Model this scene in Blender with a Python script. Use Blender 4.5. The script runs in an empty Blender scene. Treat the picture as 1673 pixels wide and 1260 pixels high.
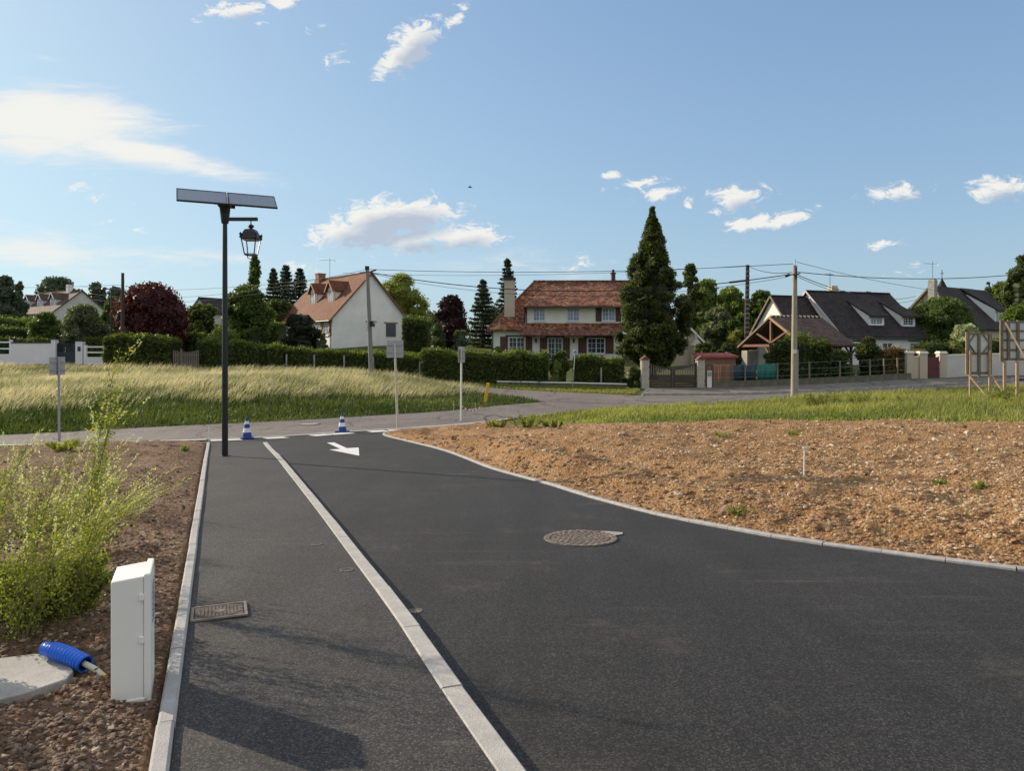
import bpy, math, random
import numpy as np
from mathutils import Vector, Matrix
random.seed(7); RNG = np.random.default_rng(11)
R = math.radians
F = 1200.0; CX = 836.5; HZ = 575.0      # focal length, centre and horizon of the photograph, in its own pixels
CAMZ = 1.7; SL = (626.0-HZ)/F            # eye height; the new road falls away from the viewer by this slope
col = bpy.context.scene.collection
sc = bpy.context.scene
# ---------------------------------------------------------------- camera, sky, sun, exposure
cam = bpy.data.cameras.new('camera'); camo = bpy.data.objects.new('camera', cam); col.objects.link(camo)
camo.location = (0, 0, CAMZ); camo.rotation_euler = (R(90), 0, 0)
cam.sensor_width = 36; cam.lens = 36*F/1673.0; cam.shift_y = -(630-HZ)/1673.0
cam.clip_start = 0.05; cam.clip_end = 8000
sc.camera = camo
SUN_EL = R(22.3); SX, SY = -0.870, 0.492     # towards the sun, on the map
n_ = math.hypot(SX, SY); SX /= n_; SY /= n_
sun = bpy.data.lights.new('sun', 'SUN'); suno = bpy.data.objects.new('sun', sun); col.objects.link(suno)
sun.energy = 5.0; sun.angle = R(0.55); sun.color = (1.0, 0.86, 0.67)
sd = Vector((SX*math.cos(SUN_EL), SY*math.cos(SUN_EL), math.sin(SUN_EL)))
suno.rotation_euler = sd.to_track_quat('Z', 'Y').to_euler()
sc.view_settings.view_transform = 'Standard'; sc.view_settings.look = 'None'
sc.view_settings.exposure = 0.22; sc.view_settings.gamma = 1.0; sc.view_settings.use_curve_mapping = False
world = bpy.data.worlds.new('World'); sc.world = world; world.use_nodes = True
def build_world():
    nt = world.node_tree; N = nt.nodes; L = nt.links; N.clear()
    out = N.new('ShaderNodeOutputWorld'); bg = N.new('ShaderNodeBackground'); bg.inputs[1].default_value = 0.15
    L.new(bg.outputs[0], out.inputs[0])
    sky = N.new('ShaderNodeTexSky'); sky.sky_type = 'NISHITA'; sky.sun_disc = False
    sky.sun_elevation = SUN_EL; sky.sun_rotation = math.atan2(SX, SY); sky.air_density = 1.0; sky.dust_density = 1.1; sky.ozone_density = 1.6
    tc = N.new('ShaderNodeTexCoord'); sep = N.new('ShaderNodeSeparateXYZ'); L.new(tc.outputs['Generated'], sep.inputs[0])
    def M(op, a, b=None, c=None, clamp=False):
        m = N.new('ShaderNodeMath'); m.operation = op; m.use_clamp = clamp
        for i, v in enumerate((a, b, c)):
            if v is None: continue
            if isinstance(v, (int, float)): m.inputs[i].default_value = v
            else: L.new(v, m.inputs[i])
        return m.outputs[0]
    X, Y, Z = sep.outputs
    yp = M('MAXIMUM', Y, 0.05)
    cv = N.new('ShaderNodeCombineXYZ'); L.new(M('DIVIDE', X, yp), cv.inputs[0]); L.new(M('DIVIDE', Z, yp), cv.inputs[1])
    uv = cv.outputs[0]
    def noise(scale, sx, sy, det, rough, dist=0.0, off=0.0):
        mp = N.new('ShaderNodeMapping'); mp.inputs['Scale'].default_value = (sx, sy, 1); mp.inputs['Location'].default_value = (off, off*.7, 0)
        L.new(uv, mp.inputs[0]); t = N.new('ShaderNodeTexNoise'); t.inputs['Scale'].default_value = scale
        t.inputs['Detail'].default_value = det; t.inputs['Roughness'].default_value = rough; t.inputs['Distortion'].default_value = dist
        L.new(mp.outputs[0], t.inputs['Vector']); return t
    warp = noise(5, 1, 1, 3, .55)
    wv = N.new('ShaderNodeVectorMath'); wv.operation = 'MULTIPLY_ADD'; L.new(warp.outputs['Color'], wv.inputs[0])
    wv.inputs[1].default_value = (.05, .028, 0); wv.inputs[2].default_value = (-.025, -.014, 0)
    ad = N.new('ShaderNodeVectorMath'); ad.operation = 'ADD'; L.new(uv, ad.inputs[0]); L.new(wv.outputs[0], ad.inputs[1])
    puffs = [(668,74,60,29,44,1.15),(650,98,52,20,30,1.1),(735,36,42,12,38,.8),(556,88,26,15,20,.62),(385,14,52,15,6,.95),(345,20,30,10,8,.6),(418,38,13,8,30,.6),
      (463,4,30,10,8,.9),(517,40,20,8,20,.35),(645,360,105,33,6,1.3),(590,382,92,25,0,1.15),(690,394,90,23,0,1.0),(748,388,70,22,10,.95),(775,392,56,17,4,.85),(997,289,15,7,10,.75),(1046,300,52,9,12,.7),
      (1075,318,34,10,5,.8),(1126,338,8,8,0,.55),(1200,325,56,20,12,.95),(1222,366,52,13,10,.95),(1285,355,56,11,15,.95),(1463,316,54,16,4,.85),
      (1636,311,60,20,6,1.05),(1440,395,54,8,6,.7),(940,434,30,12,25,.42),(1500,436,30,7,8,.35),(150,312,40,17,-10,.40),(162,363,30,7,0,.42),(478,438,42,15,12,.40),(218,378,30,8,0,.3)]
    wisps = [(85,200,200,58,-5,1.35),(220,248,210,24,-12,1.15),(60,165,140,34,0,1.0),(60,408,220,42,-3,.62),(260,415,280,16,-5,.45),(75,90,40,6,-10,.25),(820,440,400,30,-3,.2)]
    def field(lst, vec):
        acc = None
        for (px, py, rx, ry, ang, s) in lst:
            mp = N.new('ShaderNodeMapping'); mp.vector_type = 'TEXTURE'
            mp.inputs['Location'].default_value = ((px-CX)/F, (HZ-py)/F, 0); mp.inputs['Rotation'].default_value = (0, 0, R(ang))
            mp.inputs['Scale'].default_value = (rx/F*1.25, ry/F*1.35, 1); L.new(vec, mp.inputs[0])
            ln = N.new('ShaderNodeVectorMath'); ln.operation = 'LENGTH'; L.new(mp.outputs[0], ln.inputs[0])
            v = M('MULTIPLY_ADD', ln.outputs['Value'], -s, s)
            acc = v if acc is None else M('MAXIMUM', acc, v)
        return acc
    pf = field(puffs, ad.outputs[0]); wf = field(wisps, ad.outputs[0])
    n1 = noise(38, .85, 1.6, 12, .70, .8); n2 = noise(9, .9, 5.0, 8, .68, .6, 3.1)
    nf = n1.outputs['Fac']
    a1 = M('MULTIPLY_ADD', M('SUBTRACT', nf, .5), 5.0, M('SUBTRACT', M('MULTIPLY', M('MAXIMUM', pf, -1.2), 1.75), .34))
    r1 = N.new('ShaderNodeMapRange'); r1.interpolation_type = 'SMOOTHSTEP'; r1.inputs[1].default_value = 0.0; r1.inputs[2].default_value = .85; L.new(a1, r1.inputs[0])
    a2 = M('MULTIPLY_ADD', M('SUBTRACT', n2.outputs['Fac'], .5), 1.5, M('MULTIPLY', M('MAXIMUM', wf, -.6), 1.05))
    r2 = N.new('ShaderNodeMapRange'); r2.interpolation_type = 'SMOOTHSTEP'; r2.inputs[1].default_value = 0.05; r2.inputs[2].default_value = .95; r2.inputs[4].default_value = .92; L.new(a2, r2.inputs[0])
    al = M('MAXIMUM', M('MULTIPLY', r1.outputs[0], .93), r2.outputs[0])
    # unseen clouds added overhead and behind the viewer to whiten and lift the ambient light
    zp = M('MAXIMUM', Z, .06); c2 = N.new('ShaderNodeCombineXYZ'); L.new(M('DIVIDE', X, zp), c2.inputs[0]); L.new(M('DIVIDE', Y, zp), c2.inputs[1])
    t3 = N.new('ShaderNodeTexNoise'); t3.inputs['Scale'].default_value = 1.1; t3.inputs['Detail'].default_value = 7; t3.inputs['Roughness'].default_value = .55; L.new(c2.outputs[0], t3.inputs['Vector'])
    r3 = N.new('ShaderNodeMapRange'); r3.interpolation_type = 'SMOOTHSTEP'; r3.inputs[1].default_value = .43; r3.inputs[2].default_value = .56; L.new(t3.outputs['Fac'], r3.inputs[0])
    r4 = N.new('ShaderNodeMapRange'); r4.interpolation_type = 'SMOOTHSTEP'; r4.inputs[1].default_value = .05; r4.inputs[2].default_value = .25; L.new(Z, r4.inputs[0])
    front = M('MULTIPLY', M('GREATER_THAN', Y, .2), M('MULTIPLY', M('LESS_THAN', M('ABSOLUTE', M('DIVIDE', X, yp)), .76), M('LESS_THAN', M('DIVIDE', Z, yp), .52)))
    rest = M('MULTIPLY', M('MULTIPLY', r3.outputs[0], r4.outputs[0]), M('SUBTRACT', 1.0, front))
    al = M('MAXIMUM', M('MULTIPLY', al, M('GREATER_THAN', Y, .06)), rest)
    # underside of the thick clouds is greyer: tops are where the field falls off upward
    up = N.new('ShaderNodeVectorMath'); up.operation = 'ADD'; L.new(ad.outputs[0], up.inputs[0]); up.inputs[1].default_value = (-.010, .013, 0)
    pf2 = field([p for p in puffs if p[5] > .8], up.outputs[0])
    dn = M('SUBTRACT', M('MULTIPLY_ADD', M('SUBTRACT', n1.outputs['Fac'], .5), .5, pf2), .34)
    sh = M('MULTIPLY', M('MAXIMUM', dn, 0), 2.2, clamp=True)
    cc = N.new('ShaderNodeMix'); cc.data_type = 'RGBA'; L.new(sh, cc.inputs[0])
    cc.inputs[6].default_value = (5.3, 5.2, 4.9, 1); cc.inputs[7].default_value = (2.8, 3.2, 3.8, 1)
    def VM(op, a, b):
        m = N.new('ShaderNodeVectorMath'); m.operation = op
        for i, v in enumerate((a, b)):
            if isinstance(v, tuple): m.inputs[i].default_value = v
            else: L.new(v, m.inputs[i])
        return m.outputs[0]
    # soft shoulder: the photograph's sky keeps its blue where it is brightest
    soft = VM('DIVIDE', VM('MULTIPLY', sky.outputs[0], (1.50, 1.66, 2.12)), VM('ADD', VM('MULTIPLY', sky.outputs[0], (1/3.1, 1/3.94, 1/3.43)), (1,1,1)))
    mix = N.new('ShaderNodeMix'); mix.data_type = 'RGBA'; L.new(al, mix.inputs[0]); L.new(soft, mix.inputs[6]); L.new(cc.outputs[2], mix.inputs[7])
    L.new(mix.outputs[2], bg.inputs[0])
build_world()
# ---------------------------------------------------------------- numbers: noise, polylines, terrain
_T = np.random.default_rng(5).random((256, 256))
def vnoise(x, y, o=0):
    x = np.asarray(x, float)+o*17.31; y = np.asarray(y, float)+o*9.77
    xi = np.floor(x).astype(int); yi = np.floor(y).astype(int); fx = x-xi; fy = y-yi
    fx = fx*fx*(3-2*fx); fy = fy*fy*(3-2*fy)
    g = lambda i, j: _T[(xi+i) & 255, (yi+j) & 255]
    return (g(0,0)*(1-fx)+g(1,0)*fx)*(1-fy)+(g(0,1)*(1-fx)+g(1,1)*fx)*fy - .5
def fbm(x, y, n=4, o=0, gain=.5):
    s = 0; a = 1.0
    for k in range(n): s = s+a*vnoise(x*2**k, y*2**k, o+k); a *= gain
    return s
def sstep(a, b, x):
    t = np.clip((x-a)/(b-a), 0, 1); return t*t*(3-2*t)
def inside(P, x, y):
    x = np.asarray(x, float); y = np.asarray(y, float); r = np.zeros(x.shape, bool); n = len(P)
    for i in range(n):
        x0, y0 = P[i]; x1, y1 = P[(i+1) % n]
        if y0 == y1: continue
        c = ((y0 > y) != (y1 > y)) & (x < (x1-x0)*(y-y0)/(y1-y0)+x0); r ^= c
    return r
def pdist(P, x, y, closed=False):
    x = np.asarray(x, float); y = np.asarray(y, float); best = np.full(x.shape, 1e9)
    Q = list(P)+([P[0]] if closed else [])
    for (x0, y0), (x1, y1) in zip(Q[:-1], Q[1:]):
        dx, dy = x1-x0, y1-y0; l2 = dx*dx+dy*dy or 1e-9
        t = np.clip(((x-x0)*dx+(y-y0)*dy)/l2, 0, 1)
        best = np.minimum(best, np.hypot(x-x0-t*dx, y-y0-t*dy))
    return best
def sdist(P, x, y):                     # > 0 inside the polygon
    d = pdist(P, x, y, True); return np.where(inside(P, x, y), d, -d)
def resample(P, n, sp=None):
    P = np.array(P, float); d = np.r_[0, np.cumsum(np.hypot(*np.diff(P[:, :2], axis=0).T))]
    t = np.linspace(0, d[-1], n) if sp is None else np.asarray(sp)*d[-1]
    return np.stack([np.interp(t, d, P[:, k]) for k in range(P.shape[1])], 1)
def smooth(P, n=60):                    # Catmull-Rom
    P = [np.array(p, float) for p in P]; Q = []
    for i in range(len(P)-1):
        a = P[max(i-1, 0)]; b = P[i]; c = P[i+1]; d = P[min(i+2, len(P)-1)]
        for t in np.linspace(0, 1, 8, endpoint=False):
            Q.append(.5*((2*b)+(-a+c)*t+(2*a-5*b+4*c-d)*t*t+(-a+3*b-3*c+d)*t**3))
    Q.append(P[-1]); return resample(Q, n)
def near(px, py, h=0.0):                # a point of the new road's plane, or h above it
    d = (CAMZ-h)*F/(py-626.0); return ((px-CX)/F*d, d)
def far(px, py, z=-1.0):                # a point seen at a known height
    d = (CAMZ-z)*F/(py-HZ); return ((px-CX)/F*d, d)
def Wp(px, py, d): return ((px-CX)/F*d, d, CAMZ+(HZ-py)/F*d)
CP = [(-14,20.1,-.93),(-20,17,-.8),(-8,27,-1.0),(0,30,-1.0),(5,37,-1.0),(14,40,-1.0),(22,41,-.95),(30,44,-.8),(50,48,-.6),(-4,24,-1.0),(4,26,-1.0),
 (14,24,-1.02),(26,24,-1.0),(40,26,-.8),(10,32,-1.0),(22,32,-1.0),(-12,32,-.5),(-11,38,-.22),(-25,38,-.22),(-20,30,-.55),(-5,37,-.75),(-8,44,-.05),(-9,46,.03),(-2,41,-.88),(-3,46,-.6),(-32,50,.1),(-20,45,-.05),(2,42,-.95),(8,43,-.85),
 (-8,49,.05),(-18,52.5,.35),(-32,55,.6),(-60,56,.8),(-6,50,-.2),(2.6,49,-.55),(8.5,47,-.68),(15,47.5,-.62),(20,48.5,-.45),(27,50,-.2),(36,52,-.05),(5,66,1.0),(10,66,1.0),(-2,66,1.1),(-13,70,2.2),(-20,76,2.6),
 (24,60,.5),(34,63,.7),(55,88,2),(-30,60,.95),(-60,62,1.3),(-70,110,3.8),(-20,110,3.6),(40,120,3.0),(90,90,2.2),(100,50,.6),(60,20,-.6),(-40,20,-.8),(-60,30,-.3),(-90,-20,.2),(-40,-20,.3),(0,-30,1.2),(60,-30,.9),(-100,60,1.6)]
for _x in (-14,-7,0,7,16):
    for _y in (-10,0,8,15,20): CP.append((_x, _y, -SL*_y))
CP = np.array(CP, float); _n = len(CP)
def _U(r2): return np.where(r2 > 1e-12, r2*np.log(r2+1e-12), 0)
_K = _U((CP[:, None, 0]-CP[None, :, 0])**2+(CP[:, None, 1]-CP[None, :, 1])**2)
_A = np.zeros((_n+3, _n+3)); _A[:_n, :_n] = _K+np.eye(_n)*2.0; _P = np.c_[np.ones(_n), CP[:, :2]]; _A[:_n, _n:] = _P; _A[_n:, :_n] = _P.T
_w = np.linalg.solve(_A, np.r_[CP[:, 2], 0, 0, 0])
def _tps(x, y):
    s = _w[_n]+_w[_n+1]*x+_w[_n+2]*y
    for i in range(_n): s = s+_w[i]*_U((x-CP[i, 0])**2+(y-CP[i, 1])**2)
    return s
# the lines of the place
DV = np.array([-.3727, .928]); NR = np.array([.928, .3727]); K0 = np.array([-1.573, 3.218])
def st(s, t): p = K0+DV*s+NR*t; return (float(p[0]), float(p[1]))
SF = 18.7; SN = -9.0
KW = .078; FWW = 1.27; STR = .125
def tw(s): return float(np.interp(s, [-9,0,1.5,6,18.7], [1.20,1.356,1.405,1.44,1.47]))      # footway width up to the concrete strip
rk_px = [(775,693),(690,699.5),(648,703.5),(627,709),(634,714),(660,720),(720,735),(760,749),(800,765),(850,779.5),(900,793),(950,809),(1000,823),(1050,836),(1100,848),(1200,867),(1300,885),(1400,898),(1500,912),(1600,925),(1673,934)]
KR = [far(a, b, -1.01) if b < 712 else near(a, b) for a, b in rk_px]
KR = [(x, y) for x, y in smooth(KR+[(6.2,5.95),(9,5.1),(13,4.4),(22,3.8)], 240)]
E1 = [far(-500,752,-.8), far(0,733,-.92), far(340,721,-.97), far(460,715,-1), far(560,706,-1), far(700,697,-1), far(790,690,-1), far(1000,669,-1), far(1290,657,-1), far(1673,642,-.85), (60,50)]
E1 = [(-60,2)]+E1 if False else E1
E2 = [far(-500,727,-.8), far(0,712,-.92), far(340,697,-.98), far(600,683,-1), far(740,673,-1), far(820,662,-.97), (1.6,39.5)]
E1s = [tuple(p) for p in smooth(E1, 120)]; E2s = [tuple(p) for p in smooth(E2, 60)]
EF = [(1.6,39.5),(3.4,41.2),(7.6,42.9),(12,43.4),(17,44.6),(25,46.6),(34,49.6),(62,55)]
EFs = [tuple(p) for p in smooth(EF, 70)]
SS_N = [(2.6,38.6),(.6,41.0),(-3,43.8),(-8,47.2),(-18,50.8),(-32,53),(-62,54)]        # side street, edge nearer to us
SS_F = [(7,43.2),(3.2,45.4),(-2,47.8),(-8,50.6),(-18,54.4),(-32,56.3),(-62,57.5)]
SSn = [tuple(p) for p in smooth(SS_N, 60)]; SSf = [tuple(p) for p in smooth(SS_F, 60)]
CROSS = E1s+EFs[::-1]+E2s[::-1]
SIDE = SSn+SSf[::-1]
NEWROAD = [st(SF+.6, 0), st(SN, 0), (8,-9), (30,3.4)]+KR[::-1]
SOILR = KR+[(30,3.8),(40,20),(30,21),(22,20.6),(14,19.5),(8.5,21.5),(4.5,24.2),(1.0,27.5),(-1.0,28.3)]
SOILL = [st(SN, 0), st(SF, 0), (-10.4,20.9), (-14,18.0), (-18,14.5), (-30,10), (-30,-9)]
def gz(x, y):
    x = np.asarray(x, float); y = np.asarray(y, float); sh = x.shape
    x = x.ravel(); y = y.ravel()
    z = _tps(x, y); r = np.hypot(x, y-30); z = z+(4.2-z)*sstep(95, 170, r)
    z = -SL*y+(z+SL*y)*np.maximum(sstep(19, 25, y), sstep(20, 30, np.abs(x)))
    # the raised field right of the new road
    m = (x > -5) & (y > 2) & (y < 45)
    if m.any():
        xm, ym = x[m], y[m]; ins = inside(KR+[(60,3.8),(60,48)]+E1s[::-1][:80], xm, ym)
        dk = pdist(KR[::3], xm, ym); de = pdist(E1s[::3], xm, ym)
        a = (.31+.09*(1-sstep(6.6, 9, ym))+.26*sstep(10.5, 19, ym)-.42*sstep(20, 34, ym-.25*np.maximum(xm-8, 0))+.10*vnoise(xm*.35, ym*.35, 3)+.06*sstep(4,12,xm))*sstep(.12, .95+.6*vnoise(xm*.6, ym*.6, 8), dk)*sstep(.3, 12, de)
        z[m] += np.where(ins, a, 0)
    return z.reshape(sh)
def gz1(x, y): return float(gz(np.array([x]), np.array([y]))[0])
def soilz(x, y):                        # lumpy earth on top of the ground
    n = .055*fbm(x*1.3, y*1.3, 3, 1)+.040*fbm(x*5, y*5, 3, 2)
    return gz(x, y)+n
# ---------------------------------------------------------------- materials
MATS = {}
def newmat(name):
    m = bpy.data.materials.new(name); m.use_nodes = True; MATS[name] = m
    nt = m.node_tree; b = nt.nodes['Principled BSDF']; return m, nt, b
def nmap(nt, sc_=(1,1,1)):
    tc = nt.nodes.new('ShaderNodeTexCoord'); mp = nt.nodes.new('ShaderNodeMapping'); mp.inputs['Scale'].default_value = sc_
    nt.links.new(tc.outputs['Object'], mp.inputs[0]); return mp.outputs[0]
def nnoise(nt, vec, scale, det=4, rough=.6):
    t = nt.nodes.new('ShaderNodeTexNoise'); t.inputs['Scale'].default_value = scale; t.inputs['Detail'].default_value = det; t.inputs['Roughness'].default_value = rough
    nt.links.new(vec, t.inputs['Vector']); return t.outputs['Fac']
def nramp(nt, fac, stops):
    r = nt.nodes.new('ShaderNodeValToRGB'); e = r.color_ramp.elements
    while len(e) < len(stops): e.new(.5)
    for k, (p, c) in enumerate(stops): e[k].position = p; e[k].color = (*c, 1)
    nt.links.new(fac, r.inputs[0]); return r.outputs[0]
def nmix(nt, fac, a, b, mode='MIX'):
    m = nt.nodes.new('ShaderNodeMix'); m.data_type = 'RGBA'; m.blend_type = mode
    for i, v in ((0, fac), (6, a), (7, b)):
        if isinstance(v, (int, float)): m.inputs[i].default_value = v
        elif isinstance(v, tuple): m.inputs[i].default_value = (*v, 1)
        else: nt.links.new(v, m.inputs[i])
    return m.outputs[2]
def nbump(nt, b, h, strength, dist):
    n = nt.nodes.new('ShaderNodeBump'); n.inputs['Strength'].default_value = strength; n.inputs['Distance'].default_value = dist
    nt.links.new(h, n.inputs['Height']); nt.links.new(n.outputs[0], b.inputs['Normal'])
def mat(name, c, rough=.7, metal=0, var=.25, scale=3, bump=0, bscale=40, stretch=(1,1,1), c2=None, spec=.4, fine=0):
    if name in MATS: return MATS[name]
    m, nt, b = newmat(name); v = nmap(nt, stretch); n = nnoise(nt, v, scale, 6, .65)
    c2 = c2 or tuple(min(1, x*(1+var)) for x in c); c1 = tuple(x*(1-var) for x in c)
    colr = nramp(nt, n, [(.3, c1), (.5, c), (.7, c2)])
    if fine: colr = nmix(nt, fine, colr, nramp(nt, nnoise(nt, v, scale*25, 2), [(.3, (.1,.1,.1)), (.7, (1,1,1))]), 'OVERLAY')
    nt.links.new(colr, b.inputs['Base Color'])
    b.inputs['Roughness'].default_value = rough; b.inputs['Metallic'].default_value = metal; b.inputs['Specular IOR Level'].default_value = spec
    if bump: nbump(nt, b, nnoise(nt, v, bscale, 3), bump, .01)
    return m
def asphalt(name, c, grain, blotch, rough, cracks=False, fs=130):
    m, nt, b = newmat(name); v = nmap(nt)
    vo = nt.nodes.new('ShaderNodeTexVoronoi'); vo.inputs['Scale'].default_value = fs; nt.links.new(v, vo.inputs['Vector'])
    sepc = nt.nodes.new('ShaderNodeSeparateColor'); nt.links.new(vo.outputs['Color'], sepc.inputs[0])
    lo = tuple(x*(1-grain) for x in c); hi = tuple(x*(1+grain*2.4) for x in c)
    base = nramp(nt, sepc.outputs[0], [(0, lo), (.6, c), (.93, hi), (.96, tuple(x*(1+grain*3.6) for x in c))])
    bl = nramp(nt, nnoise(nt, v, .35, 6, .7), [(.3, (1-blotch,)*3), (.7, (1+blotch,)*3)])
    base = nmix(nt, 1.0, base, bl, 'MULTIPLY')
    bl2 = nramp(nt, nnoise(nt, nmap(nt, (.9,.12,1)), 2.2, 5, .7), [(.35, (1-blotch*.7,)*3), (.7, (1+blotch*.8,)*3)])
    base = nmix(nt, 1.0, base, bl2, 'MULTIPLY')
    # pale dust that settled in patches
    dust = nramp(nt, nnoise(nt, v, 1.1, 8, .8), [(.56, (0,0,0)), (.78, (.38,.38,.38))])
    base = nmix(nt, dust, base, (.17,.135,.10))
    mpr = nt.nodes.new('ShaderNodeMapping'); mpr.inputs['Rotation'].default_value = (0,0,R(32)); mpr.inputs['Scale'].default_value = (.12, 3.2, 1); nt.links.new(v, mpr.inputs[0])
    st1 = nramp(nt, nnoise(nt, mpr.outputs[0], 2.2, 6, .75), [(.56, (0,0,0)), (.72, (.30,.30,.30))]); st1 = nmix(nt, 1.0, st1, nramp(nt, nnoise(nt, v, .5, 3), [(.45, (0,0,0)), (.62, (1,1,1))]), 'MULTIPLY')
    base = nmix(nt, st1, base, (.22,.18,.14))
    if cracks:
        cr = nt.nodes.new('ShaderNodeTexVoronoi'); cr.feature = 'DISTANCE_TO_EDGE'; cr.inputs['Scale'].default_value = .28
        wn = nt.nodes.new('ShaderNodeTexNoise'); wn.inputs['Scale'].default_value = 1.5; wn.inputs['Detail'].default_value = 5; nt.links.new(v, wn.inputs['Vector'])
        ma = nt.nodes.new('ShaderNodeVectorMath'); ma.operation = 'MULTIPLY_ADD'; nt.links.new(wn.outputs['Color'], ma.inputs[0]); ma.inputs[1].default_value = (1.2,1.2,0); nt.links.new(v, ma.inputs[2])
        nt.links.new(ma.outputs[0], cr.inputs['Vector'])
        cf = nramp(nt, cr.outputs['Distance'], [(.004, (1,1,1)), (.012, (0,0,0))])
        base = nmix(nt, cf, base, (.035,.032,.03))
        patch = nt.nodes.new('ShaderNodeTexVoronoi'); patch.inputs['Scale'].default_value = .16; nt.links.new(ma.outputs[0], patch.inputs['Vector'])
        sp = nt.nodes.new('ShaderNodeSeparateColor'); nt.links.new(patch.outputs['Color'], sp.inputs[0])
        base = nmix(nt, nramp(nt, sp.outputs[0], [(.72, (0,0,0)), (.74, (.3,.3,.3))]), base, (.11,.085,.07))
    nt.links.new(base, b.inputs['Base Color']); b.inputs['Roughness'].default_value = rough; b.inputs['Specular IOR Level'].default_value = .30
    nbump(nt, b, sepc.outputs[0], .6, .005)
    return m
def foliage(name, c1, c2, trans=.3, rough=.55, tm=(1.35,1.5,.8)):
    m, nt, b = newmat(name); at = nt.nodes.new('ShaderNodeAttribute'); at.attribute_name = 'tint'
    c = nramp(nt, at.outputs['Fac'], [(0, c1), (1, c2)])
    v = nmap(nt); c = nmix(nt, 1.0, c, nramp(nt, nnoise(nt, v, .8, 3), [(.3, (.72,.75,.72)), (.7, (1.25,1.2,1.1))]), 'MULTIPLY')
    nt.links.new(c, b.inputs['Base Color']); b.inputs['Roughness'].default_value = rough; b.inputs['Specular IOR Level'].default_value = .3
    tr = nt.nodes.new('ShaderNodeBsdfTranslucent'); nt.links.new(nmix(nt, 1.0, c, tm, 'MULTIPLY'), tr.inputs[0])
    mx = nt.nodes.new('ShaderNodeMixShader'); mx.inputs[0].default_value = trans
    nt.links.new(b.outputs[0], mx.inputs[1]); nt.links.new(tr.outputs[0], mx.inputs[2]); nt.links.new(mx.outputs[0], nt.nodes['Material Output'].inputs[0])
    return m
def tiles(name, cols, rowh, pale=.0, rough=.8, sc2=1.0):
    """roof covering: rows along the slope (by height) and single tiles, mottled"""
    m, nt, b = newmat(name); v = nmap(nt, (1/.17, 1/.17, 1/rowh))
    vo = nt.nodes.new('ShaderNodeTexVoronoi'); vo.inputs['Scale'].default_value = 1.0; vo.inputs['Randomness'].default_value = .6; nt.links.new(v, vo.inputs['Vector'])
    sp = nt.nodes.new('ShaderNodeSeparateColor'); nt.links.new(vo.outputs['Color'], sp.inputs[0])
    v1 = nmap(nt); big = nnoise(nt, v1, .55*sc2, 5, .7)
    md = nt.nodes.new('ShaderNodeMath'); md.operation = 'MULTIPLY_ADD'; nt.links.new(sp.outputs[0], md.inputs[0]); md.inputs[1].default_value = .45
    nt.links.new(big, md.inputs[2]); ms = nt.nodes.new('ShaderNodeMath'); ms.operation = 'SUBTRACT'; nt.links.new(md.outputs[0], ms.inputs[0]); ms.inputs[1].default_value = .22
    c = nramp(nt, ms.outputs[0], [(.22, cols[0]), (.42, cols[1]), (.58, cols[2]), (.8, cols[3])])
    if pale: 
        pn = nnoise(nt, nmap(nt, (1.2, 1.2, 6)), 1.6, 5, .75); c = nmix(nt, nramp(nt, pn, [(.58, (0,0,0)), (.68, (pale,)*3)]), c, (.42,.33,.25))
    w = nt.nodes.new('ShaderNodeTexWave'); w.bands_direction = 'Z'; w.inputs['Scale'].default_value = .314/rowh; w.wave_profile = 'SAW'; nt.links.new(v1, w.inputs['Vector'])
    c = nmix(nt, .35, c, nramp(nt, w.outputs['Fac'], [(0, (.45,.45,.45)), (.25, (1,1,1))]), 'MULTIPLY')
    nt.links.new(c, b.inputs['Base Color']); b.inputs['Roughness'].default_value = rough; b.inputs['Specular IOR Level'].default_value = .25
    nbump(nt, b, w.outputs['Fac'], .5, .02)
    return m
def soilmat(name, c0, c1, c2, peb):
    m, nt, b = newmat(name); v = nmap(nt)
    n = nnoise(nt, v, 1.1, 8, .7); c = nramp(nt, n, [(.3, c0), (.5, c1), (.7, c2)])
    n2 = nnoise(nt, v, 22, 5, .75); c = nmix(nt, .8, c, nramp(nt, n2, [(.3, (.35,.33,.32)), (.5, (1,1,1)), (.72, (1.5,1.45,1.35))]), 'MULTIPLY')
    vo = nt.nodes.new('ShaderNodeTexVoronoi'); vo.inputs['Scale'].default_value = 26; nt.links.new(v, vo.inputs['Vector'])
    sp = nt.nodes.new('ShaderNodeSeparateColor'); nt.links.new(vo.outputs['Color'], sp.inputs[0])
    a = nramp(nt, sp.outputs[1], [(.62, (0,0,0)), (.7, (1,1,1))]); d = nramp(nt, vo.outputs['Distance'], [(.25, (1,1,1)), (.42, (0,0,0))])
    c = nmix(nt, nmix(nt, 1.0, a, d, 'MULTIPLY'), c, nramp(nt, sp.outputs[0], [(0, tuple(x*.6 for x in peb)), (1, peb)]))
    nt.links.new(c, b.inputs['Base Color']); b.inputs['Roughness'].default_value = .95; b.inputs['Specular IOR Level'].default_value = .15
    mm = nt.nodes.new('ShaderNodeMath'); mm.operation = 'SUBTRACT'; nt.links.new(n2, mm.inputs[0]); nt.links.new(vo.outputs['Distance'], mm.inputs[1])
    nbump(nt, b, mm.outputs[0], .9, .03); return m
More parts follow.
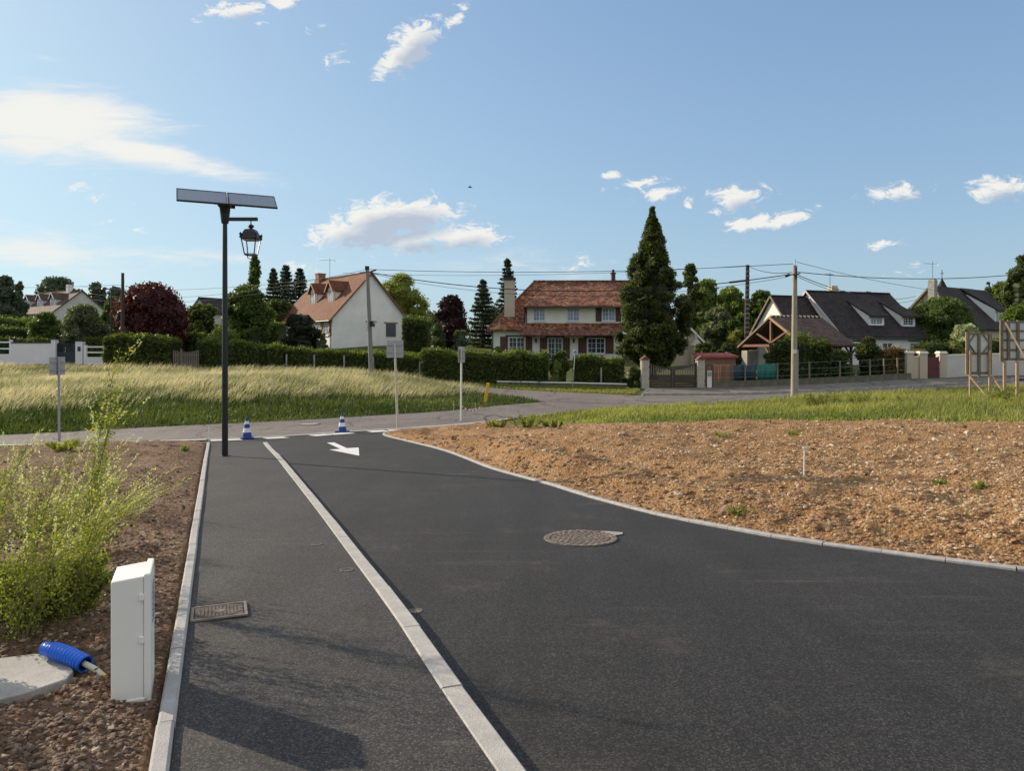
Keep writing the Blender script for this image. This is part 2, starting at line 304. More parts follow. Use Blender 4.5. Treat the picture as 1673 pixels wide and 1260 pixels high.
def stonemat(name, a, b2, c3):
    m, nt, b = newmat(name); at = nt.nodes.new('ShaderNodeAttribute'); at.attribute_name = 'tint'
    oi = nt.nodes.new('ShaderNodeObjectInfo'); s = nt.nodes.new('ShaderNodeMath'); s.operation = 'ADD'; nt.links.new(at.outputs['Fac'], s.inputs[0]); nt.links.new(oi.outputs['Random'], s.inputs[1])
    fr = nt.nodes.new('ShaderNodeMath'); fr.operation = 'FRACT'; nt.links.new(s.outputs[0], fr.inputs[0])
    c = nramp(nt, fr.outputs[0], [(0, a), (.5, b2), (1, c3)]); v = nmap(nt)
    c = nmix(nt, .5, c, nramp(nt, nnoise(nt, v, 30, 4), [(.3, (.5,.47,.44)), (.65, (1.2,1.15,1.1))]), 'MULTIPLY')
    nt.links.new(c, b.inputs['Base Color']); b.inputs['Roughness'].default_value = .85; nbump(nt, b, nnoise(nt, v, 60, 3), .5, .01); return m
def glassmat(name, c=(.03,.04,.05), rough=.06):
    m, nt, b = newmat(name); v = nmap(nt)
    nt.links.new(nramp(nt, nnoise(nt, v, .9, 2), [(.35, c), (.7, tuple(x*2.2 for x in c))]), b.inputs['Base Color']); b.inputs['Roughness'].default_value = rough
    b.inputs['Specular IOR Level'].default_value = .8; return m
asphalt('new_asphalt', (.0215,.0198,.0190), .60, .26, .70, fs=125)
asphalt('footway_asphalt', (.0400,.0370,.0345), .52, .20, .70, fs=125)
asphalt('old_asphalt', (.165,.145,.130), .3, .14, .8, cracks=True, fs=90)
mat('concrete', (.37,.355,.335), .85, var=.18, scale=6, bump=.3, bscale=70, fine=.25)
mat('kerb_concrete', (.35,.34,.33), .85, var=.16, scale=7, bump=.35, bscale=90, fine=.3)
mat('mossy_wall', (.13,.12,.085), .95, var=.4, scale=2, fine=.3); mat('iron_light', (.23,.185,.15), .7, metal=.2, var=.2, scale=9); mat('iron_dark', (.10,.082,.07), .85, var=.3, scale=9); mat('old_concrete', (.30,.28,.25), .9, var=.3, scale=2.5, bump=.3, fine=.3)
mat('white_paint', (.66,.66,.64), .65, var=.2, scale=9, fine=.35)
mat('red_paint', (.55,.09,.10), .6)
soilmat('soil_brown', (.10,.060,.036), (.17,.105,.065), (.27,.18,.115), (.46,.38,.29))
soilmat('soil_ochre', (.20,.108,.048), (.31,.175,.080), (.42,.27,.14), (.60,.48,.32))
stonemat('stone_ochre', (.27,.155,.07), (.44,.30,.16), (.60,.50,.36))
stonemat('stone_brown', (.11,.068,.045), (.20,.135,.09), (.42,.34,.26))
m, nt, b = newmat('ground_grass'); v = nmap(nt)
c = nramp(nt, nnoise(nt, v, .25, 8, .7), [(.3, (.055,.075,.022)), (.5, (.09,.105,.035)), (.7, (.17,.15,.07))])
nt.links.new(nmix(nt, .6, c, nramp(nt, nnoise(nt, v, 9, 4), [(.3, (.5,.5,.5)), (.7, (1.3,1.3,1.2))]), 'MULTIPLY'), b.inputs['Base Color']); b.inputs['Roughness'].default_value = .95; b.inputs['Specular IOR Level'].default_value = .1
foliage('meadow_straw', (.12,.17,.045), (.60,.56,.38), .40, tm=(1.2,1.12,.9)); foliage('verge_green', (.038,.062,.016), (.13,.155,.045), .34); foliage('field_green', (.105,.140,.030), (.36,.34,.11), .42)
foliage('weed_green', (.075,.115,.018), (.38,.40,.09), .45, tm=(1.35,1.4,.7)); foliage('flower_cream', (.45,.45,.25), (.70,.68,.45), .4); foliage('flower_yellow', (.65,.45,.03), (.8,.6,.05), .3)
foliage('dark_green', (.022,.038,.010), (.115,.150,.034), .32); foliage('mid_green', (.034,.062,.012), (.150,.195,.040), .36); foliage('bright_green', (.065,.105,.016), (.21,.26,.045), .40)
foliage('willow_green', (.16,.19,.03), (.36,.38,.09), .42); foliage('purple_leaf', (.026,.008,.010), (.16,.035,.032), .25); foliage('plum_leaf', (.018,.010,.012), (.06,.020,.022), .2)
foliage('blue_spruce', (.022,.036,.022), (.095,.120,.075), .2); foliage('conifer_green', (.016,.028,.008), (.12,.145,.030), .3); foliage('olive_leaf', (.07,.09,.045), (.19,.21,.11), .3)
foliage('pale_blossom', (.12,.17,.06), (.70,.70,.52), .3); foliage('yew_green', (.012,.020,.008), (.040,.050,.018), .15); foliage('hedge_green', (.026,.044,.010), (.15,.19,.035), .36)
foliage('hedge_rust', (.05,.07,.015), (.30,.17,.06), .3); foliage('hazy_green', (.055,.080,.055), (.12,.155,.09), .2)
mat('bark', (.085,.065,.05), .95, var=.35, scale=8, bump=.6, bscale=20)
mat('black_metal', (.010,.011,.014), .35, var=.1, spec=.5); mat('dark_metal', (.04,.045,.05), .5)
mat('galvanised', (.36,.37,.38), .45, metal=.6, var=.12); mat('alu_back', (.40,.40,.415), .55, metal=.3, var=.06, scale=2)
mat('beige_post', (.52,.47,.38), .6, var=.1); mat('plastic_white', (.74,.73,.69), .45, var=.04, scale=2, spec=.5); mat('box_cream', (.86,.82,.74), .5, var=.03, scale=2, spec=.5)
mat('blue_plastic', (.02,.16,.72), .35, var=.15, spec=.6); mat('cone_blue', (.012,.045,.20), .5, var=.15); mat('cone_white', (.72,.74,.78), .5, var=.1)
mat('yellow_plastic', (.80,.42,.02), .5, var=.08); mat('cable_grey', (.55,.53,.42), .6)
mat('iron', (.17,.135,.11), .75, metal=.3, var=.35, scale=9, c2=(.33,.27,.22), fine=.3); mat('joint_dark', (.05,.04,.035), .9)
mat('render_cream', (.88,.83,.70), .9, var=.10, scale=.8, fine=.08); mat('render_white', (.84,.82,.77), .9, var=.09, scale=.8, fine=.08); mat('render_grey', (.58,.54,.49), .9, var=.12, scale=.6, fine=.08); mat('render_beige', (.55,.45,.34), .9, var=.06, scale=.7, fine=.06)
mat('wall_white', (.78,.72,.69), .85, var=.05, scale=.8, fine=.06)
tiles('roof_brown', [(.095,.036,.018),(.150,.056,.027),(.18,.070,.035),(.22,.092,.048)], .11); tiles('roof_mottled', [(.055,.034,.026),(.13,.052,.030),(.29,.095,.042),(.37,.23,.145)], .13, .95, sc2=2.0)
tiles('roof_porch', [(.07,.04,.032),(.15,.06,.045),(.22,.09,.07),(.30,.17,.13)], .12, .7, sc2=3); tiles('roof_slate', [(.020,.015,.014),(.033,.025,.024),(.042,.033,.032),(.055,.045,.043)], .13); tiles('roof_dark_brown', [(.06,.04,.032),(.085,.055,.045),(.11,.075,.06),(.14,.10,.08)], .12)
mat('shutter_brown', (.12,.055,.035), .7, var=.25, scale=5, stretch=(8,8,.6)); mat('wood_brown', (.19,.095,.06), .8, var=.3, scale=4, stretch=(1,1,1)); mat('wood_dark', (.065,.048,.038), .85, var=.35, scale=5, stretch=(1,1,1))
mat('wood_pine', (.42,.29,.19), .8, var=.2, scale=5); mat('wood_weathered', (.19,.155,.12), .85, var=.25, scale=5); mat('wood_trim', (.33,.19,.09), .7, var=.15); mat('pole_wood', (.33,.28,.22), .9, var=.22, scale=3, stretch=(6,6,.7), fine=.2); mat('pole_dark', (.055,.04,.035), .9, var=.2, stretch=(6,6,.7)); mat('pole_grey', (.22,.21,.20), .9, var=.25, stretch=(6,6,.7), fine=.2)
mat('window_white', (.78,.78,.78), .5, var=.03); glassmat('glass'); glassmat('glass_curtain', (.16,.20,.26), .3)
mat('shutter_grey', (.10,.105,.12), .5, var=.05); mat('gate_navy', (.025,.035,.05), .45, var=.1); mat('gate_burgundy', (.12,.03,.04), .5, var=.15); mat('brick_red', (.30,.13,.09), .9, var=.3, scale=9, c2=(.36,.2,.14)); mat('stone_pale', (.52,.46,.37), .9, var=.25, scale=6, fine=.2)
mat('mortar', (.33,.29,.24), .95, var=.2); mat('tarp_green', (.02,.15,.12), .6, var=.3, scale=3); mat('tarp_navy', (.02,.05,.07), .6, var=.3, scale=3); mat('reed', (.25,.14,.09), .9, var=.35, scale=3, stretch=(12,12,.5)); mat('roof_red_sheet', (.42,.11,.09), .6, var=.2)
mat('board_white', (.58,.59,.58), .55, var=.03); mat('wire_black', (.012,.012,.014), .6); mat('car_silver', (.35,.37,.40), .3, metal=.5, var=.04); mat('tyre', (.015,.015,.016), .9); mat('sign_white', (.7,.72,.75), .5); mat('sign_blue', (.05,.09,.22), .5); mat('plastic_red', (.6,.06,.05), .5)
# solar cells: a fine pale grid over dark blue
m, nt, b = newmat('solar_cells'); v = nmap(nt); br = nt.nodes.new('ShaderNodeTexBrick'); br.offset = 0; br.inputs['Scale'].default_value = 1; br.inputs['Mortar Size'].default_value = .004
br.inputs['Brick Width'].default_value = .158; br.inputs['Row Height'].default_value = .165; br.inputs['Color1'].default_value = (.22,.235,.255,1); br.inputs['Color2'].default_value = (.23,.245,.265,1); br.inputs['Mortar'].default_value = (.27,.28,.30,1)
nt.links.new(v, br.inputs['Vector']); nt.links.new(br.outputs['Color'], b.inputs['Base Color']); b.inputs['Roughness'].default_value = .32; b.inputs['Specular IOR Level'].default_value = .8; b.inputs['Coat Weight'].default_value = .5; b.inputs['Coat Roughness'].default_value = .15
# ---------------------------------------------------------------- mesh helpers
class MB:
    def __init__(s): s.v = []; s.f = []
    def add(s, V, Fc):
        k = len(s.v); s.v += [tuple(map(float, p)) for p in V]; s.f += [tuple(i+k for i in f) for f in Fc]; return s
    def box(s, x0, x1, y0, y1, z0, z1):
        return s.add([(x,y,z) for z in (z0,z1) for y in (y0,y1) for x in (x0,x1)], [(0,2,3,1),(4,5,7,6),(0,1,5,4),(2,6,7,3),(0,4,6,2),(1,3,7,5)])
    def obox(s, o, u, v, w, ur, vr, wr):
        o, u, v, w = map(np.array, (o, u, v, w))
        V = [o+u*a+v*b_+w*c_ for c_ in wr for b_ in vr for a in ur]
        return s.add(V, [(0,2,3,1),(4,5,7,6),(0,1,5,4),(2,6,7,3),(0,4,6,2),(1,3,7,5)])
    def bar(s, a, b, w, h=None):        # straight timber between two points
        h = h or w; a = Vector(a); b = Vector(b); d = (b-a); L = d.length; d.normalize()
        u = d.cross(Vector((0,0,1)));
        if u.length < 1e-3: u = Vector((1,0,0))
        u.normalize(); n = u.cross(d)
        return s.obox(a, u, n, d, (-w/2, w/2), (-h/2, h/2), (0, L))
    def tube(s, P, r, n=8, cap=True):
        P = [Vector(p) for p in P]; r = r if hasattr(r, '__len__') else [r]*len(P); V = []; Fc = []
        pu = None
        for i, p in enumerate(P):
            d = (P[min(i+1, len(P)-1)]-P[max(i-1, 0)]).normalized()
            u = d.cross(Vector((0,0,1))) if pu is None else (pu-d*pu.dot(d))
            if u.length < 1e-3: u = Vector((1,0,0)) if abs(d.x) < .9 else Vector((0,1,0)); u = u-d*u.dot(d)
            u.normalize(); pu = u; w = d.cross(u)
            for k in range(n): a = 2*math.pi*k/n; V.append(p+(u*math.cos(a)+w*math.sin(a))*r[i])
        for i in range(len(P)-1):
            for k in range(n): Fc.append((i*n+k, i*n+(k+1) % n, (i+1)*n+(k+1) % n, (i+1)*n+k))
        if cap: Fc += [tuple(range(n))[::-1], tuple((len(P)-1)*n+k for k in range(n))]
        return s.add(V, Fc)
    def lathe(s, prof, n=16, c=(0,0,0)):
        V = []; Fc = []
        for (r, z) in prof:
            for k in range(n): a = 2*math.pi*k/n; V.append((c[0]+r*math.cos(a), c[1]+r*math.sin(a), c[2]+z))
        for i in range(len(prof)-1):
            for k in range(n): Fc.append((i*n+k, i*n+(k+1) % n, (i+1)*n+(k+1) % n, (i+1)*n+k))
        Fc += [tuple(range(n))[::-1], tuple((len(prof)-1)*n+k for k in range(n))]
        return s.add(V, Fc)
    def prism(s, P, off):               # planar polygon P thickened by vector off
        n = len(P); o = np.array(off, float); V = [np.array(p, float) for p in P]+[np.array(p, float)+o for p in P]
        return s.add(V, [tuple(range(n))[::-1], tuple(range(n, 2*n))]+[(i, (i+1) % n, n+(i+1) % n, n+i) for i in range(n)])
def link(o, parent=None):
    col.objects.link(o)
    if parent is not None: o.parent = parent
    return o
def tag(o, label=None, cat=None, group=None, kind=None):
    if label: o['label'] = label
    if cat: o['category'] = cat
    if group: o['group'] = group
    if kind: o['kind'] = kind
    return o
def thing(name, label, cat, loc=(0,0,0), rz=0.0, group=None):
    o = bpy.data.objects.new(name, None); o.empty_display_size = .2; col.objects.link(o); o.location = loc; o.rotation_euler = (0,0,rz)
    tag(o, label, cat, group); return o
def inv(root):
    c, s_ = math.cos(root.rotation_euler.z), math.sin(root.rotation_euler.z); l = root.location
    def f(p):
        x, y, z = p[0]-l.x, p[1]-l.y, p[2]-l.z; return (c*x+s_*y, -s_*x+c*y, z)
    return f
def topof(p):
    while p.parent: p = p.parent
    return p
def mesh_of(name, mb, m):
    me = bpy.data.meshes.new(name); me.from_pydata(mb.v, [], mb.f); me.materials.append(MATS[m]); me.update(); return me
def obj(name, mb, m, parent=None, world_=False, smooth=False, loc=None, rz=None, bevel=0):
    if world_ and parent is not None: g = inv(topof(parent)); mb.v = [g(p) for p in mb.v]
    me = mesh_of(name, mb, m); o = link(bpy.data.objects.new(name, me), parent)
    if smooth:
        me.polygons.foreach_set('use_smooth', [True]*len(me.polygons))
        try: me.set_sharp_from_angle(angle=R(40))
        except Exception: pass
    if loc: o.location = loc
    if rz: o.rotation_euler = (0,0,rz)
    if bevel: bv = o.modifiers.new('bevel', 'BEVEL'); bv.width = bevel; bv.segments = 2; bv.limit_method = 'ANGLE'
    return o
def share(name, me, parent, loc=(0,0,0), rot=(0,0,0), scale=(1,1,1)):
    o = bpy.data.objects.new(name, me); link(o, parent); o.location = loc; o.rotation_euler = rot; o.scale = scale; return o
def npmesh(name, V, Fq, m, parent=None, tint=None, smooth=False):
    """V (n,3), Fq (k,3|4) or list of those"""
    me = bpy.data.meshes.new(name); V = np.asarray(V, np.float32)
    fs = Fq if isinstance(Fq, list) else [Fq]; fs = [np.asarray(f, np.int32) for f in fs if len(f)]
    nl = sum(f.size for f in fs); npoly = sum(len(f) for f in fs)
    me.vertices.add(len(V)); me.vertices.foreach_set('co', V.ravel()); me.loops.add(nl); me.loops.foreach_set('vertex_index', np.concatenate([f.ravel() for f in fs]))
    me.polygons.add(npoly); tot = np.concatenate([np.full(len(f), f.shape[1], np.int32) for f in fs]); stt = np.r_[0, np.cumsum(tot)[:-1]].astype(np.int32)
    me.polygons.foreach_set('loop_start', stt)
    try: me.polygons.foreach_set('loop_total', tot)
    except Exception: pass
    me.polygons.foreach_set('use_smooth', np.full(npoly, smooth)); me.materials.append(MATS[m]); me.update(calc_edges=True)
    if tint is not None:
        a = me.attributes.new('tint', 'FLOAT', 'FACE'); a.data.foreach_set('value', np.asarray(tint, np.float32))
    return link(bpy.data.objects.new(name, me), parent)
def rnd(n): return RNG.random(n)
def unit(n):
    v = RNG.normal(size=(n, 3)); return v/np.linalg.norm(v, axis=1)[:, None]
def leaves(P, size, out=None, bias=.6, aspect=.5):
    """one rhombic leaf (or leaf spray) per point"""
    n = len(P); nn = unit(n)
    if out is not None: nn = nn+out*bias; nn /= np.linalg.norm(nn, axis=1)[:, None]+1e-9
    t = np.cross(nn, unit(n)); t /= np.linalg.norm(t, axis=1)[:, None]+1e-9; b = np.cross(nn, t)
    s = (np.asarray(size)*(.55+.8*rnd(n)))[:, None]
    V = np.stack([P-t*s, P+b*s*aspect+nn*s*.12, P+t*s, P-b*s*aspect+nn*s*.12], 1).reshape(-1, 3)
    return V, np.arange(4*n).reshape(n, 4)
_ico = None
def ico():
    t = (1+5**.5)/2; v = np.array([(-1,t,0),(1,t,0),(-1,-t,0),(1,-t,0),(0,-1,t),(0,1,t),(0,-1,-t),(0,1,-t),(t,0,-1),(t,0,1),(-t,0,-1),(-t,0,1)], float); v /= np.linalg.norm(v[0])
    f = np.array([(0,11,5),(0,5,1),(0,1,7),(0,7,10),(0,10,11),(1,5,9),(5,11,4),(11,10,2),(10,7,6),(7,1,8),(3,9,4),(3,4,2),(3,2,6),(3,6,8),(3,8,9),(4,9,5),(2,4,11),(6,2,10),(8,6,7),(9,8,1)])
    return v, f
def ico2():
    v, f = ico(); v = [tuple(p) for p in v]; mid = {}; nf = []
    def md(a, b):
        k = (min(a, b), max(a, b))
        if k not in mid: p = (np.array(v[a])+np.array(v[b]))/2; p /= np.linalg.norm(p); mid[k] = len(v); v.append(tuple(p))
        return mid[k]
    for a, b, c_ in f: x, y, z = md(a,b), md(b,c_), md(c_,a); nf += [(a,x,z),(b,y,x),(c_,z,y),(x,y,z)]
    return np.array(v), np.array(nf)
IV, IF = ico(); IV2, IF2 = ico2()
def clump_mesh(C, Rr, n, lsize, aspect=.5, core=.72, bias=.7, zs=.9, weight=None):
    """C (k,3) clump centres with radii Rr; n leaves near their surfaces plus a dark inner mass of the same leaf colour"""
    C = np.asarray(C, float); Rr = np.asarray(Rr, float); k = len(C)
    p = Rr**2; p = p/p.sum(); idx = RNG.choice(k, n, p=p); d = unit(n); rr = .60+.60*rnd(n)**1.2
    P = C[idx]+d*np.array([1, 1, zs])*(Rr[idx]*rr)[:, None]
    V, Fq = leaves(P, lsize, d, bias, aspect); ct = RNG.random(k)
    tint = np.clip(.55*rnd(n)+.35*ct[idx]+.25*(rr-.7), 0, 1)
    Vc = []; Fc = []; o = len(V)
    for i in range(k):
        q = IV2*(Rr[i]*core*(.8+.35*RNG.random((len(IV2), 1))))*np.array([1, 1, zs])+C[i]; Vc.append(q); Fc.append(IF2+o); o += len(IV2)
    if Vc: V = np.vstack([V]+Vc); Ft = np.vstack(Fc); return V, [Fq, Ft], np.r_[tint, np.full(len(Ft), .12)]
    return V, [Fq], tint
def bark_mesh(base, top, r0, limbs, rng=random):
    mb = MB(); b = Vector(base); t = Vector(top); pts = [b.lerp(t, k/5)+Vector((rng.uniform(-1,1), rng.uniform(-1,1), 0))*r0*.5*(k > 0) for k in range(6)]
    mb.tube(pts, [r0*(1.25 if k == 0 else 1)*(1-.8*k/5)+.012 for k in range(6)], 8)
    for (f, e) in limbs:
        p = b.lerp(t, f); e = Vector(e); m_ = p.lerp(e, .5)+Vector((0,0,-.06*(e-p).length)); mb.tube([p, m_, e], [r0*.5*(1-f*.5), r0*.32, r0*.08+.006], 6)
    return mb
def px_base(px, d): x = (px-CX)/F*d; return x, d
def tree(name, label, px, pyt, w, d, m, prof, n=5000, leaf=.16, nc=40, trunk=.14, base=None, clumpr=.26, group=None, cat='tree', core=.72, aspect=.5, z0=None, sq=1.0, lean=0, bare=0.0):
    """crown silhouette: prof = [(height fraction, radius fraction)], top seen at pixel row pyt, w pixels wide, d metres away"""
    x, y = px_base(px, d); g = gz1(x, y) if z0 is None else z0; top = CAMZ+(HZ-pyt)/F*d; H = top-g; Rm = w/2/F*d
    root = thing(name, label, cat, (x, y, g), 0, group)
    hf = [p[0] for p in prof]; rf = [p[1] for p in prof]; lo = hf[0]; C = []; Rs = []
    for i in range(nc):
        h = lo+(1-lo)*(i+.5)/nc if i % 3 else lo+(1-lo)*RNG.random()
        r = np.interp(h, hf, rf)*Rm; cr = max(.045*Rm, min(clumpr*Rm*(.7+.6*RNG.random()), r*.8 if r > .3 else .3*Rm*clumpr+.05)); a = RNG.random()*2*math.pi
        rad = max(0, r-cr)*(.55+.5*RNG.random()**.5)*(1+.16*math.sin(a*3+h*11+px)); z = min(h*H, H-cr*.75); C.append((rad*math.cos(a)+lean*h, rad*math.sin(a)*sq, z)); Rs.append(cr)
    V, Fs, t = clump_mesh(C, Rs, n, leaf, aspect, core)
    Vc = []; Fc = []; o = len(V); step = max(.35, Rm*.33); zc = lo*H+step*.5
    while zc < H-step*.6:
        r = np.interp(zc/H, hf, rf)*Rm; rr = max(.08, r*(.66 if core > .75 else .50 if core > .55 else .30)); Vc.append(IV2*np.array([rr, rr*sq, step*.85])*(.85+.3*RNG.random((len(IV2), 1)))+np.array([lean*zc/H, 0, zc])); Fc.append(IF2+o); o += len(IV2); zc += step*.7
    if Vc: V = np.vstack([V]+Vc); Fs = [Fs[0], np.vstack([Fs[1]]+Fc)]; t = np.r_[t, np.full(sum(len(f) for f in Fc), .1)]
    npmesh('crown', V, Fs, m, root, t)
    if trunk:
        lim = [(.25+.4*random.random(), C[i]) for i in range(0, min(nc, 24), 3)]
        obj('trunk', bark_mesh((0,0,-.3), (lean*.8,0,H*.8), trunk, lim), 'bark', root)
    return root
ROUND = [(.18,.55),(.3,.85),(.5,1),(.7,.92),(.85,.68),(1,.3)]; OVAL = [(.12,.5),(.3,.9),(.5,1),(.75,.8),(.9,.5),(1,.15)]
BUSH = [(0,.8),(.2,.98),(.5,1),(.8,.8),(1,.4)]; COL = [(.03,.5),(.2,.9),(.5,1),(.8,.75),(1,.1)]; CONE = [(.03,1),(.2,.9),(.5,.62),(.75,.34),(1,.03)]; DOME = [(0,.9),(.3,1),(.6,.93),(.85,.65),(1,.25)]
def spruce(name, label, px, pyt, w, d, m, n=4000, leaf=.2, group=None, lo=.05):
    x, y = px_base(px, d); g = gz1(x, y); H = CAMZ+(HZ-pyt)/F*d-g; Rm = w/2/F*d
    root = thing(name, label, 'tree', (x, y, g), 0, group); P = []; T = []; mb = MB()
    mb.tube([(0,0,-.3),(0,0,H*.6),(0,0,H)], [.16,.09,.015], 7)
    nb = int(n/44)
    for i in range(nb):
        h = lo+(1-lo)*(i/nb)**.95; wh = .42/H; h = min(.985, round(h/wh)*wh+random.uniform(-.12,.12)*wh); r = Rm*(1-h)**.78*(.70+.62*random.random())+.10; a = i*2.4+random.random(); k = 44
        t = np.linspace(.12, 1, k); dz = -.28*r*t+.30*r*t**2+ (.03*RNG.normal(size=k)); sp = .07+.20*r*t*(1-t)*1.6
        P.append(np.stack([np.cos(a)*r*t+RNG.normal(size=k)*sp*.5, np.sin(a)*r*t+RNG.normal(size=k)*sp*.5, h*H+dz+RNG.normal(size=k)*sp*.22], 1)); T.append(np.clip(.25+.5*t*RNG.random(k)+.2*random.random(), 0, 1))
        if i % 3 == 0: mb.tube([(0,0,h*H), (math.cos(a)*r*.8, math.sin(a)*r*.8, h*H-.08*r)], [.03,.008], 4)
    P = np.vstack(P); V, Fq = leaves(P, leaf, np.tile([0,0,1.0], (len(P),1)), .8, .42)
    npmesh('crown', V, Fq, m, root, np.concatenate(T)); obj('trunk', mb, 'bark', root); return root
def hedge(label, pts, h, thick, m, n, leaf=.09, posts=None, name='hedge', cat='hedge', wob=.15, lit_top=0.0, group=None, z=None, zoff=0):
    """clipped hedge along world points (x, y); h = height or list"""
    P = resample([(p[0], p[1]) for p in pts], 40); hh = np.interp(np.linspace(0, 1, 40), np.linspace(0, 1, len(np.atleast_1d(h))), np.atleast_1d(h))
    x0, y0 = P[0]; g0 = gz1(x0, y0)+zoff; root = thing(name, label, cat, (x0, y0, g0), 0, group)
    L = np.r_[0, np.cumsum(np.hypot(*np.diff(P, axis=0).T))]; Lt = L[-1]
    def at(l):
        X = np.interp(l, L, P[:, 0]); Y = np.interp(l, L, P[:, 1]); H = np.interp(l, L, hh)
        dx = np.interp(l, L, np.gradient(P[:, 0])); dy = np.interp(l, L, np.gradient(P[:, 1])); q = np.hypot(dx, dy); return X, Y, H, dx/q, dy/q
    l = rnd(n)*Lt; X, Y, H, dx, dy = at(l); nx, ny = dy, -dx; side = rnd(n); hm = float(np.mean(hh))
    wt = thick/(thick+2*hm)*1.5; top = side < wt
    u = np.where(top, rnd(n)*2-1, np.where(rnd(n) < .68, 1, -1)*(1+(rnd(n)-.6)*.30)); zz = np.where(top, 1+(rnd(n)-.45)*.10+.16*rnd(n)**7, rnd(n)**.85)
    wv = 1+wob*2*vnoise(l*1.3, l*0+3)+wob*1.2*vnoise(l*4.1, l*0+7)
    Pz = gz(X, Y)+zoff if z is None else np.full(n, z); ht = H*(1+wob*1.1*vnoise(l*.9, l*0+5)+wob*.8*vnoise(l*3.7, u*2+1))
    PP = np.stack([X+nx*u*thick/2*wv, Y+ny*u*thick/2*wv, Pz+zz*ht], 1)
    out = np.where(top[:, None], [[0,0,1.0]], np.stack([nx*u, ny*u, 0*u], 1)); V, Fq = leaves(PP, leaf, out, .7)
    tint = np.clip(.6*rnd(n)+.25*(vnoise(l*1.5, zz*3)+.5)+np.where(zz > .9, .2+lit_top, 0), 0, 1)  # leaves along the top tinted lighter: sunlight put into the hedge colour
    # inner mass
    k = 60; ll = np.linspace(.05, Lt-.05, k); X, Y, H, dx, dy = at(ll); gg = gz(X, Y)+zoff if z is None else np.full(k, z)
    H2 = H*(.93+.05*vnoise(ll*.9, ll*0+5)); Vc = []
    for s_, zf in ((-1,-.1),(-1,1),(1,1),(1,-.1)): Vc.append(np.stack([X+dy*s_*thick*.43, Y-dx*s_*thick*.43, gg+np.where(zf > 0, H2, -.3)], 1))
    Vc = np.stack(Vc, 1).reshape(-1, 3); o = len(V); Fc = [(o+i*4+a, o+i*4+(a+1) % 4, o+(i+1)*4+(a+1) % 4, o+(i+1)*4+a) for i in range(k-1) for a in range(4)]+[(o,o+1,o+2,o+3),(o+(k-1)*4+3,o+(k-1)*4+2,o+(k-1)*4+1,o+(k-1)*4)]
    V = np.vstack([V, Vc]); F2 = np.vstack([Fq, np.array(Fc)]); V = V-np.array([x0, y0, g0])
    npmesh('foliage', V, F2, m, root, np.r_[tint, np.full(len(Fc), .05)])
    if posts:
        pm = mesh_of('post', MB().box(-.05,.05,-.05,.05,-.2,posts[1]), 'old_concrete')
        for q in posts[0]:
            X, Y, H, dx, dy = at(np.array([q*Lt])); xx, yy = float(X[0]+dy[0]*(thick/2+.12)), float(Y[0]-dx[0]*(thick/2+.12)); share('post', pm, root, (xx-x0, yy-y0, gz1(xx, yy)-g0))
    return root
# ---------------------------------------------------------------- the setting: ground, roads, kerbs, soil
def sheet(name, A, B, nu, nv, off, m, parent=None):
    A = resample(A, nu); B = resample(B, nu); t = np.linspace(0, 1, nv)[None, :, None]; G = A[:, None, :]*(1-t)+B[:, None, :]*t
    X, Y = G[..., 0].ravel(), G[..., 1].ravel(); Z = gz(X, Y)+(off(X, Y) if callable(off) else off)
    i = np.arange(nu-1)[:, None]*nv+np.arange(nv-1)[None, :]; Fq = np.stack([i, i+nv, i+nv+1, i+1], -1).reshape(-1, 4)
    a = V3 = np.stack([X, Y, Z], 1); q = Fq[len(Fq)//2]; nrm = np.cross(a[q[1]]-a[q[0]], a[q[3]]-a[q[0]])
    if nrm[2] < 0: Fq = Fq[:, ::-1]
    return npmesh(name, V3, Fq, m, parent, smooth=True)
def geo(a, b, k):
    r = [a]
    while r[-1] < b: r.append(r[-1]*k)
    return r
gx = np.r_[[-x for x in geo(56, 3000, 1.12)][::-1], np.arange(-54, 56, .6), geo(57, 3000, 1.12)]
gy = np.r_[[-x for x in geo(12, 3000, 1.2)][::-1], np.arange(-11, 76, .6), geo(77, 3500, 1.10)]
GX, GY = np.meshgrid(gx, gy); X, Y = GX.ravel(), GY.ravel(); Z = gz(X, Y)
hard = np.zeros(X.shape)
for Pp in (CROSS, SIDE, NEWROAD, SOILR, SOILL): hard = np.maximum(hard, sstep(.0, .7, sdist(Pp, X, Y)))
Z = Z-.22*hard+.05*vnoise(X*.8, Y*.8)*(1-hard)-.02
i = np.arange(len(gy)-1)[:, None]*len(gx)+np.arange(len(gx)-1)[None, :]; Fq = np.stack([i, i+1, i+len(gx)+1, i+len(gx)], -1).reshape(-1, 4)
tag(npmesh('ground', np.stack([X, Y, Z], 1), Fq, 'ground_grass', smooth=True), kind='structure')
fw_off = lambda x, y: .07*(1-sstep(12.5, 17.5, (x-K0[0])*DV[0]+(y-K0[1])*DV[1]))+.005
fwz = lambda x, y: gz1(x, y)+float(fw_off(np.array([x]), np.array([y]))[0])
tag(sheet('footway', [st(SF+.1, KW), st(SN, KW)], [st(s_, tw(s_)) for s_ in (SF+.1,15,10,6,4,2.5,1.5,.7,0,SN)], 90, 6, fw_off, 'footway_asphalt'), kind='structure')
LA = [st(s_, tw(s_)+.05) for s_ in (SF+.5,15,10,6,4,2.5,1.5,.7,0,SN)]
RA = [KR[14]]+[KR[k] for k in range(26, 240, 4)]+[KR[-1], (30,3.2)]
